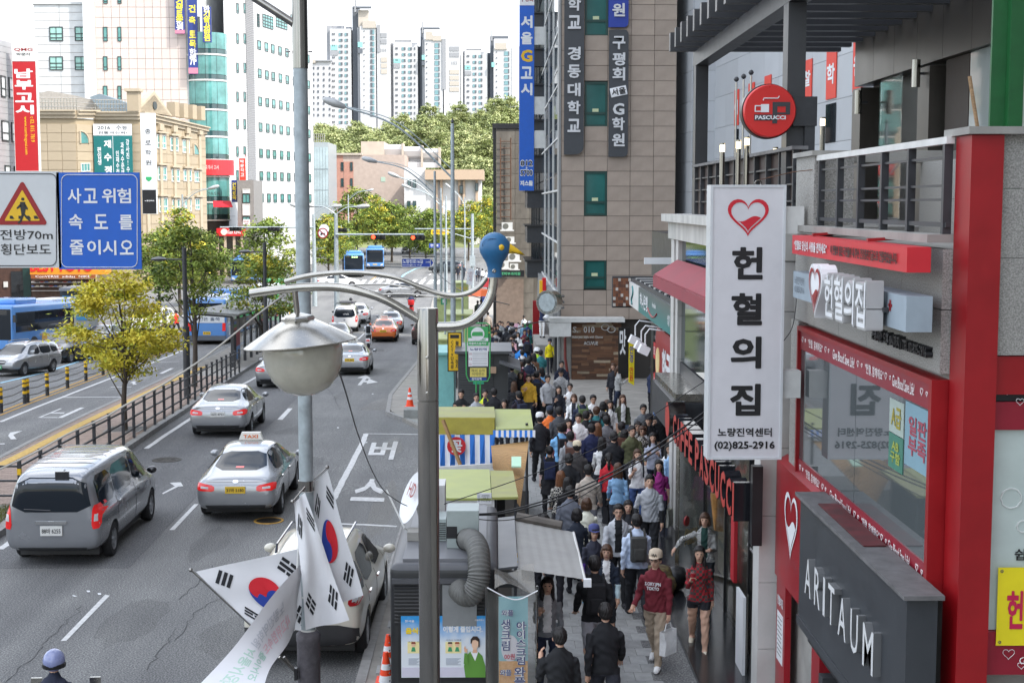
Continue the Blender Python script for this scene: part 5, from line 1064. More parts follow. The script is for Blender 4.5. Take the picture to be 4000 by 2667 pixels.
apt('tallest apartment tower with slate edge, numbered 104',[(1375,1398,25,AD,0),(1398,1408,112,AG,-3),(1408,1470,108,AW,-4),(1474,1526,96,AW,-4.2)],[(1447,7,118,1,-4,16),(1455,7,118,0,-4,16),(1421,3,120,1,-4,4)],15,[(1398,1416,165,185,ATL,-4.1),(1398,1416,190,208,AD,-4.2),(1376,1450,25,32,AD,-5),(1400,1440,40,110,ACR,-3),(1416,1468,82,110,ACR,-4.5),(1384,1390,0,48,AG,-5.2),(1487,1510,130,148,AG,-4.4),(1487,1510,154,172,AG,-4.4),(1474,1484,98,205,AG,-4.5),(1488,1512,225,243,ACR,-4.4),(1488,1512,248,266,ACR,-4.4),(1488,1512,271,289,ACR,-4.4)],'104')
apt('apartment tower between the towers numbered 104 and 103',[(1527,1540,170,AG,0),(1537,1632,176,AW,-2)],[(1545,4,186,1,-2,7),(1551,3,186,1,-2,7),(1570,7,186,0,-2,10),(1578,6,186,1,-2,10),(1595,7,186,0,-2,10),(1603,6,186,1,-2,10),(1618,4,186,1,-2,9)],14,[(1538,1565,230,246,ATL,-2.2),(1538,1562,250,266,AG,-2.3),(1540,1606,156,162,AG,-2),(1606,1630,166,178,AW,-1)])
apt('slim apartment tower with slate edge, numbered 103',[(1641,1652,107,AD,0),(1630,1642,180,AD,2),(1650,1662,160,AG,-3),(1660,1730,155,AW,-4),(1741,1798,150,AW,-4.2)],[(1698,14,170,0,-4,16),(1712,5,170,1,-4,16),(1665,4,170,1,-4,4)],12,[(1648,1660,216,234,ATL,-4.1),(1648,1660,240,256,AD,-4.2),(1641,1718,107,114,AD,-5),(1662,1690,125,156,ACR,-4.5),(1690,1724,139,160,ACR,-4.5),(1648,1653,84,130,AG,-5.2),(1728,1739,150,350,AG,-4.4)]+[(1756,1793,y,y+17,ACR if k>1 else AG,-4.4)for k,y in enumerate((183,206,273,296,318,341))],'103')
apt('apartment tower right of the tower numbered 103, left of the blue sign',[(1806,1818,200,AG,0),(1815,1902,205,AW,-2)],[(1824,4,216,1,-2,7),(1830,3,216,1,-2,7),(1847,7,216,0,-2,10),(1855,6,216,1,-2,10),(1870,7,216,0,-2,10),(1878,6,216,1,-2,10)],13,[(1816,1839,256,272,ATL,-2.2),(1816,1841,278,294,AG,-2.3),(1820,1880,190,196,AG,-2)])
apt('slim apartment tower with dark edge partly behind the blue vertical sign',[(1903,1914,205,AD,2),(1914,1930,141,AD,0),(1928,1998,192,AW,-4),(1998,2030,186,AW,-4.2)],[(1970,14,202,0,-4,15),(1984,5,202,1,-4,15),(1938,4,202,1,-4,4)],12,[(1920,1932,244,262,ATL,-4.1),(1914,1986,141,150,AD,-5),(1932,1980,168,194,ACR,-4.5),(1918,1924,118,160,AG,-5.2)])
apt('sliver of apartment tower right of the blue vertical sign',[(2086,2125,240,AW,0)],[(2090,7,255,0,0,10)],8)
def leafm(n,c,c2):return M(n,c,.6,c2=c2,scale=1.3,var=.2,spec=.25)
LY=[leafm('leaf_yellow',(.68,.60,.07),(.50,.48,.05)),leafm('leaf_gold',(.62,.50,.05),(.50,.44,.05)),leafm('leaf_lime',(.50,.53,.07),(.33,.38,.05))]
LG=[leafm('leaf_green',(.23,.31,.055),(.13,.19,.035)),leafm('leaf_olive',(.28,.31,.055),(.18,.22,.04)),leafm('leaf_deep',(.075,.12,.025),(.045,.08,.018))]
LM=[leafm('leaf_green',(),()),leafm('leaf_olive',(),()),leafm('leaf_gold',(),())]
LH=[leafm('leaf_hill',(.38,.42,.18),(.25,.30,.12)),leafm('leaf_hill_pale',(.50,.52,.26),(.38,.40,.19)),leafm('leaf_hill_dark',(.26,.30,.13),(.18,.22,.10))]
BARK=M('tree_bark',(.075,.06,.048),.9,var=.35,scale=9,bump=.5,bscale=25,stretch=(1,1,.3))
def tree_parts(h,rx,z0,n_cl,per,ls,leaves,tr,seed,layered=.5,split=.45):
 """returns (trunk mesh, crown mesh) of a tree with its foot at the origin"""
 r=random.Random(seed);tb=MB();bend=[(r.uniform(-.04,.04)*h,r.uniform(-.04,.04)*h)for _ in range(4)]
 tp=[Vector((0,0,0))]+[Vector((bend[k][0]*(k+1)/4,bend[k][1]*(k+1)/4,h*(.22*(k+1))))for k in range(4)]
 tb.tube(tp,[tr*1.25,tr,tr*.8,tr*.5,tr*.2],8)
 cz=(z0+h)/2;rz=(h-z0)/2;lb=MB();cl=[]
 for k in range(n_cl):
  while True:
   p=Vector((r.uniform(-1,1),r.uniform(-1,1),r.uniform(-1,1)))
   if.25<p.length<1:break
  t=(p.z+1)/2;taper=1.0-.55*max(0,t-split)/(1-split)-.25*max(0,.25-t)/.25
  cl.append(Vector((p.x*rx*taper,p.y*rx*taper,cz+p.z*rz*.96)))
 for c in cl[:max(8,n_cl//3)]:
  s=r.uniform(.25,.75)*h*.8;s=min(s,c.z*.92);k=min(3,int(s/(h*.22)));q=tp[k].lerp(tp[k+1],(s-tp[k].z)/(h*.22));mid=q.lerp(c,.5)+Vector((0,0,-.04*h+r.uniform(0,.05)*h))
  tb.tube([q,mid,c],[tr*.34,tr*.2,tr*.06],5,caps=False)
 V,F_,Mi=[],[],[]
 for c in cl:
  cr_=rx*r.uniform(.20,.36);mi=r.choices([0,1,2],[.55,.3,.15])[0]
  for j in range(int(per*r.uniform(.5,1.3))):
   g=Vector((r.gauss(0,.5),r.gauss(0,.5),r.gauss(0,.5)*layered))*cr_;p=c+g
   n=Vector((r.gauss(0,.7),r.gauss(0,.7),1+r.gauss(0,.5))).normalized();u=n.orthogonal().normalized();u.rotate(Matrix.Rotation(r.uniform(0,6.28),3,n));v=n.cross(u);s=ls*r.uniform(.6,1.3);b=len(V)
   V+=[p-u*s,p-v*s*.42+u*s*.1,p+u*s,p+v*s*.42+u*s*.1-n*s*.15];F_.append((b,b+1,b+2,b+3));Mi.append(mi if r.random()<.75 else r.randrange(3))
 lb.v=[tuple(p)for p in V];lb.f=F_;lb.m=Mi
 return tb.mesh('trunk',BARK,smooth=60),lb.mesh('crown',leaves)
def plant(name,label,loc,parts,rz=0,s=1,group=None):
 t=thing(name,label,'tree',loc,rz,group);obj('trunk',parts[0],t,scale=s);obj('crown',parts[1],t,scale=s);return t
p=G(488,1697);plant('street_tree','young yellow-leaved street tree on the median nearest the viewer',p,tree_parts(5.2,1.8,1.6,74,170,.078,LY,.08,11,.40),group='street trees on the median')
t=thing('tree_grate','square iron grate round the foot of the yellow tree','grate',p+Vector((0,0,.155)));MB().box((-.5,-.5,0),(.5,.5,.012)).build('plate',M('cast_iron'),t)
for s_ in((-.56,-.56,.56,-.5),(-.56,.5,.56,.56),(-.56,-.5,-.5,.5),(.5,-.5,.56,.5)):MB().box((s_[0],s_[1],0),(s_[2],s_[3],.02)).build('kerb',KERBM,t)
p2=G(759,1525);plant('street_tree','green street tree on the median beside the dark lamp post',p2,tree_parts(7.0,1.8,2.9,62,75,.10,LG,.10,23,.42),group='street trees on the median')
p3=G(1000,1400);p3=Vector((-12.2,76,gz(76)));plant('street_tree','orange-tinged street tree behind the bus shelters',p3,tree_parts(5.9,2.1,2.2,60,70,.12,LM,.10,31,.42),group='street trees on the median')
TP=[tree_parts(7.5,2.6,1.8,70,75,.17,LG,.12,41,.5),tree_parts(8.2,2.4,2.0,70,75,.17,LM,.12,42,.5),tree_parts(7,2.9,1.5,75,75,.18,LG,.12,43,.5)]
far_trees=[(700,975,118,1,1.1,'tall street tree against cream academy, leftmost beyond the junction'),(620,985,122,0,.95,'dark street tree partly behind the blue road sign'),(1035,1000,140,2,1.15,'rounded street tree in front of white tower entrance'),(800,985,128,0,.9,'street tree in front of the glass stair tower'),(1285,985,160,1,1.0,'street tree left of the signal mast on the median'),(1395,985,222,0,1.6,'broad street tree behind the signal mast'),(1470,965,215,1,1.3,'small street tree between the two red signals'),(1530,985,225,2,1.4,'street tree just left of right-hand red signal'),(1600,960,215,0,1.2,'street tree behind the right-hand red signal'),(1665,960,205,2,1.25,'tall street tree in front of the tan-band hall'),(1830,955,230,1,1.2,'yellowish street tree beyond the row of lamp posts'),(1895,960,240,1,1.3,'yellowish street tree beside the old stained building'),(1760,950,245,1,1.0,'small street tree behind the lamp posts'),(1340,960,190,0,.95,'low street tree at foot of the brick hall')]
for x,y,Y,k,s,lb in far_trees:
 q=at(x,y,Y);plant('street_tree',lb,(q.x,Y,gz(Y)),TP[k],rnd.uniform(0,6),s,'street trees beyond the junction')
HILL=M('hill_grass',(.16,.18,.07),.9,var=.3,scale=.08)
def hz(X,Y):
 t=min(1,max(0,(Y-300)/130));return-2.3+27*t*t*(3-2*t)*(1+.14*math.sin(X*.05+1))
b=MB();nx,ny=26,16;b.grid(lambda a,c:(-130+a*260,296+c*260,hz(-130+a*260,296+c*260)),nx,ny);tag(b.build('hill',HILL,smooth=60),kind='structure')
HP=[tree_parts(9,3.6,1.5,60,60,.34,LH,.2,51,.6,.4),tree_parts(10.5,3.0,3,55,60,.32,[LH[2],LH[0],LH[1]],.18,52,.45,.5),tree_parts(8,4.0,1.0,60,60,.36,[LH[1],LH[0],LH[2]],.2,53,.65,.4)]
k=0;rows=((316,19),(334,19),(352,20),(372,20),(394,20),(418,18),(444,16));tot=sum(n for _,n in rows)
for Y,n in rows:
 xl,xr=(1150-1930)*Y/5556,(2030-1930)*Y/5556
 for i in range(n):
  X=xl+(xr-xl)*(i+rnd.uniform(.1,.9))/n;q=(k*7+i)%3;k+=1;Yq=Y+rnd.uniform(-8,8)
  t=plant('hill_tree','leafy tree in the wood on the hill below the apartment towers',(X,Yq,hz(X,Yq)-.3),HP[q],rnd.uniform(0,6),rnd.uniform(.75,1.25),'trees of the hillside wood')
YL_=9.3
def L3(P,Y=YL_):return[at(x,y,Y)for x,y in P]
lp=thing('bird_lamp_post','stainless steel lamp post with curved arms and a blue bird head','lamp post',(at(1675,2000,YL_).x,YL_,0))
px=at(1675,2000,YL_).x;zt=at(1675,1203,YL_).z;zj=at(1675,1562,YL_).z
MB().lathe([(.0695,0),(.0695,zj-.004),(.066,zj-.002),(.066,zj+.002),(.0695,zj+.004),(.0695,zt-.012),(.066,zt),(0,zt)],(px,YL_,0),32).build('pole',STEEL,lp,smooth=40,world=True)
for y in(1396,1535):q=at(1669,y,YL_-.07);MB().lathe([(.011,0),(.011,.006),(.005,.009),(0,.009)],q,10,ax=(0,-1,0)).build('bolt',STEEL2,lp,world=True)
MB().tube(bez(L3([(1640,1250),(1525,1181),(1436,1146),(1329,1123),(1212,1121),(1101,1130),(976,1147)]),5),.0285,16).build('main_arm',STEEL2,lp,smooth=50,world=True)
MB().tube(bez(L3([(1112,1101),(1212,1076),(1324,1065),(1436,1067),(1547,1085),(1637,1119),(1704,1143),(1770,1154),(1829,1145),(1873,1119),(1900,1085)]),5),.0165,12).build('upper_arm',STEEL2,lp,smooth=50,world=True)
MB().tube(bez(L3([(1700,1275),(1760,1275),(1810,1267),(1855,1243),(1895,1200),(1919,1150),(1927,1105),(1929,1060)]),5),.030,16).build('neck_arm',STEEL2,lp,smooth=50,world=True)
for P in([(1329,1116),(1480,1110),(1590,1121),(1717,1148)],[(1460,1152),(1570,1148),(1660,1155),(1760,1166)]):MB().tube(bez(L3(P),4),.006,6).build('brace_rod',STEEL2,lp,world=True)
BL=M('bird_blue',(.020,.125,.28),.42,var=.12,scale=14,bump=.04);hd=at(1932,967,YL_);q=60*YL_/5556
MB().lathe([(.001,q*1.0),(q*.35,q*.94),(q*.68,q*.74),(q*.92,q*.4),(q*1.0,0),(q*.95,-q*.32),(q*.78,-q*.64),(q*.58,-q*.95),(q*.47,-q*1.3),(q*.45,-q*1.6),(q*.50,-q*1.92),(0,-q*1.92)],hd,32).build('bird_head',BL,lp,smooth=70,world=True)
MB().lathe([(.078,0),(.060,.035),(.041,.062),(0,.062)],at(1952,966,YL_),20,ax=(1,0,-.12)).build('cheek',BL,lp,smooth=70,world=True)
b=MB();e=at(2052,997,YL_);r0=at(1984,968,YL_);n=12;ring=[r0+Vector((0,.038*math.cos(2*math.pi*k/n),.038*math.sin(2*math.pi*k/n)+.0))for k in range(n)]
mid=[r0.lerp(e,.55)+Vector((0,.017*math.cos(2*math.pi*k/n),.017*math.sin(2*math.pi*k/n)+.004))for k in range(n)]
b.add(ring+mid+[e],[(k,(k+1)%n,(k+1)%n+n,k+n)for k in range(n)]+[(n+k,n+(k+1)%n,2*n)for k in range(n)]);b.build('beak',M('bird_yellow',(.80,.50,.02),.4,var=.08),lp,smooth=60,world=True)
MB().tube([at(1998,983,YL_-.031),at(2020,992,YL_-.024),at(2044,997,YL_-.003)],.002,5).build('beak_slit',BLACK,lp,world=True)
ec=hd+Vector((.043,-.083,.003));MB().lathe([(.0,.012),(.014,.010),(.020,.004),(.020,-.008)],ec,18,ax=(.45,-1,0)).build('eye_ring',M('bird_yellow'),lp,smooth=60,world=True);MB().lathe([(0,.015),(.010,.0135),(.012,.011)],ec,14,ax=(.45,-1,0)).build('eye',M('bird_amber',(.74,.46,.02),.3,var=0),lp,world=True)
MB().lathe([(.013,0),(.013,.012),(.007,.014),(0,.012)],at(1930,1058,YL_-.036),12,ax=(0,-1,0)).build('fixing_screw',STEEL,lp,world=True)
for k in range(2):MB().tube([hd+Vector((math.sin(R(a))*-.05-.03+k*.02,-.088+abs(a)*.0003,.015+math.cos(R(a))*.045))for a in range(-30,100,18)],.0015,4).build('feather_line',M('bird_line',(.012,.05,.13),.5,var=0),lp,world=True)
ln=thing('street_lantern','tilted steel lantern with conical shade and cloudy glass globe','lantern',at(1172,1330,YL_));s=YL_/5556
ln.rotation_euler=(0,R(-5.2),0)
MB().lathe([(.0185,.15),(.0185,.36)],n=14).build('stem',STEEL,ln,smooth=40)
MB().lathe([(.025,110*s),(58*s,96*s),(66*s,90*s),(66*s,72*s)],n=8).build('collar',STEEL2,ln)
MB().lathe([(.0,86*s),(66*s,80*s),(130*s,45*s),(190*s,10*s),(221*s,-8*s),(221*s,-12*s),(190*s,2*s),(130*s,36*s),(60*s,60*s)],n=48,closed=False).build('shade',STEEL2,ln,smooth=50)
MB().lathe([(.006,0),(.006,.008),(0,.01)],(0,-66*s,82*s),8,ax=(0,-1,0)).build('bolt',STEEL,ln)
GLB_=M('cloudy_globe',(.60,.57,.47),.10,var=.3,scale=5,c2=(.44,.42,.35),spec=.7,alpha=.86,coat=.6)
MB().lathe([(140*s,20*s),(152*s,-10*s),(157*s,-50*s),(150*s,-100*s),(130*s,-150*s),(95*s,-190*s),(50*s,-212*s),(.001,-220*s)],(6*s,0,0),40,closed=False).build('globe',GLB_,ln,smooth=70)
MB().lathe([(0,0),(.05,-.02),(.06,-.12),(.05,-.25),(0,-.29)],(0,0,.03),16).build('bulb',M('frosted_bulb',(.6,.58,.5),.4,var=.1),ln,smooth=60)
def cable(pts,r,mt,label,name='cable',cat='cable',group=None,n=6):
 P=bez([at(x,y,Y)for x,y,Y in pts],n);o=MB().tube(P,r,6).build(name,mt);return tag(o,label,cat,group)
cable([(1326,1455,9.3),(1350,1530,10.3),(1370,1600,11.3),(1400,1700,13),(1450,1830,15),(1500,1915,16.5),(1560,1960,18),(1590,1975,18.6)],.006,BLKW,'black wire hanging from the lantern globe to the grey kiosk')
cable([(1109,1152,9.3),(1050,1195,9.25),(991,1241,9.2),(920,1300,9.1),(800,1395,9.0),(640,1500,8.9),(491,1581,8.8),(400,1635,8.8),(268,1693,8.7),(130,1770,8.6),(-40,1850,8.5)],.006,M('grey_cable',(.42,.40,.36),.6,var=.1),'pale grey cable sagging from the lamp arm to the left edge')
YP=18.0;pb=at(1205,2500,YP);mx_=pb.x
ms=thing('galvanised_mast','tall galvanised mast with patterned grey sleeve carrying national flags','mast',(mx_,YP,0))
z1_=at(1170,262,YP).z
MB().lathe([(.092,.2),(.090,z1_-.02),(0,z1_-.02)],n=24).build('lower_pole',GALV,ms,smooth=50)
MB().lathe([(.098,z1_-.02),(.098,11.5),(0,11.5)],n=24).build('upper_pole',STEEL,ms,smooth=50)
MB().tube([(-.06,0,at(1140,95,YP).z),(at(1005,0,YP).x-mx_,0,at(1005,0,YP).z),(at(800,-140,YP).x-mx_,0,at(800,-140,YP).z)],.05,12).build('brace_arm',STEEL,ms,smooth=50)
SLV=M('patterned_sleeve',(.085,.078,.088),.7,var=.25,scale=14,bump=.5,bscale=26)
MB().lathe([(.15,.12),(.15,1.36),(.158,1.38),(.158,1.46),(.12,1.5),(.092,1.51)],n=28).build('sleeve',SLV,ms,smooth=50)
zb_=at(1195,1890,YP).z;MB().lathe([(.094,zb_-.08),(.105,zb_-.08),(.105,zb_+.05),(.094,zb_+.05)],n=24,closed=False).build('flag_bracket',STEEL,ms)
for z in(zb_-.09,at(1200,2330,YP).z,at(1200,2215,YP).z,at(1205,2460,YP).z):MB().lathe([(.094,z),(.1,z),(.1,z+.02),(.094,z+.02)],n=20,closed=False).build('tie',OFFW,ms)
for k in(0,1):MB().tube([(-.35+.06*k,-.2,at(1100,2545,YP).z),(-.14,-.12,at(1150,2615,YP).z)],.018,8).build('steel_prop',STEEL,ms)
MB().box((-.17,-.16,at(1150,2640,YP).z),(-.13,-.08,at(1150,2595,YP).z)).build('prop_bracket',BLACK,ms)
for x,y in((1134,202),(1205,202)):q=at(x,y,YP);MB().tube([(q.x-mx_,0,q.z),(q.x-mx_+(.05 if x>1170 else-.05),0,q.z)],.012,8).build('eye_stub',STEEL,ms)
CLO=M('flag_cloth',(.74,.74,.76),.8,var=.03,scale=3,spec=.2);RC,BC,KC=flat('D2202E',.7),flat('24409A',.7),flat('1A1C22',.7)
def flag_fn(c,wav=.03,ph=0,sag=0.0):
 q=[at(*k)for k in c];n=(q[1]-q[0]).cross(q[3]-q[0]).normalized();n=n if n.y<0 else-n
 def f(u,v,e=0.0):
  p=(q[3]*(1-u)+q[2]*u)*(1-v)+(q[0]*(1-u)+q[1]*u)*v
  return p+n*(wav*math.sin(u*7+v*3+ph)*(.25+u)+.4*wav*math.sin(v*9+u*4+ph)+e)-UZ*(sag*math.sin(math.pi*u)*v)
 return f
def flag(label,c,wav=.03,ph=0,stick=None,emblem=True,disc=True,rot=0,sag=0,asp=1.5):
 f=flag_fn(c,wav,ph,sag);root=thing('national_flag',label,'flag',f(0,0),0,'flags on the mast');root.location=f(0,0)
 b=MB();b.grid(lambda u,v:f(u,v),26,18);b.build('cloth',CLO,root,smooth=80,world=True)
 if emblem:
  ca,sa=math.cos(R(rot)),math.sin(R(rot))
  def mp_(x,y,e=.006):x,y=x*ca-y*sa,x*sa+y*ca;return f(.5+x/asp,.5+y,e)
  ro,th0=.25,R(-33)
  def half(sgn_):
   P=[(ro*math.cos(th0+sgn_*math.pi*k/14),ro*math.sin(th0+sgn_*math.pi*k/14))for k in range(15)]
   return P
  dx,dy=math.cos(th0)*ro/2,math.sin(th0)*ro/2
  def fan(cx,cy,r,a0,a1,m_,e,nm):
   b=MB();N_=18;b.add([mp_(cx,cy,e)]+[mp_(cx+r*math.cos(a0+(a1-a0)*k/N_),cy+r*math.sin(a0+(a1-a0)*k/N_),e)for k in range(N_+1)],[(0,k+1,k+2)for k in range(N_)]);b.build(nm,m_,root,world=True)
  if disc:fan(0,0,ro,th0,th0+math.pi,RC,.018,'red_half');fan(0,0,ro,th0+math.pi,th0+2*math.pi,BC,.018,'blue_half');fan(-dx,-dy,ro/2,0,2*math.pi,RC,.022,'red_lobe');fan(dx,dy,ro/2,0,2*math.pi,BC,.022,'blue_lobe')
  for(sx,sy,pat)in((-1,1,(1,1,1)),(1,1,(0,1,0)),(-1,-1,(1,0,1)),(1,-1,(0,0,0))):
   cx,cy=sx*.46,sy*.305;a=math.atan2(sy,sx);ux,uy=math.cos(a),math.sin(a);vx,vy=-uy,ux
   for k in range(3):
    o_=(k-1)*.066
    for(s0,s1)in(((-.125,.125),)if pat[k]else((-.125,-.012),(.012,.125))):
     b=MB();P=[]
     for(aa,bb)in((o_-.021,s0),(o_+.021,s0),(o_+.021,s1),(o_-.021,s1)):P.append(mp_(cx+ux*aa+vx*bb,cy+uy*aa+vy*bb,.012))
     b.poly(P);b.build('trigram_bar',KC,root,world=True)
 if stick:
  a,c_=at(*stick[0]),at(*stick[1]);MB().tube([a,c_],.011,8).build('stick',STEEL,root,smooth=50,world=True);MB().lathe([(0,-.028),(.02,-.02),(.028,0),(.02,.02),(0,.028)],a,12).build('ball',STEEL,root,smooth=60,world=True)
 return root
flag('national flag spread to the left on a low steel stick',[(765,2232,17.7),(1180,2140,18.0),(1235,2470,18.05),(982,2440,17.75)],.035,.6,((745,2225,17.68),(985,2447,17.72)),rot=0,asp=1.42)
flag('national flag hanging right of the mast in full view',[(1277,1836,18.1),(1418,2325,18.0),(1240,2390,18.15),(1222,1888,18.15)],.03,2.1,((1278,1824,18.12),(1212,1885,18.02)))
flag('folded national flag hanging in front of the mast',[(1190,1922,17.8),(1362,2418,17.75),(1196,2462,17.85),(1150,1965,17.75)],.06,4.0,((1143,1958,17.74),(1192,1900,17.9)),disc=False)
bn=thing('campaign_banner','long white banner with grey green and red back-to-front lettering tied to the mast','banner',at(1168,2400,17.9))
fb=flag_fn([(1180,2195,17.9),(770,2690,15.2),(1020,2690,15.2),(1148,2455,17.85)],.03,.3)
b=MB();b.grid(lambda u,v:fb(u,v),30,8);b.build('cloth',CLO,bn,smooth=80,world=True)
MB().tube([at(1169,2098,17.92),at(1147,2462,17.87)],.016,8).build('edge_pole',OFFW,bn,world=True)
def banner_text(body,u0,u1,v0,v1,m_):
 vs_,fs_2,dm=text_mesh(body,.02,0.0);b=MB();b.add([fb(u0+(u1-u0)*(p[0]+.5),v0+(v1-v0)*(p[1]+.5),.006)for p in vs_],fs_2);b.build('lettering',m_,bn,world=True)
banner_text('노량진역학원',.22,.62,.52,.76,flat('C2C4CA'));banner_text('서울시장',.64,.95,.52,.76,flat('B4D0C2'));banner_text('사고위험속도',.15,.58,.2,.44,flat('E2BCC4'));banner_text('줄이시오',.60,.9,.2,.44,flat('A8CCBC'))
rs_=thing('road_sign','pair of road signs, white pedestrian warning and blue slow-down notice','road sign',at(380,860,YP));YS_=YP
def pq(x0,x1,y0,y1,Y,d,mt,name):return bx(rs_,x0,x1,y0,y1,Y,d,mt,name)
pq(231,544,674,1052,YS_,.03,BLUES,'blue_panel');pq(-330,229,670,1046,YS_,.03,M('sign_grey_sheet',(.60,.62,.63),.5,var=.04),'white_panel')
def rr_line(x0,x1,y0,y1,mt,wd,rad=24):
 P=[]
 for cx,cy,a0 in((x1-rad,y0+rad,0),(x0+rad,y0+rad,90),(x0+rad,y1-rad,180),(x1-rad,y1-rad,270)):
  for k in range(5):a=R(a0+k*22.5);P.append(at(cx+rad*math.cos(a),cy-rad*math.sin(a),YS_-.005))
 MB().tube(P+[P[0]],wd,4).build('border',mt,rs_,world=True)
rr_line(240,536,683,1044,WHITE,.005);rr_line(-300,220,679,1038,BLACK,.005)
for ch,x,y in(('사',291,765),('고',353,765),('위',425,765),('험',485,765),('속',296,866),('도',395,866),('를',492,868),('줄',300,966),('이',367,966),('시',428,968),('오',495,966)):
 MB().text(ch,at(x,y,YS_),UX,UZ,.172,.185,.005,bold=.02).build('lettering',WHITE,rs_,world=True)
MB().text('전방70m',at(103,917,YS_),UX,UZ,.66,.13,.005,bold=.008).build('lettering',BLACK,rs_,world=True);MB().text('횡단보도',at(101,974,YS_),UX,UZ,.63,.14,.005,bold=.01).build('lettering',BLACK,rs_,world=True)
def tri(cx,cy,r,rad):
 P=[]
 for k in range(3):
  a=R(90+120*k);c=(cx+(r-rad)*math.cos(a),cy-(r-rad)*math.sin(a))
  for j in range(-3,4):t_=a+R(20*j);P.append((c[0]+rad*math.cos(t_),c[1]-rad*math.sin(t_)))
 return P
MB().slab([at(x,y,YS_-.002)for x,y in tri(87,820,108,9)],(0,-.004,0)).build('red_triangle',REDP,rs_,world=True);MB().slab([at(x,y,YS_-.007)for x,y in tri(87,822,78,3)],(0,-.004,0)).build('yellow_triangle',YELP,rs_,world=True)
fig=MB();Yq=YS_-.0115
for P in([(78,789),(98,789),(101,815),(96,840),(84,840),(80,815)],[(80,795),(66,810),(64,815),(69,817),(84,806)],[(98,795),(110,815),(107,820),(101,817),(94,803)],[(84,838),(78,860),(68,870),(74,874),(86,862),(93,842)],[(90,838),(104,856),(116,864),(120,860),(108,848),(97,836)]):fig.slab([at(x,y,Yq)for x,y in P],(0,-.003,0))
fig.lathe([(.02,0),(.02,.003),(0,.003)],at(89,778,Yq),12,ax=(0,-1,0))
for x in(38,72,104,134):fig.slab([at(x,855,Yq),at(x+18,855,Yq),at(x+10,843,Yq),at(x-6+(3 if x>80 else 6),843,Yq)],(0,-.002,0))
fig.build('walking_figure',BLACK,rs_,world=True)
for y in(760,960):MB().tube([at(545,y,YS_+.12),at(-900,y,YS_+.12)],.04,8).build('support_arm',GALV,rs_,world=True)
MB().tube([at(-700,600,YS_+.2),Vector((at(-700,600,YS_).x,YS_+.2,0))],.1,12).build('post',GALV,rs_,world=True)
rf=thing('median_railing','black steel railing along the median island','railing',G(478,1742,.14))
fx=lerp_path(sorted([(p.x,p.y)for p in(G(x,y,.14)for x,y in((478,1742),(529,1706),(627,1646),(710,1595),(784,1550),(930,1458)))],key=lambda k:k[1]))
Y=33.0;pr=None;k=0
Yst=GH(68,1795,1.26).y;Y=Yst
while Y<67:
 q=Vector((fx(Y),Y,gz(Y)+.14));b=MB().cbox(q+UZ*.55,(.075,.075,1.1));b.cbox(q+UZ*1.11,(.1,.1,.03));b.build('post',DARKST,rf,world=True)
 if pr:
  for h in(.97,.64,.30):MB().bar(pr+UZ*h,q+UZ*h,.045).build('rail',DARKST,rf,world=True)
 if k==0:
  for h in(.97,.64,.30):MB().bar(q+UZ*h,q+Vector((-3,0,h)),.045).build('rail',DARKST,rf,world=True)
  for z in(.25,.55,.85):MB().cbox(q+UZ*z,(.082,.082,.14)).build('yellow_band',YELP,rf,world=True)
 pr=q;Y+=1.5;k+=1
bf=thing('bollard_fence','low dark bollard fence with yellow bands between bus lane and far lanes','fence',G(264,1516))
pr=None;BP=[(-80,1645),(4,1612),(97,1575),(108,1571),(185,1545),(264,1516),(336,1487),(403,1465),(460,1445),(518,1425),(566,1407),(610,1390),(620,1386),(656,1369),(697,1354),(732,1340),(765,1328)]
for x,y in BP:
 q=G(x,y);MB().lathe([(.075,0),(.075,.86),(.06,.93),(0,.93)],q,12).build('bollard',DARKST,bf,world=True)
 for z in(.84,.68,.42):MB().lathe([(.079,z-.055),(.079,z+.055)],q,12,closed=False).build('yellow_band',YELP,bf,world=True)
 if pr:
  for h in(.78,.52,.26):MB().tube([pr+UZ*h,pr.lerp(q,.5)+UZ*(h-.05),q+UZ*h],.026,6).build('rail',DARKST,bf,world=True)
 pr=q
for k,(x,yb_,yt,lb)in enumerate(((732,1557,967,'dark slim lamp post on the median beside the green tree'),(1037,1390,948,'dark slim lamp post behind the lantern, further along the median'))):
 q=G(x,yb_,.14)if k==0 else Vector((at(1037,1200,69).x,69,gz(69)+.14));h=(at(x,yt,q.y)-q).z;t=thing('median_lamp',lb,'lamp post',q,0,'dark lamp posts on the median')
 MB().tube([(0,0,0),(0,0,h*.48)],.13,14).build('base_tube',DARKST,t,smooth=50);MB().tube([(0,0,h*.48),(0,0,h)],.085,12).build('upper_tube',DARKST,t,smooth=50)
 MB().tube([(0,0,h-.45),(-.75,0,h-.43)],.025,8).build('arm',DARKST,t);MB().lathe([(0,.09),(.2,.05),(.3,0),(.28,-.06),(0,-.1)],(-.95,0,h-.42),16).build('lamp_head',DARKST,t,smooth=60)
SHR=M('ribbed_shelter_roof',(.24,.245,.24),.45,.4,var=.2,scale=6)
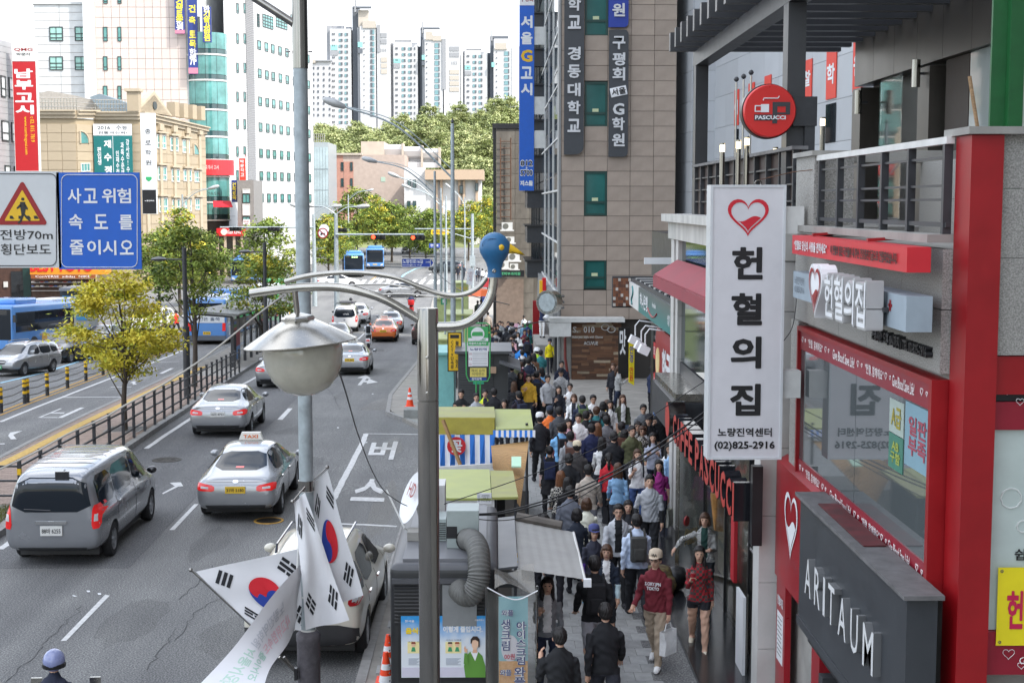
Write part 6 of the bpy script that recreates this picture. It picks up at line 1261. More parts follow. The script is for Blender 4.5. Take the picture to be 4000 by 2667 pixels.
def shelter(Y0,Y1,lb,k):
 X=lambda Y:isl_r(Y)-.75;t=thing('bus_shelter',lb,'bus shelter',(X(Y0),Y0,gz(Y0)+.14),0,'bus shelters on the median');n=5
 z=lambda Y:gz(Y)+.14
 for i in range(n):
  Y=Y0+(Y1-Y0)*i/(n-1);MB().box((X(Y)-.07,Y-.07,z(Y)),(X(Y)+.07,Y+.07,z(Y)+2.5)).build('post',DARKST,t,world=True)
  MB().bar((X(Y),Y,z(Y)+2.5),(X(Y)-1.7,Y,z(Y)+2.62),.08).build('rafter',DARKST,t,world=True)
 for i in range(n-1):
  a,c=Y0+(Y1-Y0)*i/(n-1)+.1,Y0+(Y1-Y0)*(i+1)/(n-1)-.1
  P=lambda Y,h,o=0:Vector((X(Y)+o,Y,z(Y)+h))
  MB().slab([P(a,.35),P(c,.35),P(c,1.75),P(a,1.75)],(.012,0,0)).build('glass_panel',GLASSC,t,world=True)
  MB().slab([P(a,1.8),P(c,1.8),P(c,2.35),P(a,2.35)],(.06,0,0)).build('name_panel',M('shelter_panel',(.06,.055,.06),.4,var=.1),t,world=True)
  if i%2==0:
   for q,(h0,h1,c_)in enumerate(((1.82,1.95,'A04048'),(1.955,2.1,'4F8A50'),(2.105,2.25,'5A78B0'))):MB().slab([P(a+.2,h0,.064),P((a+c)/2,h0,.064),P((a+c)/2,h1,.064),P(a+.2,h1,.064)],(.01,0,0)).build('route_stripe',flat(c_),t,world=True)
  else:MB().text('노량진역',P((a+c)/2,2.08,.066),UY,UZ,1.1,.25,.004).build('lettering',OFFW,t,world=True)
 for i in range(26):
  a=Y0-.4+(Y1-Y0+.8)*i/26;c=a+(Y1-Y0+.8)/26*.7
  MB().slab([Vector((X(a)+.35,a,z(a)+2.6)),Vector((X(a)-1.95,a,z(a)+2.78)),Vector((X(c)-1.95,c,z(c)+2.78)),Vector((X(c)+.35,c,z(c)+2.6))],(0,0,.05)).build('roof_slat',SHR,t,world=True)
 MB().slab([Vector((X(Y0)+.3,Y0-.4,z(Y0)+2.55)),Vector((X(Y0)-1.9,Y0-.4,z(Y0)+2.73)),Vector((X(Y1)-1.9,Y1+.4,z(Y1)+2.73)),Vector((X(Y1)+.3,Y1+.4,z(Y1)+2.55))],(0,0,.045)).build('roof_sheet',SHR,t,world=True)
 ad=MB().box((X(Y0)-.1,Y0+.35,z(Y0)+.3),(X(Y0)+.12,Y0+1.5,z(Y0)+1.75)).build('advert_box',DARKST,t,world=True);MB().box((X(Y0)+.121,Y0+.42,z(Y0)+.36),(X(Y0)+.126,Y0+1.43,z(Y0)+1.0)).build('poster',flat('5F86B8'),ad,world=True);MB().box((X(Y0)+.121,Y0+.42,z(Y0)+1.0),(X(Y0)+.126,Y0+1.43,z(Y0)+1.7)).build('poster',flat('8A2A3A'),ad,world=True)
shelter(70,80.5,'glass bus shelter with ribbed roof nearest on the median',0);shelter(82,93,'second glass bus shelter further along the median',1)
def cobra(x,ytop,Y,tips,lb,r=.09,base=None):
 X=at(x,ytop,Y).x;z0=gz(Y);h=at(x,ytop,Y).z-z0;t=thing('street_lamp',lb,'street lamp',(X,Y,z0),0,'tall cobra street lamps')
 MB().tube([(0,0,0),(0,0,h*.5),(0,0,h)],[r*1.25,r,r*.72],10).build('pole',GALV,t,smooth=50)
 for(tx,ty,ay)in tips:
  p=at(tx,ty,Y)-Vector((X,Y,z0));q=Vector((0,0,h-ay));m=q.lerp(p,.5)+Vector((0,0,abs(p.x)*.14));C_=bez([q,m,p],8);MB().tube(C_,.045,6).build('arm',GALV,t,smooth=50)
  C2=[c+Vector((0,0,.35*(1-k/len(C_))))for k,c in enumerate(C_)];MB().tube(C2,.02,5).build('stay',GALV,t)
  d=(p-m).normalized();MB().lathe([(0,-.1),(.1,0),(.17,.45),(.12,.85),(0,.95)],p,10,ax=d).build('lamp_head',M('lamp_grey',(.42,.43,.43),.4,.3,var=.1),t,smooth=60)
 return t
cobra(1767,483,58,[(1345,418,2.2)],'tall street lamp with long curved arm rising behind the bird lamp',.1)
t=COL.objects['street_lamp'];MB().lathe([(.17,0),(.17,1.0),(.1,1.05)],n=14).build('sleeve',SLV,t);MB().lathe([(0,0),(.07,.05),(.04,.15),(0,.2)],(0,0,at(1767,483,58).z-gz(58)),10).build('finial',DARKST,t)
cobra(1698,668,88,[(1470,632,1.4)],'street lamp second in the row behind the pavement stalls',.1);cobra(1722,735,112,[(1558,692,1.4)],'street lamp third in the row behind the pavement stalls',.1)
cobra(1742,765,135,[(1605,735,1.4)],'street lamp fourth in the row behind the pavement stalls',.1);cobra(1815,770,190,[(1760,735,1.0)],'street lamp in the distance right of the blue name sign',.1)
cobra(712,760,120,[(815,738,.8)],'street lamp in front of the cream academy windows',.1);cobra(1360,760,205,[(1435,745,.8)],'small distant street lamp before the brick hall',.1)
cobra(1312,838,104,[(1225,805,.0),(1395,808,.0)],'twin-armed street lamp on the signal mast',.18);cobra(1225,838,128,[(1170,808,0),(1295,808,0)],'twin-armed street lamp beyond the signal mast',.18)
def signal_mast(x0,x1,y,Y,heads,lb):
 a,c=at(x0,y,Y),at(x1,y,Y);t=thing('signal_arm',lb,'traffic signal',a);MB().tube([a,c],.07,8).build('arm',GALV,t,world=True)
 for(x,y2,lit)in heads:
  p=at(x,y2,Y-.2);hd_=MB().cbox(p,(1.05,.25,.36)).build('signal_head',BLACK,t,world=True)
  for k in range(3):
   on=lit and k==0;MB().lathe([(.14,0),(.14,.02),(0,.03)],p+Vector((-.34+k*.34,-.126,0)),14,ax=(0,-1,0)).build('lens',M('red_signal',(1,.06,.02),.4,var=0,emit=2.2)if on else M('unlit_lens',(.03,.03,.032),.3,var=0),hd_,world=True)
   MB().lathe([(.16,0),(.16,.2)],p+Vector((-.34+k*.34,-.126,0)),10,ax=(0,-1,0),closed=False).build('hood',BLACK,hd_,world=True)
  MB().tube([p,p+UZ*.45],.03,6).build('hanger',GALV,t,world=True)
 return t
signal_mast(1312,1656,916,103.8,[(1477,926,1),(1632,928,1)],'signal arm with two lit red lights over the junction')
signal_mast(1225,860,888,127.6,[(920,895,0),(1070,895,0),(1333,899,0)],'signal arm with dark signal backs reaching left');signal_mast(1842,1620,894,180,[],'distant signal arm with cameras behind lamp posts')
t=thing('no_motorcycles_sign','round red-bordered no motorcycles sign on the signal mast','road sign',at(1261,911,103));MB().lathe([(.30,0),(.30,.03),(0,.03)],n=24,ax=(0,-1,0)).build('disc',WHITE,t);MB().lathe([(.30,.031),(.38,.031),(.38,0)],n=24,ax=(0,-1,0),closed=False).build('red_ring',REDP,t)
MB().cbox((0,-.045,0),(.62,.012,.05),M4=Matrix.Rotation(R(45),4,'Y')).build('red_bar',REDP,t);MB().cbox((0,-.036,-.03),(.3,.01,.1)).build('motorcycle_mark',BLACK,t)
for dx in(-.12,.12):MB().lathe([(.06,.036),(.06,.04),(0,.04)],(dx,0,-.1),10,ax=(0,-1,0)).build('wheel_mark',BLACK,t)
t=thing('round_white_sign','blank round white sign back above the no motorcycles sign','road sign',at(1266,895,104));MB().lathe([(.36,0),(.36,.02),(0,.02)],n=22,ax=(0,-1,0)).build('disc',WHITE,t)
t,W_,Hh=sgn('street_name_sign','blue street name sign with white Korean and English lettering',1571,1680,1011,1042,87,.06,flat('1E3F9A'),'street sign',edge=OFFW)
MB().slab([(W_/2+.032,0,Hh),(W_/2+.032,0,0),(W_/2+.2,0,Hh/2)],(0,.06,0)).build('arrow_tip',flat('1E3F9A'),t);ltr(t,'노량진로16길',-.2,Hh*.66,W_*.72,Hh*.5,WHITE,bold=.02);ltr(t,'Noryangjin-ro 16-gil',-.24,Hh*.2,W_*.68,Hh*.22,WHITE);ltr(t,'2→56',W_*.42,Hh*.6,W_*.16,Hh*.22,WHITE)
MB().box((-W_/2,.0,Hh+.1),(W_/2+.3,.06,Hh+.17)).build('hanger_bar',DARKST,t)
t,W_,Hh=sgn('small_street_sign','smaller blue street sign further down the road',1676,1728,951,968,130,.06,flat('1E3F9A'),'street sign');ltr(t,'만양로',-.1,Hh*.55,W_*.6,Hh*.6,WHITE)
t,W_,Hh=sgn('yellow_parking_sign','yellow no parking banner sign hung over the far road',1684,1752,898,915,178,.06,YELP);ltr(t,'불법주정차단속',0,Hh*.5,W_*.86,Hh*.6,BLACK)
for x,lb in((1845,'grey mast carrying the distant camera arm'),):
 q=at(x,835,150);t=thing('camera_mast',lb,'mast',(q.x,150,gz(150)));MB().tube([(0,0,0),(0,0,q.z-gz(150))],.16,10).build('pole',GALV,t);MB().cbox((0,-.2,3.2),(.6,.4,1.1)).build('control_box',GALV,t);MB().tube([(0,0,5.5),(-3.2,0,6.4)],.05,6).build('arm',GALV,t)
for k,(x,Y,yt)in enumerate(((1806,70,1035),(1738,62,1040))):
 q=at(x,yt,Y);t=thing('cable_post','thin dark cable post between the stalls, %s one'%('right','left')[k],'post',(q.x,Y,gz(Y)+.1));MB().tube([(0,0,0),(0,0,q.z-gz(Y))],.05,8).build('post',GALV,t)
W_group='black overhead cables'
for k,P in enumerate(([(1690,2018,19.5),(1850,2008,19.6),(1990,1992,19.8),(2240,1915,20.2),(2480,1795,20.6),(2620,1702,20.9),(2775,1592,21.2),(2900,1500,22)],[(1690,2020,19.5),(1850,2012,19.6),(1990,2000,19.8),(2240,1928,20.2),(2480,1812,20.6),(2620,1722,20.9),(2775,1612,21.2),(2900,1520,22)],[(1735,1968,19.4),(2000,1880,20.2),(2240,1790,21),(2440,1690,21.8),(2620,1575,22.5),(2780,1470,23)],[(1745,2002,19.4),(1860,2026,19.6),(2000,2028,20),(2200,1975,20.5),(2440,1830,21),(2700,1650,21.6)])):
 cable(P,.011 if k<2 else.007,BLKW,['thick black cable running from kiosk roof to cafe, upper of the pair','thick black cable running from kiosk roof to cafe, lower of the pair','straight thin black cable crossing high above the crowd','slack thin black wire drooping over the kiosk roof'][k],group=W_group)
cable([(1880,1295,50),(1990,1292,55),(2080,1262,60),(2160,1255,62)],.02,BLKW,'dark cable from bus stop sign to the stone tower',group=W_group);cable([(1700,1060,70),(1760,1110,66),(1830,1150,62),(1990,1190,60)],.02,BLKW,'dark cable sagging behind the bird neck',group=W_group)
cable([(3062,1330,17.3),(3090,1290,17.5),(3105,1230,17.6),(3110,1150,17.7),(3100,1060,17.7)],.006,BLKW,'black wiring behind the white projecting sign',group=W_group)
def cone(x,y,lb,s=1):
 p=G(x,y,.13)if y<2667 else Vector((at(x,y,19.5).x,19.5,0.0));t=thing('traffic_cone',lb,'cone',p,0,'orange traffic cones');O_=flat('F0481E')
 MB().box((-.18*s,-.18*s,0),(.18*s,.18*s,.03)).build('base',O_,t);MB().lathe([(.14*s,.03),(.03*s,.70*s),(0,.70*s)],n=18).build('body',O_,t,smooth=50)
 for a,c in((.28,.38),(.46,.54)):f=lambda z:.14-.11*(z-.03)/.67;MB().lathe([(f(a)*s+.003,a*s),(f(c)*s+.003,c*s)],n=18,closed=False).build('white_band',WHITE,t)
cone(1601,1590,'orange cone with white bands by the kerb bulge')
for k,(x,Y)in enumerate(((1511,19.3),(1518,20.0))):
 p=at(x,2600,Y);t0=cone(1601,1590,('orange cone at kiosk corner, nearer one','orange cone at kiosk corner, tucked behind the nearer')[k]);
cs=[o for o in COL.objects if o.name.startswith('traffic_cone')]
for o,(x,Y)in zip(cs[1:],((1508,19.2),(1517,20.0))):p=at(x,2600,Y);o.location=(p.x,Y,.13)
p=G(1608,1628,.13);t=thing('kerb_block','short pale concrete kerb block by the pavement bulge','concrete block',p);MB().box((-.25,-.3,0),(.45,.5,.28)).build('block',KERBM,t)
ks=thing('grey_kiosk','dark grey steel kiosk with rounded edges and louvred end wall','kiosk',(-.65,19.6,.12))
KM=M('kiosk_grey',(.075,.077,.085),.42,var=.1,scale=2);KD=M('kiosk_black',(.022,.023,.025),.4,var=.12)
kx0,kx1,ky0,ky1,kz=-1.34,.05,17.8,21.4,2.42
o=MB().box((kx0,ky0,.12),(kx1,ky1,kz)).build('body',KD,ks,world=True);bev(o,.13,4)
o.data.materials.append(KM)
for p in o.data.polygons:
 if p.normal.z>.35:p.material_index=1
MB().box((kx0+.16,ky0+.16,kz),(kx1-.16,ky1-.16,kz+.035)).build('roof_panel',M('kiosk_roof',(.16,.163,.175),.45,var=.12,scale=2),ks,world=True)
lx0,lx1=at(1540,2200,ky0).x,at(1890,2200,ky0).x
for(a,c)in((lx0,at(1660,2250,ky0).x),(at(1850,2250,ky0).x,lx1)):
 for k in range(11):z=1.66+k*.046;MB().obox((a,ky0-.02,z),(c-a,0,0),(0,.03,.03),(0,0,.012)).build('louvre',KD,ks,world=True)
 MB().box((a,ky0-.004,1.63),(c,ky0-.001,2.17)).build('vent_back',BLACK,ks,world=True)
MB().box((lx0-.03,ky0-.05,2.18),(lx1+.03,ky0+.02,2.24)).build('vent_hood',KM,ks,world=True)
MB().box((at(1728,2300,ky0).x,ky0-.03,1.62),(at(1862,2300,ky0).x,ky0-.005,2.16)).build('cover_plate',M('dull_steel_plate',(.25,.26,.265),.45,.4,var=.1),ks,world=True)
for k in range(14):MB().lathe([(.012,0),(.008,.012),(0,.012)],(lx0-.07,ky0-.004,.3+k*.1),6,ax=(0,-1,0)).build('rivet',KM,ks,world=True)
pf=thing('kiosk_poster','framed poster with blue sky and woman in green cardigan on kiosk end','poster',at(1735,2650,ky0-.02))
def pp(x0,x1,y0,y1,d,mt,name):return bx(pf,x0,x1,y0,y1,ky0-d,.006,mt,name)
pp(1556,1912,2396,2660,.018,BLACK,'frame')
SKYP=M('poster_sky',(.10,.42,.72),.35,var=0);t_=SKYP.node_tree;tcn=t_.nodes.new('ShaderNodeTexCoord');sx=t_.nodes.new('ShaderNodeSeparateXYZ');rp_=t_.nodes.new('ShaderNodeValToRGB');mr=t_.nodes.new('ShaderNodeMapRange');nz_p=t_.nodes.new('ShaderNodeTexNoise');ad=t_.nodes.new('ShaderNodeMath');ad.operation='MULTIPLY_ADD'
nz_p.inputs['Scale'].default_value=6;ad.inputs[1].default_value=.35
mr.inputs[1].default_value=.45;mr.inputs[2].default_value=.98;rp_.color_ramp.elements[0].color=(.72,.76,.80,1);rp_.color_ramp.elements[1].color=(.03,.30,.68,1);rp_.color_ramp.elements[0].position=.35;rp_.color_ramp.elements[1].position=.95
L_=t_.links.new;L_(tcn.outputs['Object'],sx.inputs[0]);L_(tcn.outputs['Object'],nz_p.inputs['Vector']);L_(nz_p.outputs[0],ad.inputs[0]);L_(sx.outputs[2],ad.inputs[2]);L_(ad.outputs[0],mr.inputs[0]);L_(mr.outputs[0],rp_.inputs[0]);L_(rp_.outputs[0],t_.nodes['Principled BSDF'].inputs['Base Color'])
pp(1568,1904,2404,2645,.026,SKYP,'sheet')
pp(1570,1902,2604,2643,.030,flat('CFCBDA'),'foot_band')
Yp=ky0-.027
def ptx(body,x,y,w_,h_,mt,bold=.02):MB().text(body,at(x,y,Yp),UX,UZ,w_*ky0/5556,h_*ky0/5556,.004,bold=bold).build('lettering',mt,pf,world=True)
ptx('음식물',1622,2462,78,26,flat('F2D21E'),.05);ptx('이렇게 줄입시다.',1808,2456,158,26,WHITE,.05);ptx('이렇게 줄입시다.',1809,2457,156,24,flat('2A3C9A'),.01)
ptx('참서울',1600,2424,38,10,WHITE);ptx('서울특별시',1872,2420,36,7,WHITE)
for x,y in((1625,2505),(1772,2498)):ptx('조리시 식재료',x,y,62,6,flat('404448'),0)
for(x0,x1)in((1592,1640),(1740,1802)):pp(x0,x1,2505,2550,.030,flat('F0E2A4'),'picture');
for cx,c_ in((1758,'3A2A22'),(1786,'A04820'),(1615,'8A3020')):MB().lathe([(.028,0),(.028,.002),(0,.002)],at(cx,2517,Yp-.006),12,ax=(0,-1,0)).build('drawn_head',flat('EBC2A0'),pf,world=True);MB().slab([at(cx-9,2513,Yp-.009),at(cx+9,2513,Yp-.009),at(cx+7,2506,Yp-.009),at(cx-7,2506,Yp-.009)],(0,-.002,0)).build('drawn_hair',flat(c_),pf,world=True);MB().slab([at(cx-9,2543,Yp-.006),at(cx+9,2543,Yp-.006),at(cx+5,2526,Yp-.006),at(cx-5,2526,Yp-.006)],(0,-.002,0)).build('drawn_body',flat('3F9A6A'),pf,world=True)
for k in range(7):
 for x0,x1 in((1596,1640),(1742,1800)):pp(x0,x1-(k%3)*6,2570+k*4,2571.6+k*4,.029,flat('8890A0'),'text_line')
W3=[([(1818,2644),(1812,2600),(1822,2560),(1836,2544),(1868,2544),(1884,2560),(1896,2600),(1900,2644)],'5E9238'),([(1838,2545),(1868,2545),(1856,2580)],'F0F0F0'),([(1848,2530),(1862,2530),(1864,2548),(1846,2548)],'E2B090'),([(1842,2505),(1846,2492),(1862,2490),(1869,2502),(1869,2520),(1860,2536),(1850,2536),(1843,2522)],'EDC4A6'),([(1838,2512),(1838,2496),(1848,2484),(1864,2484),(1873,2496),(1874,2525),(1869,2528),(1868,2504),(1856,2497),(1846,2500),(1842,2512)],'2E1C16'),([(1815,2545),(1812,2530),(1817,2520),(1820,2531),(1826,2534),(1824,2548)],'E2B090'),([(1811,2592),(1814,2550),(1826,2550),(1828,2590)],'5E9238')]
for k,(P,c_)in enumerate(W3):MB().slab([at(x,y,Yp-.004-.0025*k)for x,y in P],(0,-.002,0)).build('printed_woman',flat(c_),pf,world=True)
fn=thing('extractor_fan','pale metal extractor fan box with fat grey flexible duct on kiosk roof','extractor',at(1800,2170,18.6))
FB=M('pale_green_steel',(.34,.39,.38),.45,.2,var=.12);zf=kz+.04
MB().box((at(1745,2100,18.5).x,18.5,zf),(at(1870,2100,18.5).x,19.0,zf+.5)).build('fan_box',FB,fn,world=True)
q=at(1765,2085,18.49);MB().box((q.x-.07,18.495,q.z-.06),(q.x+.07,18.499,q.z+.1)).build('fan_opening',BLACK,fn,world=True)
D=bez([at(1822,2105,18.5),at(1848,2112,18.2),at(1868,2150,17.85),at(1872,2215,17.62),at(1868,2270,17.56),at(1845,2318,17.56),at(1815,2322,17.62),at(1792,2300,17.78)],10)
rr_=[.138+(.010 if k%2 else-.004)for k in range(len(D))]
MB().tube(D,rr_,20).build('flexible_duct',M('duct_grey',(.115,.115,.108),.55,var=.2,scale=9,bump=.2),fn,world=True,smooth=25)
MB().lathe([(.13,0),(.145,.0),(.145,.05),(.13,.05)],D[0]-Vector((0,.02,0)),20,ax=(.2,-1,0),closed=False).build('clamp',STEEL,fn,world=True)
ds_=thing('satellite_dish','white oval satellite dish lettered HD tilted on kiosk roof','satellite dish',at(1610,2080,19.4))
dc=at(1612,1945,19.4);ax=Vector((-.92,-.32,.38)).normalized()
MB().lathe([(0,-.05),(.2,-.03),(.36,.02),(.37,.025),(.2,-.02),(0,-.04)],dc,28,ax=ax).build('dish',WHITE,ds_,smooth=60,world=True)
vv=(UZ-ax*ax.z).normalized();uu=vv.cross(ax)
MB().text('HD',dc+vv*.1-uu*.05,uu,vv,.3,.2,.035,bold=.01).build('lettering',REDP,ds_,world=True)
MB().tube([dc-ax*.05,dc+Vector((.1,.1,-.3)),Vector((dc.x+.12,dc.y+.1,zf))],.025,8).build('stand',OFFW,ds_,world=True);MB().tube([Vector((dc.x+.05,dc.y-.1,zf)),dc+Vector((-.1,-.3,-.35)),dc+ax*.4],.012,6).build('feed_arm',OFFW,ds_,world=True)
MB().box((dc.x-.05,18.9,zf),(dc.x+.25,19.2,zf+.12)).build('concrete_foot',CONC,ds_,world=True)
cu=thing('condenser_unit','white condenser unit on kiosk roof behind the steel lamp post','air conditioner',at(1720,2040,19.8));MB().box((at(1690,2000,19.8).x,19.8,zf),(at(1738,2000,19.8).x,20.3,zf+.58)).build('case',OFFW,cu,world=True);MB().box((at(1695,2000,18.9).x,18.9,zf),(at(1742,2000,18.9).x,19.4,zf+.3)).build('grille_box',FB,cu,world=True)
for k in range(8):MB().box((at(1696,2000,18.9).x,18.885,zf+.03+k*.03),(at(1741,2000,18.9).x,18.898,zf+.04+k*.03)).build('grille_bar',BLACK,cu,world=True)
sa=thing('kiosk_awning','pale grey canvas awning sloping from the side of the grey kiosk','awning',(.6,19,1.9))
MB().slab([(.052,17.95,2.30),(.052,20.9,2.30),(.30,20.9,2.33),(.30,17.95,2.33)],(0,0,.03)).build('side_board',KM,sa,world=True);MB().box((.06,17.93,2.08),(.31,17.97,2.295)).build('end_board',KD,sa,world=True)
AWG=M('grey_canvas',(.34,.335,.32),.8,var=.08,scale=3)
MB().grid(lambda u,v:(.31+u*.86,17.98+v*2.85-.18*u*v,2.31-.14*u-.006*math.sin(v*9)+.0022*math.sin(u*40+v*3)),40,10).build('canvas',AWG,sa,world=True,smooth=80)
MB().tube([(1.17,17.98,2.16),(1.17,20.65,2.16)],.02,8).build('front_bar',OFFW,sa,world=True);MB().tube([(.33,20.85,2.36),(1.0,20.72,2.25)],.07,8).build('rolled_sheet',M('brown_sheet',(.12,.105,.09),.6,var=.3),sa,world=True);MB().cbox((1.2,17.97,2.13),(.1,.08,.1)).build('winch',WHITE,sa,world=True)
wb=thing('waffle_banner','tall light blue banner with ice cream and waffle lettering by the kiosk','banner',(at(2000,2667,17.2).x,17.2,.13));wx0,wx1=at(1948,2500,17.2).x,at(2062,2500,17.2).x;wz1=at(2000,2330,17.2).z
TEA=M('banner_teal',(.22,.42,.46),.5,var=.06);MB().box((wx0,17.2,.3),(wx1,17.22,wz1)).build('sheet',TEA,wb,world=True)
MB().box((wx0+.002,17.193,.3),(wx1-.002,17.199,at(2000,2580,17.2).z)).build('waffle_print',M('waffle_print',(.46,.22,.07),.6,c2=(.62,.36,.16),scale=18,var=.3),wb,world=True)
MB().slab([(wx0+.14+.11*math.cos(k*.4),17.197,at(2000,2530,17.2).z+.17*math.sin(k*.4))for k in range(16)],(0,-.003,0)).build('cream_print',flat('C9C6CC'),wb,world=True)
def wtx(body,x,y,w_,h_):
 for k,(m_,bd,dp)in enumerate(((WHITE,.09,.004),(flat('2E3A72'),.02,.010))):MB().text(body,at(x,y,17.19),UX,UZ,w_*17.2/5556,h_*17.2/5556,dp,bold=bd).build('lettering',m_,wb,world=True)
wtx('와플',1982,2392,48,26);wtx('생\n크\n림',1976,2478,38,128);wtx('아\n이\n스\n크\n림',2036,2510,40,178);wtx('와\n플',2030,2640,46,80);wtx('와플',1975,2625,46,26);MB().text('00원',at(1990,2562,17.19),UX,UZ,42*17.2/5556,24*17.2/5556,.006,bold=.02).build('lettering',flat('B02848'),wb,world=True)
PLA=M('clear_plastic',(.55,.55,.5),.12,var=.2,alpha=.13,spec=.6)
MB().grid(lambda u,v:(wx0-.14+u*(wx1-wx0+.25),17.12-.03*math.sin(u*14+v*2)-.02*math.sin(v*6),.25+v*(wz1+.1-.25)-.08*math.sin(math.pi*u)*v),24,18).build('plastic_cover',PLA,wb,world=True,smooth=80)
MB().tube(bez([(wx0-.14,17.12,wz1+.14),(wx0+.1,17.1,wz1+.02),(wx1-.1,17.1,wz1+.0),(wx1+.12,17.12,wz1+.1)],5),.008,6).build('tie_cord',WHITE,wb,world=True)
for x in(wx0-.15,wx1+.11):MB().tube([(x,17.15,.13),(x,17.15,wz1+.15)],.015,8).build('stand_pole',STEEL,wb,world=True)
MB().grid(lambda u,v:(wx0-.05+u*.5,17.15+v*.6,wz1+.12+.1*v+.06*math.sin(u*5+v*3)),10,8).build('plastic_flap',M('smoky_plastic',(.16,.15,.13),.2,var=.3,alpha=.6),wb,world=True,smooth=80)
GRF=M('lime_roof_sheet',(.40,.44,.13),.5,var=.14,scale=1.6,c2=(.31,.35,.10));OLV=M('olive_roof_sheet',(.36,.37,.10),.55,var=.2,scale=2,c2=(.27,.26,.10))
def slq(t,pts,th,mt,name):return MB().slab([at(*p)for p in pts],(0,0,-th)).build(name,mt,t,world=True)
s1=thing('lime_roof_stall','market stall with flat lime green roof nearest behind the grey kiosk','stall',(-.3,25,.13))
slq(s1,[(1640,1945,23.7),(1920,1945,23.7),(1912,1832,26.2),(1650,1832,26.2)],.04,GRF,'roof_panel');slq(s1,[(1922,1942,23.7),(2024,1940,23.7),(2004,1838,26.2),(1914,1836,26.2)],.04,OLV,'roof_panel')
MB().box((-1.15,23.72,1.75),(.0,23.78,2.02)).build('front_board',OFFW,s1,world=True);MB().box((-1.15,23.8,.13),(-1.05,26.2,2.0)).build('side_wall',M('stall_tarp_grey',(.25,.25,.24),.7),s1,world=True);MB().box((-1.0,25.9,.13),(.2,26.0,2.0)).build('back_wall',BLACK,s1,world=True)
for x in(.02,.36):MB().tube([(x,23.8,.13),(x,23.8,2.0)],.025,8).build('post',DARKST,s1,world=True)
MB().box((-1.0,24.0,.13),(.3,25.5,.85)).build('counter',M('stall_counter',(.10,.09,.08),.6,var=.3),s1,world=True)
n_=MB().box((at(1863,1965,23.7).x,23.70,at(1863,1968,23.7).z),(at(1920,1965,23.7).x,23.715,at(1863,1925,23.7).z)).build('licence_plate',WHITE,s1,world=True);MB().text('지역연합회\n지부  호\n전국노점연합',at(1897,1945,23.69),UX,UZ,.16,.12,.003).build('lettering',DKF,n_,world=True);MB().text('자\n율',at(1871,1945,23.69),UX,UZ,.025,.11,.003).build('lettering',flat('3A4A80'),n_,world=True)
s2=thing('flower_stall','flower stall with blue and white striped sheet, red round sign and olive roof','stall',(-.4,30,.13))
slq(s2,[(1640,1628,30.3),(1935,1630,30.3),(1930,1588,32.0),(1650,1588,32.0)],.05,OLV,'roof_panel');MB().slab([at(1640,1695,30.2),at(1932,1697,30.2),at(1932,1632,30.25),at(1640,1630,30.25)],(0,.04,0)).build('fascia_board',M('mustard_board',(.36,.31,.045),.55,var=.15),s2,world=True)
slq(s2,[(1936,1676,30.0),(2083,1672,30.0),(2072,1598,32.0),(1932,1597,32.0)],.04,GRF,'roof_panel')
STR=[flat('2F78D0',.75),M('flag_cloth')]
x=1640
for k in range(15):
 w_=19.5;a=[at(x,1698,30.2),at(x+w_,1698,30.2),at(x+w_+1,1820,30.15-.1*(k%2)),at(x+1,1820,30.15-.1*((k+1)%2))];MB().slab(a,(0,.01,0)).build('striped_sheet',STR[k%2],s2,world=True);x+=w_
for k in range(16):w_=10.5;a0=1926+k*w_*.98;MB().slab([at(a0,1680,29.95),at(a0+w_,1680,29.95),at(a0+w_,1706+(k%2)*3,29.9),at(a0,1706+(k+1)%2*3,29.9)],(0,.01,0)).build('valance_stripe',STR[k%2],s2,world=True)
r_=MB().lathe([(.2,0),(.2,.01),(0,.01)],at(1783,1742,30.05),24,ax=(0,-1,0)).build('round_sign',flat('C8242E'),s2,world=True);MB().text('꽃',at(1783,1742,30.035),UX,UZ,.25,.27,.004,bold=.03).build('lettering',WHITE,r_,world=True)
MB().bar(at(1730,1640,29.9),at(1798,1815,29.7),.06).build('wooden_prop',M('raw_timber',(.34,.20,.09),.7,var=.2),s2,world=True);MB().bar(at(1640,1832,29.5),at(1975,1812,29.6),.1,.06).build('timber_rail',OFFW,s2,world=True)
BAM=M('bamboo_blind',(.50,.30,.13),.7,var=.2,scale=4,stretch=(.4,3,14));A_,B_,C3,D3=at(1918,1742,30.0),at(2066,1724,30.1),at(2064,1945,26.6),at(2032,1982,26.0)
nb_=26
for k in range(nb_):
 f0,f1=k/nb_,(k+.9)/nb_;D2=at(1925,1830,26.5)
 MB().slab([A_.lerp(D2,f0),B_.lerp(D3,f0),B_.lerp(D3,f1),A_.lerp(D2,f1)],(0,0,.012)).build('bamboo_slat',BAM,s2,world=True)
MB().slab([at(1998,1788,28.0),at(2036,1788,28.0),at(2036,1826,27.5),at(1998,1826,27.5)],(0,0,.03)).build('pale_notice',flat('BFE6C8'),s2,world=True)
MB().box((-1.5,30.4,.13),(.75,32.0,.8)).build('counter',M('stall_counter'),s2,world=True)
for x_ in(-1.5,.7):MB().tube([(x_,30.3,.13),(x_,30.3,2.3)],.03,8).build('post',DARKST,s2,world=True)
fl_=thing('flower_pot','pot of yellow chrysanthemums at the corner of the flower stall','flowers',at(2066,1980,25.6));fl_.location.z=.13;MB().lathe([(.12,0),(.17,.3),(.15,.3),(0,.28)],n=14).build('pot',DARKST,fl_)
fb_=MB();rr2=random.Random(5)
for k in range(420):a,z_,r0_=rr2.uniform(0,6.28),rr2.uniform(.3,.62),rr2.uniform(0,.24);p=Vector((r0_*math.cos(a),r0_*math.sin(a),z_));fb_.add([p+Vector((rr2.uniform(-.03,.03),rr2.uniform(-.03,.03),rr2.uniform(-.03,.03)))for _ in range(4)],[(0,1,2,3)])
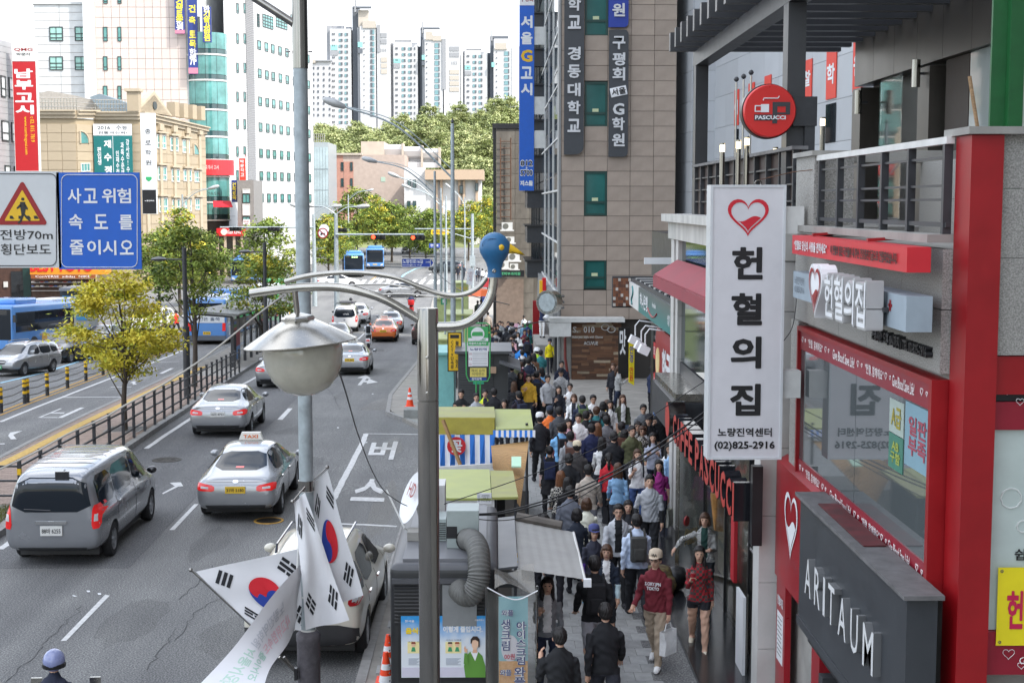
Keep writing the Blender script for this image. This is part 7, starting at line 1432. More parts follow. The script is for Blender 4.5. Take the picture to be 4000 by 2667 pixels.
fb_.build('blossom',flat('F0C814',.7),fl_)
def cabin(x0,x1,y0,y1,Y,D_,mt,lb,roof=None,name='stall_cabin'):
 a,c=at(x0,y1,Y),at(x1,y0,Y);g=gz(Y)+.12;t=thing(name,lb,'stall',((a.x+c.x)/2,Y,g));MB().box((a.x,Y,g),(c.x,Y+D_,c.z)).build('cabin',mt,t,world=True);MB().box((a.x-.1,Y-.15,c.z),(c.x+.12,Y+D_+.1,c.z+.08)).build('roof',roof or mt,t,world=True);return t
t=cabin(1790,1985,1380,1590,43.5,2.6,M('shutter_grey',(.05,.052,.055),.5),'closed dark grey stall cabin with ribbed shutter',M('kiosk_grey'))
a,c=at(1795,1590,43.49),at(1925,1395,43.49)
for k in range(20):z=a.z+.1+k*.075;MB().box((a.x,43.46,z),(c.x,43.495,z+.062)).build('shutter_slat',M('shutter_grey'),t,world=True)
MB().slab([at(1950,1410,43.0),at(2035,1440,42.5),at(2035,1450,42.5),at(1950,1420,43.0)],(0,2.5,0)).build('flap',KM,t,world=True);MB().box((at(1910,1500,43.4).x,43.40,at(1910,1458,43.4).z),(at(1938,1500,43.4).x,43.45,at(1910,1433,43.4).z)).build('notice',flat('B89880'),t,world=True)
cabin(1690,1772,1385,1590,46,2.4,M('turquoise_paint',(.20,.48,.46),.5,var=.12),'turquoise painted stall cabin beside the cable-draped post')
PG=M('pale_green_canvas',(.45,.52,.22),.6,var=.15)
for k,(x0,x1,y0,y1,Y,lb)in enumerate(((1745,1835,1232,1300,70,'pale green stall roof just beyond the bus stop sign'),(1700,1800,1170,1205,92,'far pale green stall roof left of the bird neck'),(1780,1828,1108,1135,108,'small green stall with yellow notice, farthest of the row'),(1690,1760,1330,1400,60,'pale green stall end behind yellow camera sign'))):
 t=cabin(x0,x1,y0,y1,Y,3,PG,lb,M('stall_roof_green',(.42,.46,.20),.6,var=.15));
 if k==2:MB().text('노점정비',at(1804,1126,Y-.17),UX,UZ,.8,.25,.01,bold=.02).build('lettering',flat('C8A020'),t,world=True)
t=thing('orange_parasol','orange parasol over a far stall beside the bird neck','parasol',at(1880,1200,100));t.location.z=gz(100);zt_=at(1880,1125,100).z-gz(100);MB().lathe([(1.5,zt_-.5),(.7,zt_-.12),(0,zt_)],n=8,closed=False).build('canopy',flat('F07030'),t);MB().tube([(0,0,0),(0,0,zt_)],.04,6).build('pole',DARKST,t)
t=thing('red_parasol','red parasol standing behind the bird neck','parasol',at(1905,1150,112));t.location.z=gz(112);zt_=at(1900,1085,112).z-gz(112);MB().lathe([(.9,zt_-.7),(.4,zt_-.2),(0,zt_)],n=8,closed=False).build('canopy',flat('D82A30'),t);MB().tube([(0,0,0),(0,0,zt_)],.04,6).build('pole',DARKST,t)
GFM=flat('3FA05A');bsn=thing('bus_stop_sign','green framed local bus stop sign with timetable panels','bus stop sign',(at(1868,1590,42).x,42,gz(42)+.12));Yb2=42.0
fr=[at(x,y,Yb2)for x,y in((1822,1465),(1820,1300),(1822,1270),(1834,1262),(1900,1262),(1912,1270),(1915,1300),(1913,1470))]
MB().tube(fr+[at(1905,1488,Yb2),at(1832,1488,Yb2),fr[0]],.02,8).build('frame',GFM,bsn,world=True)
for x in(1860,1876):MB().tube([at(x,1488,Yb2),Vector((at(x,1600,Yb2).x,Yb2,gz(42)+.12))],.02,8).build('leg',GFM,bsn,world=True)
def bp(x0,x1,y0,y1,mt,name,d=.01):return bx(bsn,x0,x1,y0,y1,Yb2-d,.02,mt,name)
bp(1828,1908,1276,1350,GFM,'header');MB().lathe([(.2,0),(.2,.012),(0,.012)],at(1866,1304,Yb2-.01),22,ax=(0,-1,0)).build('white_disc',WHITE,bsn,world=True);MB().slab([at(x,y,Yb2-.024)for x,y in((1843,1312),(1844,1300),(1850,1296),(1885,1296),(1887,1312))],(0,-.006,0)).build('bus_mark',GFM,bsn,world=True)
bp(1829,1907,1320,1332,WHITE,'id_strip',.014);MB().text('ID : 20-867',at(1876,1326,Yb2-.015),UX,UZ,.32,.06,.004,bold=.02).build('lettering',GFM,bsn,world=True);MB().text('마을버스승차장',at(1866,1341,Yb2-.011),UX,UZ,.52,.08,.004,bold=.02).build('lettering',WHITE,bsn,world=True)
bp(1830,1906,1357,1431,WHITE,'timetable');MB().text('노량진역',at(1868,1364,Yb2-.011),UX,UZ,.5,.08,.004,bold=.02).build('lettering',flat('2A3478'),bsn,world=True)
for k,n3 in enumerate(('01','13','13-1')):MB().text(n3,at(1838,1382+k*20,Yb2-.011),UX,UZ,.07,.07,.004).build('lettering',flat('A04050'),bsn,world=True);[bp(1845,1903,1376+k*20+j*6,1377.5+k*20+j*6,flat('9A9A9A'),'timetable_line',.014)for j in range(3)]
bp(1836,1900,1437,1472,flat('D8C868'),'advert');MB().text('해외 유학\n어학연수',at(1868,1454,Yb2-.011),UX,UZ,.4,.2,.004).build('lettering',flat('3A3A3A'),bsn,world=True);bp(1836,1900,1473,1486,flat('27408A'),'advert');MB().text('감지유학',at(1862,1479.5,Yb2-.011),UX,UZ,.3,.08,.004,bold=.02).build('lettering',WHITE,bsn,world=True);bp(1848,1890,1490,1500,flat('2F9A78'),'price_tag')
t,W_,Hh=sgn('camera_warning_sign','yellow vertical camera enforcement sign with black letters strapped to a pole',1752,1800,1300,1447,45,.04,YELP,edge=BLACK)
ltr(t,'C\nC\nT\nV\n단\n속\n중',-W_*.2,Hh*.42,W_*.26,Hh*.74,BLACK,bold=.02);ltr(t,'불\n법\n주\n·\n정\n차',W_*.2,Hh*.42,W_*.3,Hh*.74,BLACK,bold=.02);MB().box((-.14,-.012,Hh*.86),(.14,-.002,Hh*.95)).build('camera_mark',BLACK,t)
t=thing('notice_board','white standing notice board tilted among the far stalls','notice board',at(1836,1115,88));MB().slab([(-.25,0,.1),(.12,0,0),(.28,0,1.0),(-.1,0,1.08)],(0,.04,0)).build('board',WHITE,t);MB().text('노량진\n학원\n시장',(.02,-.005,.55),UX,UZ,.26,.6,.004).build('lettering',flat('A06060'),t)
t,W_,Hh=sgn('green_parasol_sign','small green and white hanging sign by the tall lamp',1722,1746,1163,1190,75,.04,flat('2F8A60'));ltr(t,'꽃',0,Hh*.5,W_*.6,Hh*.5,WHITE)
t=thing('cosmetics_stand','white cosmetics display stand with rounded top beyond the crowd','display stand',at(2030,1260,84));t.location.z=gz(84)+.1;MB().box((-.6,0,0),(.3,.5,1.3)).build('cabinet',OFFW,t);MB().box((-.1,-.3,0),(.8,.1,1.5)).build('front_box',WHITE,t);MB().lathe([(.25,0),(.25,.1),(0,.1)],(-.2,.3,1.35),16,ax=(0,-1,0)).build('round_top',flat('E8B8C8'),t);MB().text('Only 10,000',(.35,-.302,1.35),UX,UZ,.7,.12,.004).build('lettering',flat('A04878'),t)
t=thing('green_crate_stack','stack of green plastic crates beside the white display stand','crates',at(2062,1262,82));t.location.z=gz(82)+.1;[MB().box((-.2,0,k*.34),(.25,.4,k*.34+.31)).build('crate',flat('3F9A58'),t)for k in range(5)]
t=thing('wheeled_bag_pile','pile of dark patterned bags by the cafe glass','bags',at(2640,2195,24.5));t.location.z=.2
for k,(dx,dy,dz,s)in enumerate(((0,0,.2,.27),(.3,.15,.17,.23),(.1,-.2,.12,.2))):MB().lathe([(0,-s),(s*.7,-s*.75),(s,0),(s*.75,s*.7),(0,s*.85)],(dx-.3,dy,dz+.05),12).build('bag',[M('patterned_bag',(.05,.02,.03),.7,c2=(.22,.18,.06),scale=14,var=.3),BLACK,M('patterned_bag')][k],t,smooth=60)
t=thing('leaning_placard','white placard stand leaning at the lower cafe entrance','placard',at(2890,2640,20.3));t.location.z=.2;MB().box((-.02,-.3,0),(.02,.3,1.15)).build('board',WHITE,t);MB().tube([(.05,-.28,0),(.05,-.28,1.2)],.015,6).build('pole',STEEL,t)
TLR=M('tail_light_red',(.42,.012,.016),.12,var=.1,scale=30,coat=.6);TLON=M('tail_light_lit',(.60,.012,.012),.2,var=0,emit=.12,coat=.5)
CLR=M('lamp_clear',(.55,.55,.56),.12,var=.15,scale=20,coat=.5);AMB=M('lamp_amber',(.75,.22,.03),.2,var=0,coat=.4)
CHR=M('chrome',(.62,.62,.62),.12,1,var=0);PLW_=M('plate_white',(.66,.66,.64),.45,var=.03);PLY=M('plate_yellow',(.72,.46,.03),.45,var=.03);PLG=M('plate_green',(.03,.22,.09),.45,var=.03)
ALLOY=M('alloy_wheel',(.42,.43,.45),.32,.8,var=.1);TRIM=M('black_plastic',(.03,.03,.032),.55,var=.15);CARG=M('car_glass',(.010,.015,.022),.06,var=0,spec=.4)
def paint(n,c,metal=.5,rough=.24):return M('car_paint_'+n,c,rough,metal,var=.03,scale=2,coat=.8)
SILV=paint('silver',(.33,.34,.355));SILD=paint('dark_silver',(.28,.29,.31));WHT=paint('white',(.70,.70,.70),0,.3);CREAM=paint('cream',(.62,.59,.50),0,.3);ORG=paint('orange',(.72,.17,.03),.1);BLKP=paint('black',(.015,.016,.02),.2);DGRN=paint('dark_slate',(.05,.06,.065),.4);REDC=paint('red',(.4,.02,.02),.1)
def wheel_meshes(r,w_):
 ty=MB().lathe([(r*.62,-w_*.5),(r*.9,-w_*.5),(r*.985,-w_*.36),(r,-w_*.2),(r,w_*.2),(r*.985,w_*.36),(r*.9,w_*.5),(r*.62,w_*.5)],n=28,ax=(1,0,0),closed=False).mesh('tyre',RUBBER,smooth=40)
 b=MB().lathe([(r*.64,w_*.46),(r*.58,w_*.40),(r*.56,w_*.15),(0,w_*.12)],n=24,ax=(1,0,0),closed=False)
 b.lathe([(r*.62,-w_*.5),(r*.62,w_*.46),(r*.66,w_*.47)],n=24,ax=(1,0,0),closed=False)
 for k in range(7):
  a=2*math.pi*k/7;c=Vector((w_*.34,math.cos(a)*r*.34,math.sin(a)*r*.34));b.cbox(c,(w_*.16,r*.56,r*.13),M4=Matrix.Rotation(a,4,'X'))
 b.lathe([(r*.15,w_*.25),(r*.14,w_*.46),(0,w_*.48)],n=14,ax=(1,0,0))
 return ty,b.mesh('rim',ALLOY,smooth=40)
WM={}
def add_wheel(t,x,y,r,w_=.21):
 k=(r,w_)
 if k not in WM:WM[k]=wheel_meshes(*k)
 wh=obj('wheel',WM[k][0],t,(x,y,r),rot=(0,0,0 if x>0 else math.pi));wh.name='wheel';obj('rim',WM[k][1],wh);return wh
def car_shell(st,wheels,r_arch,name):
 """body from cross-sections, subdivided, with the wheel arches cut out; returns mesh and ray tree"""
 bm=bmesh.new();rows=[]
 for(y,zb_,zs,hw,zr,rw)in st:
  half=[(0,zb_),(hw*.8,zb_),(hw*.965,zb_+.09),(hw,zb_+(zs-zb_)*.5),(hw*.992,zs-.06),(hw*.93,zs),(rw,zr-(.05 if zr-zs>.2 else.012)),(rw*.72,zr),(0,zr+.012)]
  sec=half+[(-x,z)for x,z in half[-2:0:-1]];rows.append([bm.verts.new((x,y,z))for x,z in sec])
 n=len(rows[0])
 for a,c in zip(rows,rows[1:]):
  for k in range(n):bm.faces.new((a[k],a[(k+1)%n],c[(k+1)%n],c[k]))
 bm.faces.new(rows[0][::-1]);bm.faces.new(rows[-1]);bmesh.ops.recalc_face_normals(bm,faces=bm.faces)
 me=bpy.data.meshes.new(name);bm.to_mesh(me);bm.free()
 o=bpy.data.objects.new(name,me);md=o.modifiers.new('s','SUBSURF');md.levels=2;md.render_levels=2
 cut=MB()
 for(y,r)in wheels:cut.tube([(-1.4,y,r),(1.4,y,r)],r_arch,24)
 cm=cut.mesh('cut',TRIM);co=bpy.data.objects.new('cut',cm)
 bo=o.modifiers.new('b','BOOLEAN');bo.operation='DIFFERENCE';bo.object=co;bo.solver='EXACT'
 res=applied(o,co)
 res.polygons.foreach_set('use_smooth',[True]*len(res.polygons));res.set_sharp_from_angle(angle=R(38))
 bm=bmesh.new();bm.from_mesh(res);tr=BVHTree.FromBMesh(bm);bm.free();return res,tr
def decal(tr,poly,axis,off=.006,cuts=4,sgn_=1):
 """a patch lying on the shell: polygon in (x,z) for 'R' rear / 'F' front, in (y,z) for 'S' sides"""
 bm=bmesh.new();vs_=[bm.verts.new((a,c,0))for a,c in poly];bm.faces.new(vs_);bmesh.ops.triangulate(bm,faces=bm.faces[:]);bmesh.ops.subdivide_edges(bm,edges=bm.edges[:],cuts=cuts,use_grid_fill=True)
 P,ok=[],{}
 for v in bm.verts:
  a,c=v.co.x,v.co.y
  if axis=='R':h=tr.ray_cast(Vector((a,-9,c)),Vector((0,1,0)))
  elif axis=='F':h=tr.ray_cast(Vector((a,9,c)),Vector((0,-1,0)))
  elif axis=='T':h=tr.ray_cast(Vector((a,c,9)),Vector((0,0,-1)))
  else:h=tr.ray_cast(Vector((9*sgn_,a,c)),Vector((-sgn_,0,0)))
  if h[0]is not None:
   n=h[1];d={'R':Vector((0,-1,0)),'F':Vector((0,1,0)),'T':Vector((0,0,1)),'S':Vector((sgn_,0,0))}[axis]
   if n.dot(d)<0:n=-n
   ok[v.index]=len(P);P.append(h[0]+n*off)
 bm.verts.index_update();F_=[]
 dv={'R':Vector((0,-1,0)),'F':Vector((0,1,0)),'T':Vector((0,0,1)),'S':Vector((sgn_,0,0))}[axis]
 for f in bm.faces:
  ids=[v.index for v in f.verts]
  if all(i in ok for i in ids):
   q=[ok[i]for i in ids];nn=(P[q[1]]-P[q[0]]).cross(P[q[2]]-P[q[0]]);F_.append(tuple(q)if nn.dot(dv)>0 else tuple(q[::-1]))
 bm.free();b=MB();b.add(P,F_);return b
def rnd_poly(P,it=1):
 for _ in range(it):
  Q=[]
  for i in range(len(P)):
   a,c=P[i],P[(i+1)%len(P)];Q+=[(a[0]*.82+c[0]*.18,a[1]*.82+c[1]*.18),(a[0]*.18+c[0]*.82,a[1]*.18+c[1]*.82)]
  P=Q
 return P
def mir(P):return[(-x,z)for x,z in P][::-1]
SPEC={}
SPEC['sedan']=dict(st=[(-2.44,.42,.62,.70,.70,.55),(-2.40,.31,.80,.82,.90,.60),(-2.28,.25,.90,.88,1.00,.64),(-1.72,.22,.95,.915,1.07,.66),(-1.02,.21,.96,.92,1.385,.56),(-.35,.20,.96,.925,1.47,.585),(.35,.20,.95,.925,1.445,.58),(1.12,.20,.93,.915,1.04,.67),(1.85,.22,.84,.90,.90,.66),(2.28,.25,.72,.84,.77,.6),(2.42,.38,.58,.70,.62,.5)],ax=(-1.42,1.36),r=.325,tk=.80,L=2.44,rw=[(-.60,1.075),(.60,1.075),(.485,1.355),(-.485,1.355)],ws=[(-.64,1.03),(.64,1.03),(.49,1.37),(-.49,1.37)],sw=[[(-1.50,1.02),(-.42,1.0),(-.42,1.375),(-.95,1.345),(-1.28,1.20)],[(-.36,1.0),(.86,.985),(.42,1.27),(.12,1.37),(-.36,1.38)]],tail=[(.46,.70),(.86,.72),(.865,.86),(.78,.88),(.46,.83)],plate=(0,.74),mir=(.98,.98),head=[(.42,.60),(.80,.64),(.82,.76),(.46,.70)],grille=[(-.38,.52),(.38,.52),(.40,.70),(-.40,.70)])
SPEC['van']=dict(st=[(-2.56,.50,1.00,.74,1.50,.55),(-2.52,.34,1.06,.90,1.74,.66),(-2.38,.28,1.10,.945,1.87,.72),(-1.0,.24,1.10,.96,1.925,.76),(.5,.24,1.09,.96,1.90,.755),(1.05,.24,1.08,.96,1.82,.71),(1.78,.25,1.04,.95,1.22,.72),(2.28,.27,.92,.92,1.0,.66),(2.50,.30,.76,.82,.82,.6),(2.56,.42,.62,.68,.66,.5)],ax=(-1.55,1.65),r=.345,tk=.83,L=2.56,rw=[(-.78,1.10),(.78,1.10),(.64,1.76),(-.64,1.76)],ws=[(-.70,1.14),(.70,1.14),(.62,1.76),(-.62,1.76)],sw=[[(-2.30,1.15),(-1.25,1.15),(-1.25,1.72),(-2.22,1.72)],[(-1.18,1.15),(.18,1.15),(.18,1.74),(-1.18,1.73)],[(.26,1.13),(1.50,1.10),(1.0,1.62),(.78,1.72),(.26,1.74)]],tail=[(.76,.76),(.92,.78),(.905,1.22),(.78,1.22)],plate=(0,.74),mir=(1.32,1.2),head=[(.5,.72),(.84,.74),(.86,.94),(.55,.9)],grille=[(-.42,.62),(.42,.62),(.45,.86),(-.45,.86)])
SPEC['suv']=dict(st=[(-2.26,.48,.95,.72,1.40,.52),(-2.22,.36,1.00,.88,1.52,.60),(-2.05,.30,1.02,.915,1.60,.64),(-1.0,.27,1.02,.925,1.66,.665),(.1,.27,1.01,.925,1.655,.66),(.62,.27,1.0,.925,1.56,.63),(1.28,.28,.97,.92,1.10,.68),(1.9,.30,.88,.90,.96,.66),(2.2,.34,.76,.83,.8,.6),(2.29,.45,.62,.68,.65,.5)],ax=(-1.36,1.36),r=.355,tk=.80,L=2.26,rw=[(-.66,1.06),(.66,1.06),(.55,1.47),(-.55,1.47)],ws=[(-.66,1.06),(.66,1.06),(.55,1.53),(-.55,1.53)],sw=[[(-2.0,1.10),(-1.28,1.06),(-1.28,1.50),(-1.86,1.42)],[(-1.20,1.06),(-.22,1.05),(-.22,1.52),(-1.20,1.51)],[(-.14,1.05),(1.02,1.03),(.62,1.36),(.38,1.50),(-.14,1.52)]],tail=[(.70,.98),(.88,.98),(.885,1.16),(.72,1.20)],plate=(0,.84),mir=(.95,1.1),head=[(.46,.72),(.82,.74),(.84,.90),(.5,.86)],grille=[(-.36,.62),(.36,.62),(.38,.82),(-.38,.82)])
_pr=SPEC['suv'];s_h=.93
SPEC['mpv']=dict(_pr,st=[(y*.97,zb_*.9,zs*s_h,hw*.95,zr*s_h,rw*.96)for y,zb_,zs,hw,zr,rw in _pr['st']],ax=(-1.30,1.32),r=.31,tk=.75,L=2.19,**{k:[(a*.95,c*s_h)for a,c in _pr[k]]for k in('rw','ws','tail','head','grille')},sw=[[(a*.97,c*s_h)for a,c in P]for P in _pr['sw']])
SHELL={}
def make_car(name,label,kind,col,anchor,px,heading,plate=None,pcol=None,lit=False,taxi=None,group='road traffic',rails=False,roofrack=False,blackbump=False,extra=None):
 S_=SPEC[kind];key=kind
 if key not in SHELL:
  me,tr=car_shell(S_['st'],[(S_['ax'][0],S_['r']),(S_['ax'][1],S_['r'])],S_['r']+.055,kind);SHELL[key]=(me,tr,{})
 me,tr,cache=SHELL[key]
 if heading is None:heading=R(1.2)
 t=thing(name,label,{'sedan':'car','van':'van','suv':'car','mpv':'car'}[kind],(0,0,0),heading,group)
 body=obj('body',me,t)
 if not len(me.materials):me.materials.append(col)
 body.material_slots[0].link='OBJECT';body.material_slots[0].material=col
 def part(nm,key_,fn,mt,parent=t):
  if key_ not in cache:cache[key_]=fn().mesh(nm,mt,smooth=50)
  o=obj(nm,cache[key_],parent);
  if o.material_slots[0].material is not mt:o.material_slots[0].link='OBJECT';o.material_slots[0].material=mt
  return o
 part('rear_window','rw',lambda:decal(tr,rnd_poly(S_['rw']),'R'),CARG);part('windscreen','ws',lambda:decal(tr,rnd_poly(S_['ws']),'F'),CARG)
 for i,P in enumerate(S_['sw']):
  for s in(1,-1):part('side_window','sw%d%d'%(i,s),lambda:decal(tr,rnd_poly(P),'S',.005,3,s),CARG)
 TM=TLON if lit else TLR
 for s in(1,-1):
  P=S_['tail']if s>0 else mir(S_['tail']);tl=part('tail_light','tl%d'%s,lambda:decal(tr,rnd_poly(P),'R',.008,3),TM)
  cx=sum(p[0]for p in P)/len(P);cz=sum(p[1]for p in P)/len(P);Q=[(cx+(a-cx)*.42,cz-.01+(c-cz)*.30)for a,c in P]
  part('reversing_lamp','tlc%d'%s,lambda:decal(tr,Q,'R',.012,2),CLR,tl)
  P2=S_['head']if s>0 else mir(S_['head']);part('headlight','hl%d'%s,lambda:decal(tr,rnd_poly(P2),'F',.008,3),CLR)
  mx0,mz=S_['mir'];hw=S_['st'][5][3];m=obj('door_mirror',cache.setdefault('mir%d'%s,MB().lathe([(0,-.06),(.07,-.05),(.095,0),(.085,.06),(0,.075)],(0,0,0),12,ax=(0,1,0)).mesh('door_mirror',col,smooth=60)),t,(s*(hw+.10),mx0-.12,mz+.02),scale=(1.15,1,.85));m.material_slots[0].link='OBJECT';m.material_slots[0].material=col if kind!='van' else BLKP
  for i,P in enumerate(S_['sw'][-2:]):
   ys_=[p[0]for p in P];y_=min(ys_)+.12;zz=min(p[1]for p in P)-.13;h=tr.ray_cast(Vector((9*s,y_,zz)),Vector((-s,0,0)))
   if h[0]:obj('door_handle',cache.setdefault('dh',MB().cbox((0,0,0),(.03,.17,.035)).mesh('door_handle',CHR)),t,h[0]+Vector((s*.012,0,0)))
  def seam(y_,z0_,z1_):
   P=[]
   for k in range(9):
    z=z0_+(z1_-z0_)*k/8;h=tr.ray_cast(Vector((9*s,y_,z)),Vector((-s,0,0)))
    if h[0]:P.append(h[0]+Vector((s*.001,0,0)))
   return MB().tube(P,.004,4)if len(P)>1 else MB().box((0,0,0),(.001,.001,.001))
  for i,P in enumerate(S_['sw']):
   y_=max(p[0]for p in P)-.0 if i<len(S_['sw'])-1 else max(p[0]for p in P)+.02
   part('door_seam','sm%d%d'%(i,s),lambda:seam(y_+.03,.36,min(p[1]for p in P)),TRIM)
 if kind=='sedan':
  part('boot_seam','bs',lambda:MB().tube([tr.ray_cast(Vector((x,-9,.905+.0*x)),Vector((0,1,0)))[0]+Vector((0,-.001,0))for x in[k*.08-.64 for k in range(17)]],.004,4),TRIM)
 part('bumper_trim','bt',lambda:decal(tr,[(-.62,.30),(.62,.30),(.66,.40),(-.66,.40)],'R',.008,3),TRIM);part('grille','gr',lambda:decal(tr,rnd_poly(S_['grille']),'F',.01,3),TRIM)
 part('lower_grille','lg',lambda:decal(tr,rnd_poly([(-.55,.32),(.55,.32),(.5,.42),(-.5,.42)]),'F',.008,3),TRIM)
 part('grille_bar','gb',lambda:decal(tr,[(p[0]*.95,(p[1]-S_['grille'][0][1])*.12+(S_['grille'][0][1]+S_['grille'][2][1])/2)for p in S_['grille']],'F',.018,2),CHR)
 zc=S_['plate'][1]
 for a,d in(('R',-1),('F',1)):
  z_=zc if a=='R' else.46;h=tr.ray_cast(Vector((0,9*d,z_)),Vector((0,-d,0)))
  if h[0]:
   pm_=pcol or PLW_;wide=kind in('van','mpv')or pm_ is PLG;w_,h_=(.44,.15)if not wide else(.42,.19)
   pl_=MB().cbox(h[0]+Vector((0,d*.02,0)),(w_,.02,h_)).build('number_plate',pm_,t)
   if plate:MB().text(plate,h[0]+Vector((0,d*.031,0)),Vector((-d,0,0)),UZ,w_*.86,h_*.56,.003,bold=.015).build('lettering',KB if pm_ is not PLG else WHITE,pl_)
 for y_ in S_['ax']:
  for s in(1,-1):add_wheel(t,s*S_['tk'],y_,S_['r'])
 part('underbody','ub',lambda:MB().box((-S_['tk']+.06,-S_['L']+.5,.15),(S_['tk']-.06,S_['L']-.5,.42)),TRIM)
 part('badge','bg',lambda:decal(tr,[(.065*math.cos(k*.52),zc+.17+.035*math.sin(k*.52))for k in range(12)],'R',.012,1),CHR)
 if lit and kind=='sedan':part('high_brake_light','hb',lambda:decal(tr,[(-.09,1.10),(.09,1.10),(.09,1.125),(-.09,1.125)],'R',.012,1),TLON)
 zr=max(s_[4]for s_ in S_['st'])
 if taxi:
  ts=MB().slab([(-.28,-.12,zr+.01),(.28,-.12,zr+.01),(.22,-.09,zr+.17),(-.22,-.09,zr+.17)],(0,.16,0)).build('taxi_sign',M('taxi_sign_white',(.7,.68,.62),.4,var=.04),t);MB().text('TAXI',(0,-.118,zr+.085),UX,UZ,.34,.08,.012,bold=.02).build('lettering',flat(taxi),ts)
 if rails:
  for s in(1,-1):MB().tube([(s*.5,-1.5,zr-.08),(s*.52,-1.3,zr+.04),(s*.53,.2,zr+.05),(s*.5,.5,zr-.02)],.022,6).build('roof_rail',BLKP,t)
 if blackbump:part('dark_bumper','db',lambda:decal(tr,rnd_poly([(-.86,.38),(.86,.38),(.86,.70),(-.86,.70)]),'R',.012,5),TRIM);[part('side_cladding','sc%d'%s,lambda:decal(tr,[(-2.0,.34),(1.9,.34),(1.9,.5),(-2.0,.5)],'S',.008,5,s),TRIM)for s in(1,-1)]
 if roofrack:
  for y_ in(-1.6,-.6,.4):MB().tube([(-.7,y_,zr+.1),(.7,y_,zr+.1)],.025,6).build('rack_bar',DARKST,t)
  for s in(1,-1):MB().tube([(s*.65,-1.8,zr+.05),(s*.65,.6,zr+.05)],.025,6).build('rack_rail',CHR,t)
  MB().box((-.4,-1.5,zr+.12),(.4,.2,zr+.2)).build('rack_load',TRIM,t);MB().text('olleh',(.1,-2.60,1.34),UX,UZ,.42,.13,.004).build('lettering',WHITE,t)
 w_p=G(*px);t.rotation_euler=(0,0,heading);loc=Matrix.Rotation(heading,3,'Z')@Vector((anchor[0],anchor[1],0));t.location=(w_p.x-loc.x,w_p.y-loc.y,0)
 yc=t.location.y;fw=Matrix.Rotation(heading,3,'Z')@Vector((0,1,0));z0_,z1_=gz(yc-fw.y*1.4),gz(yc+fw.y*1.4);t.location.z=(z0_+z1_)/2;sl_=math.atan2(z1_-z0_,2.8)
 t.rotation_euler=(sl_,0,heading)
 return t
def hd_(a,c):
 p,q=G(*a),G(*c);return-math.atan2(q.x-p.x,q.y-p.y)
def rear_r(kind):S_=SPEC[kind];return(S_['tk']+.06,S_['ax'][0])
def rear_l(kind):S_=SPEC[kind];return(-S_['tk']-.06,S_['ax'][0])
def front_l(kind):S_=SPEC[kind];return(-S_['tk']-.06,S_['ax'][1])
make_car('silver_van','dark silver minivan with tinted rear window, nearest vehicle on the left','van',SILD,rear_r('van'),(440,2168),R(.4),'88바 6255',PLW_,lit=True,rails=False)
v=COL.objects['silver_van'];MB().cbox((.22,-2.5,1.80),(.26,.05,.16)).build('rear_view_mirror',BLKP,v);MB().tube([(.22,-2.32,1.88),(.22,-2.52,1.84)],.015,6).build('mirror_stalk',BLKP,v);MB().box((-.3,-2.585,.87),(.3,-2.55,.925)).build('chrome_strip',CHR,v);MB().tube([(-.5,-2.60,1.17),(0,-2.585,1.14)],.01,5).build('wiper',BLKP,v)
for k in range(6):MB().box((-.62,-1.9+k*.42,1.925),(.62,-1.885+k*.42,1.94)).build('roof_rib',SILV,v)
make_car('silver_taxi','silver taxi with yellow plate moving beside the dark silver van','sedan',SILV,rear_r('sedan'),(1098,2003),R(1.0),'31바 5180',PLY,lit=True,taxi='E0702A')
make_car('silver_saloon','silver saloon with white plate ahead of the van','sedan',SILV,rear_r('sedan'),(980,1694),R(1.6),'16더 4723',PLW_,lit=True)
make_car('silver_car','silver car half hidden behind the lantern globe','sedan',SILV,rear_l('sedan'),(1009,1510),R(1.8),'07머 1835',PLW_,lit=True)
make_car('silver_taxi','newer silver taxi with white roof sign right of the lantern globe','sedan',SILV,rear_r('sedan'),(1442,1461),R(2.0),'31바 2835',PLY,lit=True,taxi='303030')
make_car('orange_taxi','orange taxi waiting at the junction','sedan',ORG,rear_r('sedan'),(1550,1333),R(2.0),'34바 8546',PLY,lit=True,taxi='C04020')
make_car('black_saloon','black saloon just above the lantern shade','sedan',BLKP,rear_r('sedan'),(1366,1352),R(2.5),'21버 3366',PLW_)
make_car('white_van','white minivan with roof rack queuing at the junction','van',WHT,rear_r('van'),(1398,1294),R(2.5),None,PLW_,lit=True,roofrack=True)
make_car('white_car','white car in front of the white minivan','sedan',WHT,rear_r('sedan'),(1440,1262),R(2.5),None,PLW_,lit=True)
make_car('blue_silver_taxi','silver taxi directly ahead of the orange taxi','sedan',SILV,rear_r('sedan'),(1572,1297),R(2.5),None,PLY,lit=True,taxi='303030')
make_car('silver_car','silver car turning right to left behind the bird lamp arms','sedan',SILV,(0,0),(1575,1160),R(-82),None,PLW_)
make_car('white_car','white car crossing the junction behind the tall mast','sedan',WHT,(0,0),(1322,1122),R(-75),None,PLW_)
make_car('dark_off_roader','dark brown off-roader peeping from behind the steel lamp post','suv',paint('brown',(.06,.035,.03),.2),rear_l('suv'),(1612,1345),R(0),None,PLW_)
make_car('dark_off_roader','dark slate off-roader parked by the far pavement','suv',DGRN,(0,0),(1742,1066),R(78),None,PLW_)
make_car('grey_minivan','grey people carrier coming toward the junction','van',SILD,(0,0),(1604,990),R(160),None,PLW_);make_car('white_car','white hatchback far down the road under the yellow sign','suv',WHT,(0,0),(1693,975),R(175),None,PLW_)
make_car('silver_hatchback','silver people carrier with roof rails facing the viewer at far left','mpv',SILV,(-SPEC['mpv']['tk'],SPEC['mpv']['ax'][1]),(90,1468),R(168),'45수 1977',PLG,rails=True)
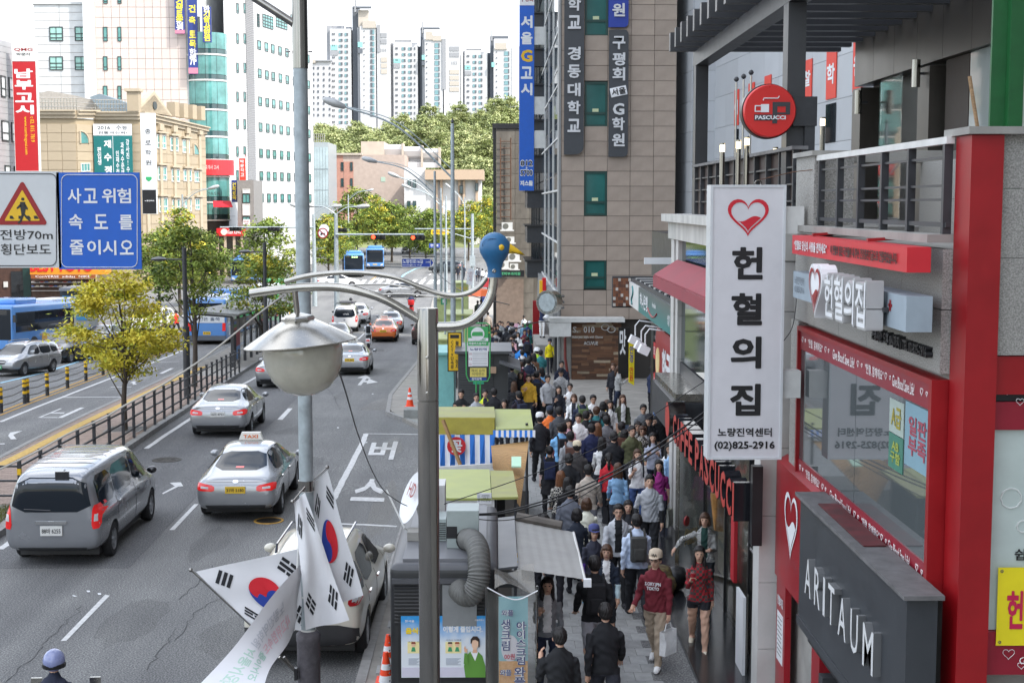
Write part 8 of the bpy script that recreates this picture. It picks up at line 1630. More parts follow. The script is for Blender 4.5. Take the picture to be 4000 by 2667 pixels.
make_car('black_saloon','black saloon facing the viewer behind the silver people carrier','sedan',BLKP,(-SPEC['sedan']['tk'],SPEC['sedan']['ax'][1]),(272,1417),R(168),'35러 5951',PLW_)
make_car('silver_saloon','silver saloon facing the viewer behind the yellow tree','sedan',SILV,(-SPEC['sedan']['tk'],SPEC['sedan']['ax'][1]),(418,1362),R(168),None,PLW_);make_car('white_car','white car facing the viewer right of the yellow tree','suv',WHT,(-SPEC['suv']['tk'],SPEC['suv']['ax'][1]),(602,1300),R(168),None,PLW_)
make_car('cream_off_roader','cream off-roader with dark bumper parked beside the grey kiosk','suv',CREAM,rear_r('suv'),(1428,2545),R(-1.5),'2 가 3406',PLG,rails=True,blackbump=True)
lr=thing('white_lorry','small white box lorry far up the road on the right','lorry',G(1855,962),R(170),'road traffic');MB().box((-1.0,-2.4,.6),(1.0,1.0,2.9)).build('box',WHT,lr);o=MB().box((-.95,1.05,.4),(.95,2.6,2.1)).build('cab',WHT,lr);bev(o,.12);MB().box((-.8,2.56,1.2),(.8,2.63,1.9)).build('windscreen',CARG,lr)
for y_ in(-1.6,1.7):
 for s in(1,-1):add_wheel(lr,s*.85,y_,.35)
BUSB=paint('bus_blue',(.095,.27,.62),0,.35);BUSG=paint('bus_green',(.05,.32,.10),0,.35);BUSW=M('bus_white',(.66,.68,.70),.4,var=.04)
def bus(label,px,heading,anchor,route=None,col=BUSB,plate=None,rear_ad=None,L_=10.6,nm='city_bus',lit=False,side_no=None):
 W2,Hb=1.245,2.95;t=thing(nm,label,'bus',(0,0,0),heading,'city buses');yr,yf=-L_/2,L_/2
 o=MB().box((-W2,yr,.32),(W2,yf,Hb)).build('body',col,t);bev(o,.16,3)
 o=MB().box((-.95,yf-3.6,Hb-.02),(.95,yf-.9,Hb+.34)).build('roof_unit',col,t);bev(o,.12,3);o=MB().box((-.8,yr+1.2,Hb-.02),(.8,yr+4.6,Hb+.16)).build('roof_unit',BUSW,t);bev(o,.05,2)
 MB().box((-W2+.05,yr+.05,.24),(W2-.05,yf-.05,.34)).build('skirt',TRIM,t)
 for s in(1,-1):
  n=7;a0,a1=yr+.5,yf-.35
  MB().box((s*W2,a0,1.38),(s*(W2+.006),a1,2.52)).build('window_band',BLKP,t)
  for k in range(n):y0_=a0+(a1-a0)*k/n+.03;y1_=a0+(a1-a0)*(k+1)/n-.03;MB().box((s*W2,y0_,1.44),(s*(W2+.012),y1_,2.46)).build('window',CARG,t);MB().box((s*W2,y0_,1.80),(s*(W2+.016),y1_,1.83)).build('window_bar',BLKP,t)
  MB().box((s*W2,yr+1.0,.55),(s*(W2+.008),yf-4.3,1.15)).build('side_advert',BUSW,t);MB().box((s*W2,yf-4.28,.55),(s*(W2+.008),yf-3.6,1.15)).build('side_panel',flat('E0B050'),t)
  for y_ in(yr+2.6,yf-2.6):MB().lathe([(.56,0),(.56,.01),(0,.01)],(s*W2,y_,.5),20,ax=(s,0,0)).build('wheel_arch',TRIM,t);add_wheel(t,s*(W2-.1),y_,.47,.27)
  if side_no:MB().text(side_no,(s*(W2+.018),yr+2.0 if s<0 else yr+2,1.62),Vector((0,s,0)),UZ,.6,.32,.004,bold=.02).build('lettering',WHITE,t)
  MB().cbox((s*(W2+.18),yf+.1,2.2),(.16,.2,.42)).build('mirror',BLKP,t)
 MB().slab([(-1.12,yf+.002,.98),(1.12,yf+.002,.98),(1.12,yf+.002,2.72),(-1.12,yf+.002,2.72)],(0,.012,0)).build('windscreen',CARG,t);MB().box((-.9,yf+.015,2.40),(.9,yf+.02,2.68)).build('display',BLKP,t)
 if route:MB().text(route,(-.1,yf+.022,2.54),Vector((-1,0,0)),UZ,.75,.2,.004,bold=.03).build('lettering',M('led_green',(.5,1,.3),.5,var=0,emit=1.2),t)
 for s in(1,-1):MB().slab([(s*.72,yf,.48),(s*1.08,yf,.55),(s*1.12,yf,.84),(s*.8,yf,.72)],(0,.012,0)).build('headlight',CLR,t)
 MB().box((-.3,yf,.62),(.3,yf+.012,.76)).build('number_plate',PLY,t);MB().box((-W2+.1,yf,.3),(W2-.1,yf+.03,.46)).build('front_bumper',TRIM,t)
 MB().box((-1.0,yr-.012,2.05),(1.0,yr,2.68)).build('rear_window',CARG,t);MB().box((-1.05,yr-.016,1.93),(1.05,yr,2.04)).build('rear_vent',BLKP,t);ad=MB().box((-1.14,yr-.02,1.42),(1.14,yr,1.90)).build('rear_advert',BUSW,t)
 if rear_ad:MB().text(rear_ad,(0,yr-.021,1.66),UX,UZ,1.7,.22,.004,bold=.015).build('lettering',flat('3A4A60'),ad)
 for s in(1,-1):MB().slab([(s*.98,yr,.9),(s*1.2,yr,.9),(s*1.2,yr,1.42),(s*1.0,yr,1.42)],(0,-.014,0)).build('tail_light',TLON if lit else TLR,t);MB().box((s*.55,yr-.02,.36),(s*1.05,yr,.47)).build('reflector',flat('F0A020'),t)
 pl_=MB().box((-.24,yr-.02,.66),(.24,yr,.86)).build('number_plate',PLY,t);MB().text(plate or '사 7970',(0,yr-.021,.76),UX,UZ,.4,.13,.004,bold=.02).build('lettering',KB,pl_);MB().box((-W2+.03,yr-.03,.3),(W2-.03,yr,.6)).build('rear_bumper',flat('5A6068'),t)
 w_p=G(*px);loc=Matrix.Rotation(heading,3,'Z')@Vector((anchor[0],anchor[1],0));t.location=(w_p.x-loc.x,w_p.y-loc.y,0);fw=Matrix.Rotation(heading,3,'Z')@Vector((0,1,0));yc=t.location.y;z0_,z1_=gz(yc-fw.y*3),gz(yc+fw.y*3);t.location.z=(z0_+z1_)/2;t.rotation_euler=(math.atan2(z1_-z0_,6),0,heading);return t
bus('blue city bus seen from behind in the bus lane',(885,1346),R(1.5),(1.245,-5.3),plate='사 7970',rear_ad='고민은 홀쭉',lit=True)
bus('blue city bus with white advert panel facing the viewer at far left',(52,1395),R(172),(-1.245,5.3),route='504',side_no='504')
bus('blue city bus showing route 360 on its front display',(1422,1083),R(186),(-1.245,5.3),route='360');bus('blue city bus just behind the bus showing 360',(1500,1052),R(184),(-1.245,5.3))
bus('blue bus mostly hidden behind the median trees',(985,1110),R(176),(-1.245,5.3));bus('green bus glimpsed through the glass bus shelter',(1090,1282),R(1.5),(1.245,-5.3),col=BUSG)
SKIN=M('skin',(.60,.37,.265),.55,var=.08,scale=14,spec=.3);HAIRK=M('hair_black',(.012,.010,.010),.55,var=.3,scale=30,stretch=(1,1,.2));HAIRB=M('hair_brown',(.075,.035,.018),.42,var=.3,scale=30,stretch=(1,1,.2));HAIRO=M('hair_chestnut',(.16,.065,.028),.42,var=.3,scale=30,stretch=(1,1,.2))
EYE_M=M('eye_dark',(.02,.014,.012),.3,var=0);LIPM=M('lip',(.30,.09,.08),.5,var=0)
CLOTH={}
def cloth(h):
 if not isinstance(h,str):return h
 return M('cloth_'+h,tuple(min(.8,.012+k*1.45)for k in hexc(h)),.85,var=.14,scale=9,bump=.55,bscale=9,spec=.2)
def pattern(name,ca,cb,sc,cc=None):
 if name in MATS:return MATS[name]
 m=M(name,hexc(ca),.85,var=0,bump=.4,bscale=9,spec=.2);t=m.node_tree;N=t.nodes.new;L=t.links.new;b=t.nodes['Principled BSDF'];co=N('ShaderNodeTexCoord');ch=N('ShaderNodeTexChecker');ch.inputs['Scale'].default_value=sc;ch.inputs['Color1'].default_value=(*hexc(ca),1);ch.inputs['Color2'].default_value=(*hexc(cb),1)
 L(co.outputs['Object'],ch.inputs['Vector']);L(ch.outputs[0],b.inputs['Base Color'])
 return m
PL_RED=pattern('plaid_red','A02C34','4A4644',22);PL_PNK=pattern('plaid_pink','C08C8C','8A4A50',26);PL_BW=pattern('check_black_white','2C2C30','B8B4AC',26);HOUND=pattern('houndstooth','26282A','D8D8D4',60);PL_DK=pattern('plaid_dark','3A2C34','23262E',26);STRIPE=pattern('fine_stripe','8A8A8C','C8C8C8',48)
def ell_loft(b,rings,n=14):
 s0=len(b.v)
 for c,rx,ry in rings:
  for k in range(n):a=2*math.pi*k/n;b.v.append((c[0]+rx*math.cos(a),c[1]+ry*math.sin(a),c[2]))
 for i in range(len(rings)-1):
  for k in range(n):p,q=s0+i*n+k,s0+i*n+(k+1)%n;b.f.append((p,q,q+n,p+n));b.m.append(0)
 b.f.append(tuple(s0+k for k in range(n))[::-1]);b.f.append(tuple(s0+(len(rings)-1)*n+k for k in range(n)));b.m+=[0,0]
def ellipsoid(b,c,r,n=14,m=8):ell_loft(b,[((c[0],c[1],c[2]+r[2]*math.sin(-math.pi/2+math.pi*(i+.5)/m*.98+.01)),r[0]*math.cos(-math.pi/2+math.pi*(i+.5)/m),r[1]*math.cos(-math.pi/2+math.pi*(i+.5)/m))for i in range(m)],n)
def remesh(b,vox,smooth=2,name='m'):
 me=b.mesh(name,SKIN);o=bpy.data.objects.new('tmp',me);md=o.modifiers.new('r','REMESH');md.mode='VOXEL';md.voxel_size=vox
 sm=o.modifiers.new('s','SMOOTH');sm.factor=.5;sm.iterations=smooth
 res=applied(o);bpy.data.meshes.remove(me);res.materials.clear();return res
def limb(o,a,l):
 return Vector(o)+Vector((0,math.sin(R(a))*l,-math.cos(R(a))*l))
BODY={}
POSES={'walk':(24,-18,6,26,-20,22,22,28,9,9,3),'walk2':(-16,22,22,6,20,-16,26,18,9,9,3),'stand':(3,-2,2,4,4,2,14,16,9,9,1),'phone':(3,-3,4,3,4,22,18,112,9,5,1),'phonew':(18,-16,6,22,-12,20,20,112,9,5,2),'hold':(3,-3,3,4,22,22,105,108,6,6,1),'bagarm':(16,-14,6,20,6,-6,10,60,8,16,2),'reach':(10,-8,6,14,8,30,95,20,6,62,2),'raise':(4,-4,4,4,20,4,130,14,12,9,2),'ride':(78,78,84,84,42,42,40,40,14,14,10),'up':(4,-4,4,4,100,110,60,40,10,10,2)}
def body(pose,sex,hi):
 key=(pose,sex,hi)
 if key in BODY:return BODY[key]
 tL,tR,kL,kR,aL,aR,eL,eR,oL,oR,lean=POSES[pose];f=sex!='m';skirt=sex=='s'
 b=MB();segs=[]
 hipz=.90;lift=0
 shw=.158 if f else.188;hw=.10 if f else.092
 ln=math.tan(R(lean))
 def T(x,y,z):return Vector((x,y+max(0,z-.95)*ln,z))
 if f:rings=[(.80,.150,.110),(.88,.165,.122),(.97,.150,.112),(1.08,.126,.098),(1.18,.136,.108),(1.28,.150,.120),(1.345,.146,.105),(1.395,.128,.088),(1.43,.095,.074),(1.465,.058,.058)]
 else:rings=[(.82,.155,.112),(.88,.172,.124),(.97,.165,.120),(1.08,.160,.115),(1.18,.172,.120),(1.28,.186,.124),(1.35,.176,.112),(1.40,.152,.095),(1.435,.112,.08),(1.475,.064,.064)]
 if skirt:rings=[(.60,.215,.19),(.70,.195,.165),(.80,.178,.14)]+rings[1:]
 ell_loft(b,[(T(0,0,z),rx,ry)for z,rx,ry in rings],18)
 for(z0,rx0,ry0),(z1,rx1,ry1)in zip(rings,rings[1:]):
  zone=3 if(z1<.9)else 1
  for s in(-.5,0,.5):segs.append((T(s*rx0,0,z0),T(s*rx1,0,z1),ry0*.98,ry1*.98,zone))
 heads=T(0,.012,1.60);nb=T(0,0,1.44);b.tube([nb,T(0,.005,1.50),heads],[.058,.052,.05],12);segs.append((nb+Vector((0,0,.025)),heads,.058,.052,0))
 ellipsoid(b,heads+Vector((0,0,.018)),(.078,.098,.105),16,10);ellipsoid(b,heads+Vector((0,.025,-.045)),(.058,.068,.068),14,8);segs.append((heads+Vector((0,0,-.05)),heads+Vector((0,0,.06)),.098,.098,0))
 b.tube([heads+Vector((0,.088,.02)),heads+Vector((0,.112,-.028))],[.008,.017],8);[ellipsoid(b,heads+Vector((s*.082,-.005,-.01)),(.014,.024,.034),8,6)for s in(1,-1)]
 hands={}
 for s,ts,kn,as_,el,out in((-1,tL,kL,aL,eL,oL),(1,tR,kR,aR,eR,oR)):
  hp=Vector((s*hw,0,hipz));kp=limb(hp,ts,.43);ap=limb(kp,ts-kn,.42);
  tr_=(.088,.066,.058,.050)if f else(.096,.074,.064,.058)
  b.tube([hp,hp.lerp(kp,.5),kp,kp.lerp(ap,.45),ap],[tr_[0],tr_[0]*.92,tr_[1],tr_[2]*1.02,tr_[3]*.86],12);segs+=[(hp,kp,tr_[0],tr_[1],3),(kp,ap,tr_[1],tr_[3]*.86,4)]
  fa=ts-kn;toe=ap+Vector((s*.02,.17*math.cos(R(fa*.6)),-.055+.17*math.sin(R(fa*.6))));heel=ap+Vector((0,-.055,-.045));b.tube([heel,ap+Vector((0,0,-.03)),ap+Vector((s*.01,.09,-.045)),toe],[.042,.052,.046,.036],10);segs.append((heel,toe,.05,.04,5));lift=min(lift,min(heel.z,toe.z)-.042)
  if s==-1:low=min(heel.z,toe.z)
  else:low=min(low,heel.z,toe.z)
  sp=T(s*shw*.96,0,1.345 if f else 1.336);oo=math.sin(R(out));d1=Vector((s*oo,math.sin(R(as_))*math.cos(R(out)),-math.cos(R(as_))*math.cos(R(out))));ep=sp+d1*.285
  a2=as_+el;inn=.28 if el>60 and out<30 else.05;d2=Vector((s*oo*.6-s*inn,math.sin(R(a2)),-math.cos(R(a2)))).normalized();wp=ep+d2*.245
  ar=(.052,.047,.042,.033)if f else(.062,.055,.048,.038)
  b.tube([sp,sp.lerp(ep,.5),ep,ep.lerp(wp,.4),wp],[ar[0],ar[0]*.9,ar[1],ar[2]*1.04,ar[3]],10);segs+=[(sp,ep,ar[0],ar[1],1),(ep,wp,ar[1],ar[3],2)]
  pm=wp+d2*.085;b.tube([wp,wp+d2*.03,pm],[ar[3]*.75,.036,.030],8);segs.append((wp+d2*.012,pm,.042,.036,0));hands[s]=(wp,d2,pm)
 res=remesh(b,.0125 if hi else.019,3,'body')
 nf=len(res.polygons);C=np.empty(nf*3);res.polygons.foreach_get('center',C);C=C.reshape(-1,3);best=np.full(nf,1e9);zone=np.zeros(nf,int)
 for p,q,r0,r1,zn in segs:
  p,q=np.array(p),np.array(q);d=q-p;t_=np.clip(((C-p)@d)/max(1e-9,d@d),0,1);D_=np.linalg.norm(C-(p+t_[:,None]*d),axis=1)-(r0+(r1-r0)*t_);m=D_<best;best[m]=D_[m];zone[m]=zn
 zone[(zone==3)&(C[:,2]>.845)&(C[:,1]>-.2)&(C[:,1]<.2)]=1;zone[(zone==1)&(C[:,2]<.845)]=3
 zone[(zone==3)&(C[:,2]<.715)]=7
 sh_=(zone==1)&(np.abs(C[:,0])<.062)&(C[:,1]>.05)&(C[:,2]>.92);zone[sh_]=6
 for _ in range(8):res.materials.append(SKIN)
 nv=len(res.vertices);V=np.empty(nv*3);res.vertices.foreach_get('co',V);V=V.reshape(-1,3);NO=np.empty(nv*3);res.vertices.foreach_get('normal',NO);NO=NO.reshape(-1,3)
 vz=np.zeros(nv,int)
 for pz,p in zip(zone,res.polygons):vz[list(p.vertices)]=pz
 amp=np.where(np.isin(vz,(1,2,3,4,6,7)),.0075,0.0);w_=np.sin(V[:,2]*46+6*np.sin(V[:,0]*13+V[:,1]*9)+V[:,1]*22)*.6+np.sin(V[:,2]*23+V[:,0]*31+4*np.sin(V[:,2]*11))*.6
 V+=NO*(amp*w_)[:,None];zoff=-(low-.04);V[:,2]+=zoff;res.vertices.foreach_set('co',V.ravel());res.polygons.foreach_set('material_index',zone);res.polygons.foreach_set('use_smooth',[True]*nf)
 bm=bmesh.new();bm.from_mesh(res);fb2=MB()
 for s,(wp,d2,pm)in hands.items():
  side=Vector((0,1,0))if abs(d2.y)<.7 else Vector((-s,0,0));side=(side-d2*side.dot(d2)).normalized();cur=d2.cross(side);cur=cur if cur.x*s<0 else-cur
  for k,(o_,l_)in enumerate(((-.026,.058),(-.009,.074),(.009,.080),(.026,.070))):q0=pm+side*o_-d2*.012;q1=q0+d2*l_*.55+cur*.008+side*o_*.15;q2=q1+d2*l_*.4+cur*.030;fb2.tube([q0,q1,q2],[.0095,.0088,.007],6)
  q0=wp+d2*.035+side*.030;fb2.tube([q0,q0+d2*.035+side*.026+cur*.012,q0+d2*.068+side*.026+cur*.024],[.012,.0105,.008],6)
 fm=fb2.mesh('f',SKIN);
 for v in fm.vertices:v.co.z+=zoff
 n0=len(bm.faces);bm.from_mesh(fm);bm.faces.ensure_lookup_table()
 for fc in bm.faces[n0:]:fc.material_index=0;fc.smooth=True
 bm.to_mesh(res);bm.free();bpy.data.meshes.remove(fm);res.update()
 hc=heads+Vector((0,0,zoff));BODY[key]=(res,hc,{s:(h[2]+h[1]*.03+Vector((0,0,zoff)))for s,h in hands.items()},ln,zoff);return BODY[key]
HAIR={}
def hair_mesh(st):
 if st in HAIR:return HAIR[st]
 b=MB();r=random.Random(3)
 ellipsoid(b,(0,-.016,.045),(.089,.104,.094),16,10)
 if st in('short','cap'):ellipsoid(b,(0,-.045,-.005),(.080,.066,.075),14,8);ellipsoid(b,(0,.058,.088),(.06,.04,.035),10,6);[ellipsoid(b,(s*.074,-.012,.012),(.016,.05,.045),8,6)for s in(1,-1)]
 if st in('long','vlong'):
  L_=.30 if st=='long' else.42;ell_loft(b,[((0,-.05,-L_),.055,.03),((0,-.062,-L_*.75),.10,.042),((0,-.058,-.12),.108,.055),((0,-.045,.0),.094,.075),((0,-.03,.06),.086,.08)],14);[ellipsoid(b,(s*.08,-.01,-.06),(.022,.05,.12),8,8)for s in(1,-1)];[ellipsoid(b,(s*.080,.03,-.15),(.026,.03,.13),8,8)for s in(1,-1)];ellipsoid(b,(0,.06,.085),(.065,.035,.028),10,6)
 if st=='bob':ellipsoid(b,(0,-.035,-.03),(.098,.078,.105),14,8);[ellipsoid(b,(s*.082,.0,-.03),(.024,.06,.085),8,8)for s in(1,-1)];ellipsoid(b,(0,.072,.07),(.068,.026,.032),10,6)
 if st in('bun','tail'):ellipsoid(b,(0,-.05,.0),(.078,.06,.07),14,8);ellipsoid(b,(0,-.115,.03 if st=='bun' else-.0),(.042,.045,.042),10,6);[ellipsoid(b,(s*.074,-.01,.02),(.014,.045,.04),8,6)for s in(1,-1)]
 if st=='tail':ell_loft(b,[((0,-.12,-.26),.018,.016),((0,-.135,-.14),.038,.03),((0,-.125,.0),.034,.03)],10)
 if st=='curly':
  for k in range(46):a,z_=r.uniform(0,6.28),r.uniform(-.04,.125);q=math.sqrt(max(0,1-((z_-.03)/.12)**2));p=(math.cos(a)*.085*q,math.sin(a)*.095*q-.022,z_);
  for k in range(60):
   a,z_=r.uniform(0,6.28),r.uniform(-.03,.12);q=math.sqrt(max(0,1-((z_-.03)/.13)**2));y_=math.sin(a)*.1*q-.025
   if y_>.05 and z_<.05:continue
   ellipsoid(b,(math.cos(a)*.092*q,y_,z_),(.03,.03,.028),6,4)
 me=remesh(b,.010,1 if st!='curly' else 0,'hair');me.materials.append(HAIRK);nv=len(me.vertices);V=np.empty(nv*3);me.vertices.foreach_get('co',V);V=V.reshape(-1,3);NO=np.empty(nv*3);me.vertices.foreach_get('normal',NO);NO=NO.reshape(-1,3)
 ang=np.arctan2(V[:,0],V[:,1]);V+=NO*(.005*np.sin(ang*19+3*np.sin(V[:,2]*25))+.003*np.sin(ang*41+V[:,2]*60))[:,None];me.vertices.foreach_set('co',V.ravel());me.polygons.foreach_set('use_smooth',[True]*len(me.polygons));me.update();HAIR[st]=me;return me
_face=MB()
ellipsoid(_face,(0,.090,.012),(.013,.006,.0065),8,5);_face.cbox((.001,.092,.0185),(.030,.006,.007))
FACE_ME=_face.mesh('eye',EYE_M);_m=MB();ellipsoid(_m,(0,.090,-.062),(.022,.006,.006),8,5);MOUTH_ME=_m.mesh('mouth',LIPM)
_g=MB()
for s in(1,-1):_g.tube([(s*.034+.023*math.cos(k*.524),.104,.010+.018*math.sin(k*.524))for k in range(13)],.0028,5);_g.tube([(s*.056,.102,.014),(s*.082,.03,.012)],.0025,5)
_g.tube([(-.012,.108,.014),(.012,.108,.014)],.0025,5);GLAS_ME=_g.mesh('glasses',BLACK)
_c=MB();_c.lathe([(.098,0),(.100,.05),(.088,.095),(.05,.118),(0,.122)],(0,-.012,.045),18);_c.slab([(-.075,.07,.05),(-.06,.125,.045),(0,.155,.042),(.06,.125,.045),(.075,.07,.05)],(0,0,.008));CAP_ME=_c.mesh('cap',BLACK,smooth=50)
_h=MB();ellipsoid(_h,(0,-.005,.04),(.128,.145,.135),18,12);HEL_ME=_h.mesh('helmet',BLACK,smooth=70);_v=MB();_v.lathe([(.155,0),(.12,.015),(.118,.07),(.09,.12),(0,.14)],(0,-.005,.04),18);HARD_ME=_v.mesh('hard_hat',WHITE,smooth=50)
_k=MB().box((-.145,-.10,-.24),(.145,.06,.22));_k.box((-.10,-.14,-.20),(.10,-.10,.02));PACK_ME=_k.mesh('backpack',BLACK)
_tmp=bpy.data.objects.new('tmp',PACK_ME);bev(_tmp,.045,3);bpy.data.objects.remove(_tmp)
_s=MB();[_s.tube([(s*.10,-.13,1.20),(s*.115,-.10,1.42),(s*.115,0,1.475),(s*.115,.10,1.40),(s*.125,.128,1.25),(s*.13,.06,1.10)],.020,6)for s in(1,-1)];STRAP_ME=_s.mesh('strap',BLACK,smooth=60)
BAG_ME=MB().add([(-.16,-.04,0),(.16,-.04,0),(.16,.04,0),(-.16,.04,0),(-.13,-.06,-.16),(.13,-.06,-.16),(.13,.06,-.16),(-.13,.06,-.16),(-.15,-.05,-.36),(.15,-.05,-.36),(.15,.05,-.36),(-.15,.05,-.36)],[(0,1,5,4),(1,2,6,5),(2,3,7,6),(3,0,4,7),(4,5,9,8),(5,6,10,9),(6,7,11,10),(7,4,8,11),(8,9,10,11)]).mesh('bag',WHITE,smooth=80)
npers=0
def ov(o,mt):
 o.material_slots[0].link='OBJECT';o.material_slots[0].material=mt;return o
def person(label,px,face,pose,sex,top,bottom,hair='short',hc='k',h=1.72,sleeve=None,calf=None,shoe='2A2A2E',shirt=None,knee=None,hi=False,pack=None,cap=None,glasses=False,bag=None,feet=False,loc=None,extra=None,group='people walking in the crowd',tilt=0,hat=None,dzf=.12):
 me,hp,hands,ln,zoff=body(pose,sex,hi);s=h/1.72*(1.0)
 p=loc if loc is not None else(G(px[0],px[1],dzf)if feet else GH(px[0],px[1],h+dzf)+Vector((0,0,dzf)))
 t=thing('person',label,'person',p,R(face),group);o=obj('body',me,t,scale=s)
 tp=cloth(top);bt=cloth(bottom);fore=SKIN if sleeve=='skin' else cloth(sleeve or top);cf_=SKIN if calf=='skin' else cloth(calf or bottom)
 for k,m_ in enumerate((SKIN,tp,fore,bt,cf_,cloth(shoe),cloth(shirt or top),SKIN if knee=='skin' else bt)):o.material_slots[k].link='OBJECT';o.material_slots[k].material=m_
 hm={'k':HAIRK,'b':HAIRB,'o':HAIRO}.get(hc,HAIRK);hl=hp*s;yaw=R(tilt)
 if hat=='helmet' or hat=='hard':pass
 ha=obj('hair',hair_mesh(hair),t,hl,scale=s,rz=yaw);ov(ha,hm)
 if abs(((face+tilt+180)%360)-180)>35:[obj('eye',FACE_ME,t,hl+Matrix.Rotation(yaw,3,'Z')@Vector((e_*.030*s,0,0)),scale=s,rz=yaw)for e_ in(1,-1)];obj('mouth',MOUTH_ME,t,hl,scale=s,rz=yaw)
 if glasses:obj('glasses',GLAS_ME,t,hl,scale=s,rz=yaw)
 if cap:ov(obj('cap',CAP_ME,t,hl,scale=s*1.03,rz=yaw),cloth(cap))
 if hat=='hard':ov(obj('hard_hat',HARD_ME,t,hl,scale=s,rz=yaw),WHITE)
 elif hat:MB().lathe([(.134*s,-.05),(.138*s,0),(.12*s,.012)],hl+Vector((0,-.004,.01)),18,closed=False).build('helmet_trim',BLACK,t);ov(obj('helmet',HEL_ME,t,hl,scale=s,rz=yaw),M('helmet_'+hat,hexc(hat),.25,var=.2,coat=.5))
 if pack:
  pk=obj('backpack',PACK_ME,t,(0,(-.15+.28*ln)*s,(1.19+zoff)*s),scale=s*.88);ov(pk,cloth(pack));st=obj('strap',STRAP_ME,t,(0,.02*s,zoff*s),scale=s);ov(st,cloth(pack))
 if bag:
  hs,col_,nm,lab=bag;q=root_matrix(t)@(hands[hs]*s);bo=obj(nm,BAG_ME,None,q-Vector((0,0,.10)),R(face+70));ov(bo,cloth(col_));tag(bo,lab,'bag')
  MB().tube([(-.09,0,0),(-.05,0,.10),(.05,0,.10),(.09,0,0)],.008,5).build('handle',cloth(col_),bo)
 t['_hand']=0;del t['_hand']
 return t,hands,s
def zA(x,y):return(1700+x/2.24,1300+y/2.24)
def zN(x,y):return(1900+x/2.24,1967+y/2.24)
def zF(x,y):return(1700+x/3.733,1000+y/3.733)
P_=person;B_,F2=0,180
t,hn,s=P_('person in maroon sweatshirt and beige cap with white carrier bag',zN(1485,428),158,'bagarm','m','5A1822','8A7C6C','cap',h=1.74,cap='A89A88',glasses=True,hi=True,shoe='C8C8CC',bag=(-1,'D8D8DA','carrier_bag','white plastic carrier bag with red print held by person in maroon'))
MB().text('S.ORY.JPN\nTOKYO',Vector((0,.158*s,1.26*s)),Vector((-1,0,0)),UZ,.24,.12,.004,bold=.03).build('chest_print',WHITE,t);MB().slab([(-.055,-.062,-.20),(.055,-.062,-.17),(.05,-.062,-.27),(-.05,-.062,-.28)],(0,-.004,0)).build('red_print',flat('D02030'),COL.objects['carrier_bag'])
t,hn,s=P_('person in red checked shirt and black shorts holding a red drink',zN(1865,372),172,'phonew','f',PL_RED,'1C1D22','vlong','k',h=1.66,calf='skin',knee='skin',shoe='B0A898',hi=True)
q=root_matrix(t)@(hn[1]*s);cu_=thing('drink_cup','clear plastic cup of red drink in hand of person in checked shirt','cup',q);MB().lathe([(.030,-.05),(.042,.06),(.044,.062),(0,.062)],n=14).build('cup',M('red_drink',(.35,.02,.03),.1,var=.1,coat=.5),cu_);MB().lathe([(.045,.062),(.03,.09),(0,.1)],n=14).build('lid',PLA,cu_);MB().tube([(0,0,.08),(.02,0,.16)],.004,5).build('straw',REDP,cu_)
P_('person in houndstooth jacket standing inside the cafe doorway',zN(1915,103),165,'reach','f',HOUND,'1C2024','bob','b',h=1.62,shirt='16332E',hi=True)
P_('person in black sweater and jeans at bottom edge, back to viewer',zN(1045,868),3,'walk','m','15161A','22242C','short',h=1.76,hi=True)
P_('person in black leather-shouldered top raising a hand, cut by bottom edge',zN(645,1130),8,'raise','m','17181B','1A1A1E','short',h=1.70,hi=True)
P_('tall person in black hoodie and grey shorts with striped socks',zN(950,468),2,'walk2','m','141519','8A8A90','short',h=1.82,calf='skin',shoe='1A1A1E',hi=True,pack='18181C')
t,hn,s=P_('person in navy vest and pale blue shirt handing out leaflets',zN(1055,366),170,'bagarm','f','1E2634','1C1E28','bob','b',h=1.60,sleeve='A8BCD4',shirt='C4D2E4',hi=True)
q=root_matrix(t)@(hn[1]*s);lf=thing('leaflets','fan of light blue leaflets held by person in navy vest','leaflets',q);[MB().cbox((.03*k,-.01*k,.0),(.15,.21,.004),M4=Matrix.Rotation(R(18*k-20),4,'Z')@Matrix.Rotation(R(28),4,'X')).build('leaflet',flat(['5AB8E8','D8ECF6','3AA0DC'][k]),lf)for k in range(3)]
P_('person in purple jacket, dark quilted vest and visor',zN(940,222),190,'stand','f','2A2C38','23242A','bob',h=1.58,sleeve='4A2C80',cap='3E4470',hi=True)
P_('person in long grey cardigan over black top with glasses',zN(1155,-8),178,'walk','m','9A9CA0','17181C','short',h=1.76,shirt='121316',glasses=True,hi=True)
P_('person in pale blue shirt with large grey leather backpack',zN(1320,98),4,'phonew','m','A4B0CC','1A1B20','short',h=1.74,pack='3A3A38',hi=True)
P_('person with black curly hair and glasses behind the grey awning',zN(500,122),176,'stand','f','1C1C22','1C1C22','curly',h=1.56,glasses=True)
P_('person with ponytail half hidden by the grey awning',zN(600,192),0,'stand','f','6A6A70','1E1E24','tail',h=1.56)
P_('person in dark navy vest with dotted sleeves near awning',zN(795,38),4,'walk','f','1E2430','1C1C22','bob',h=1.60,sleeve='3A3A40')
P_('person in cream sweater with brown hair in mid crowd',zN(880,-55),4,'walk','f','D2CAB4','2A2A30','bob','b',h=1.62)
P_('person in black tee with tousled hair beside grey cardigan',zN(1240,-40),178,'walk','f','26272C','1C1C22','long',h=1.62,sleeve='skin')
P_('person in white blouse and grey cardigan holding iced coffee by the waffle banner',zN(535,672),178,'phone','f','6E7074','20263A','long',h=1.63,shirt='CFCAC6',hi=True)
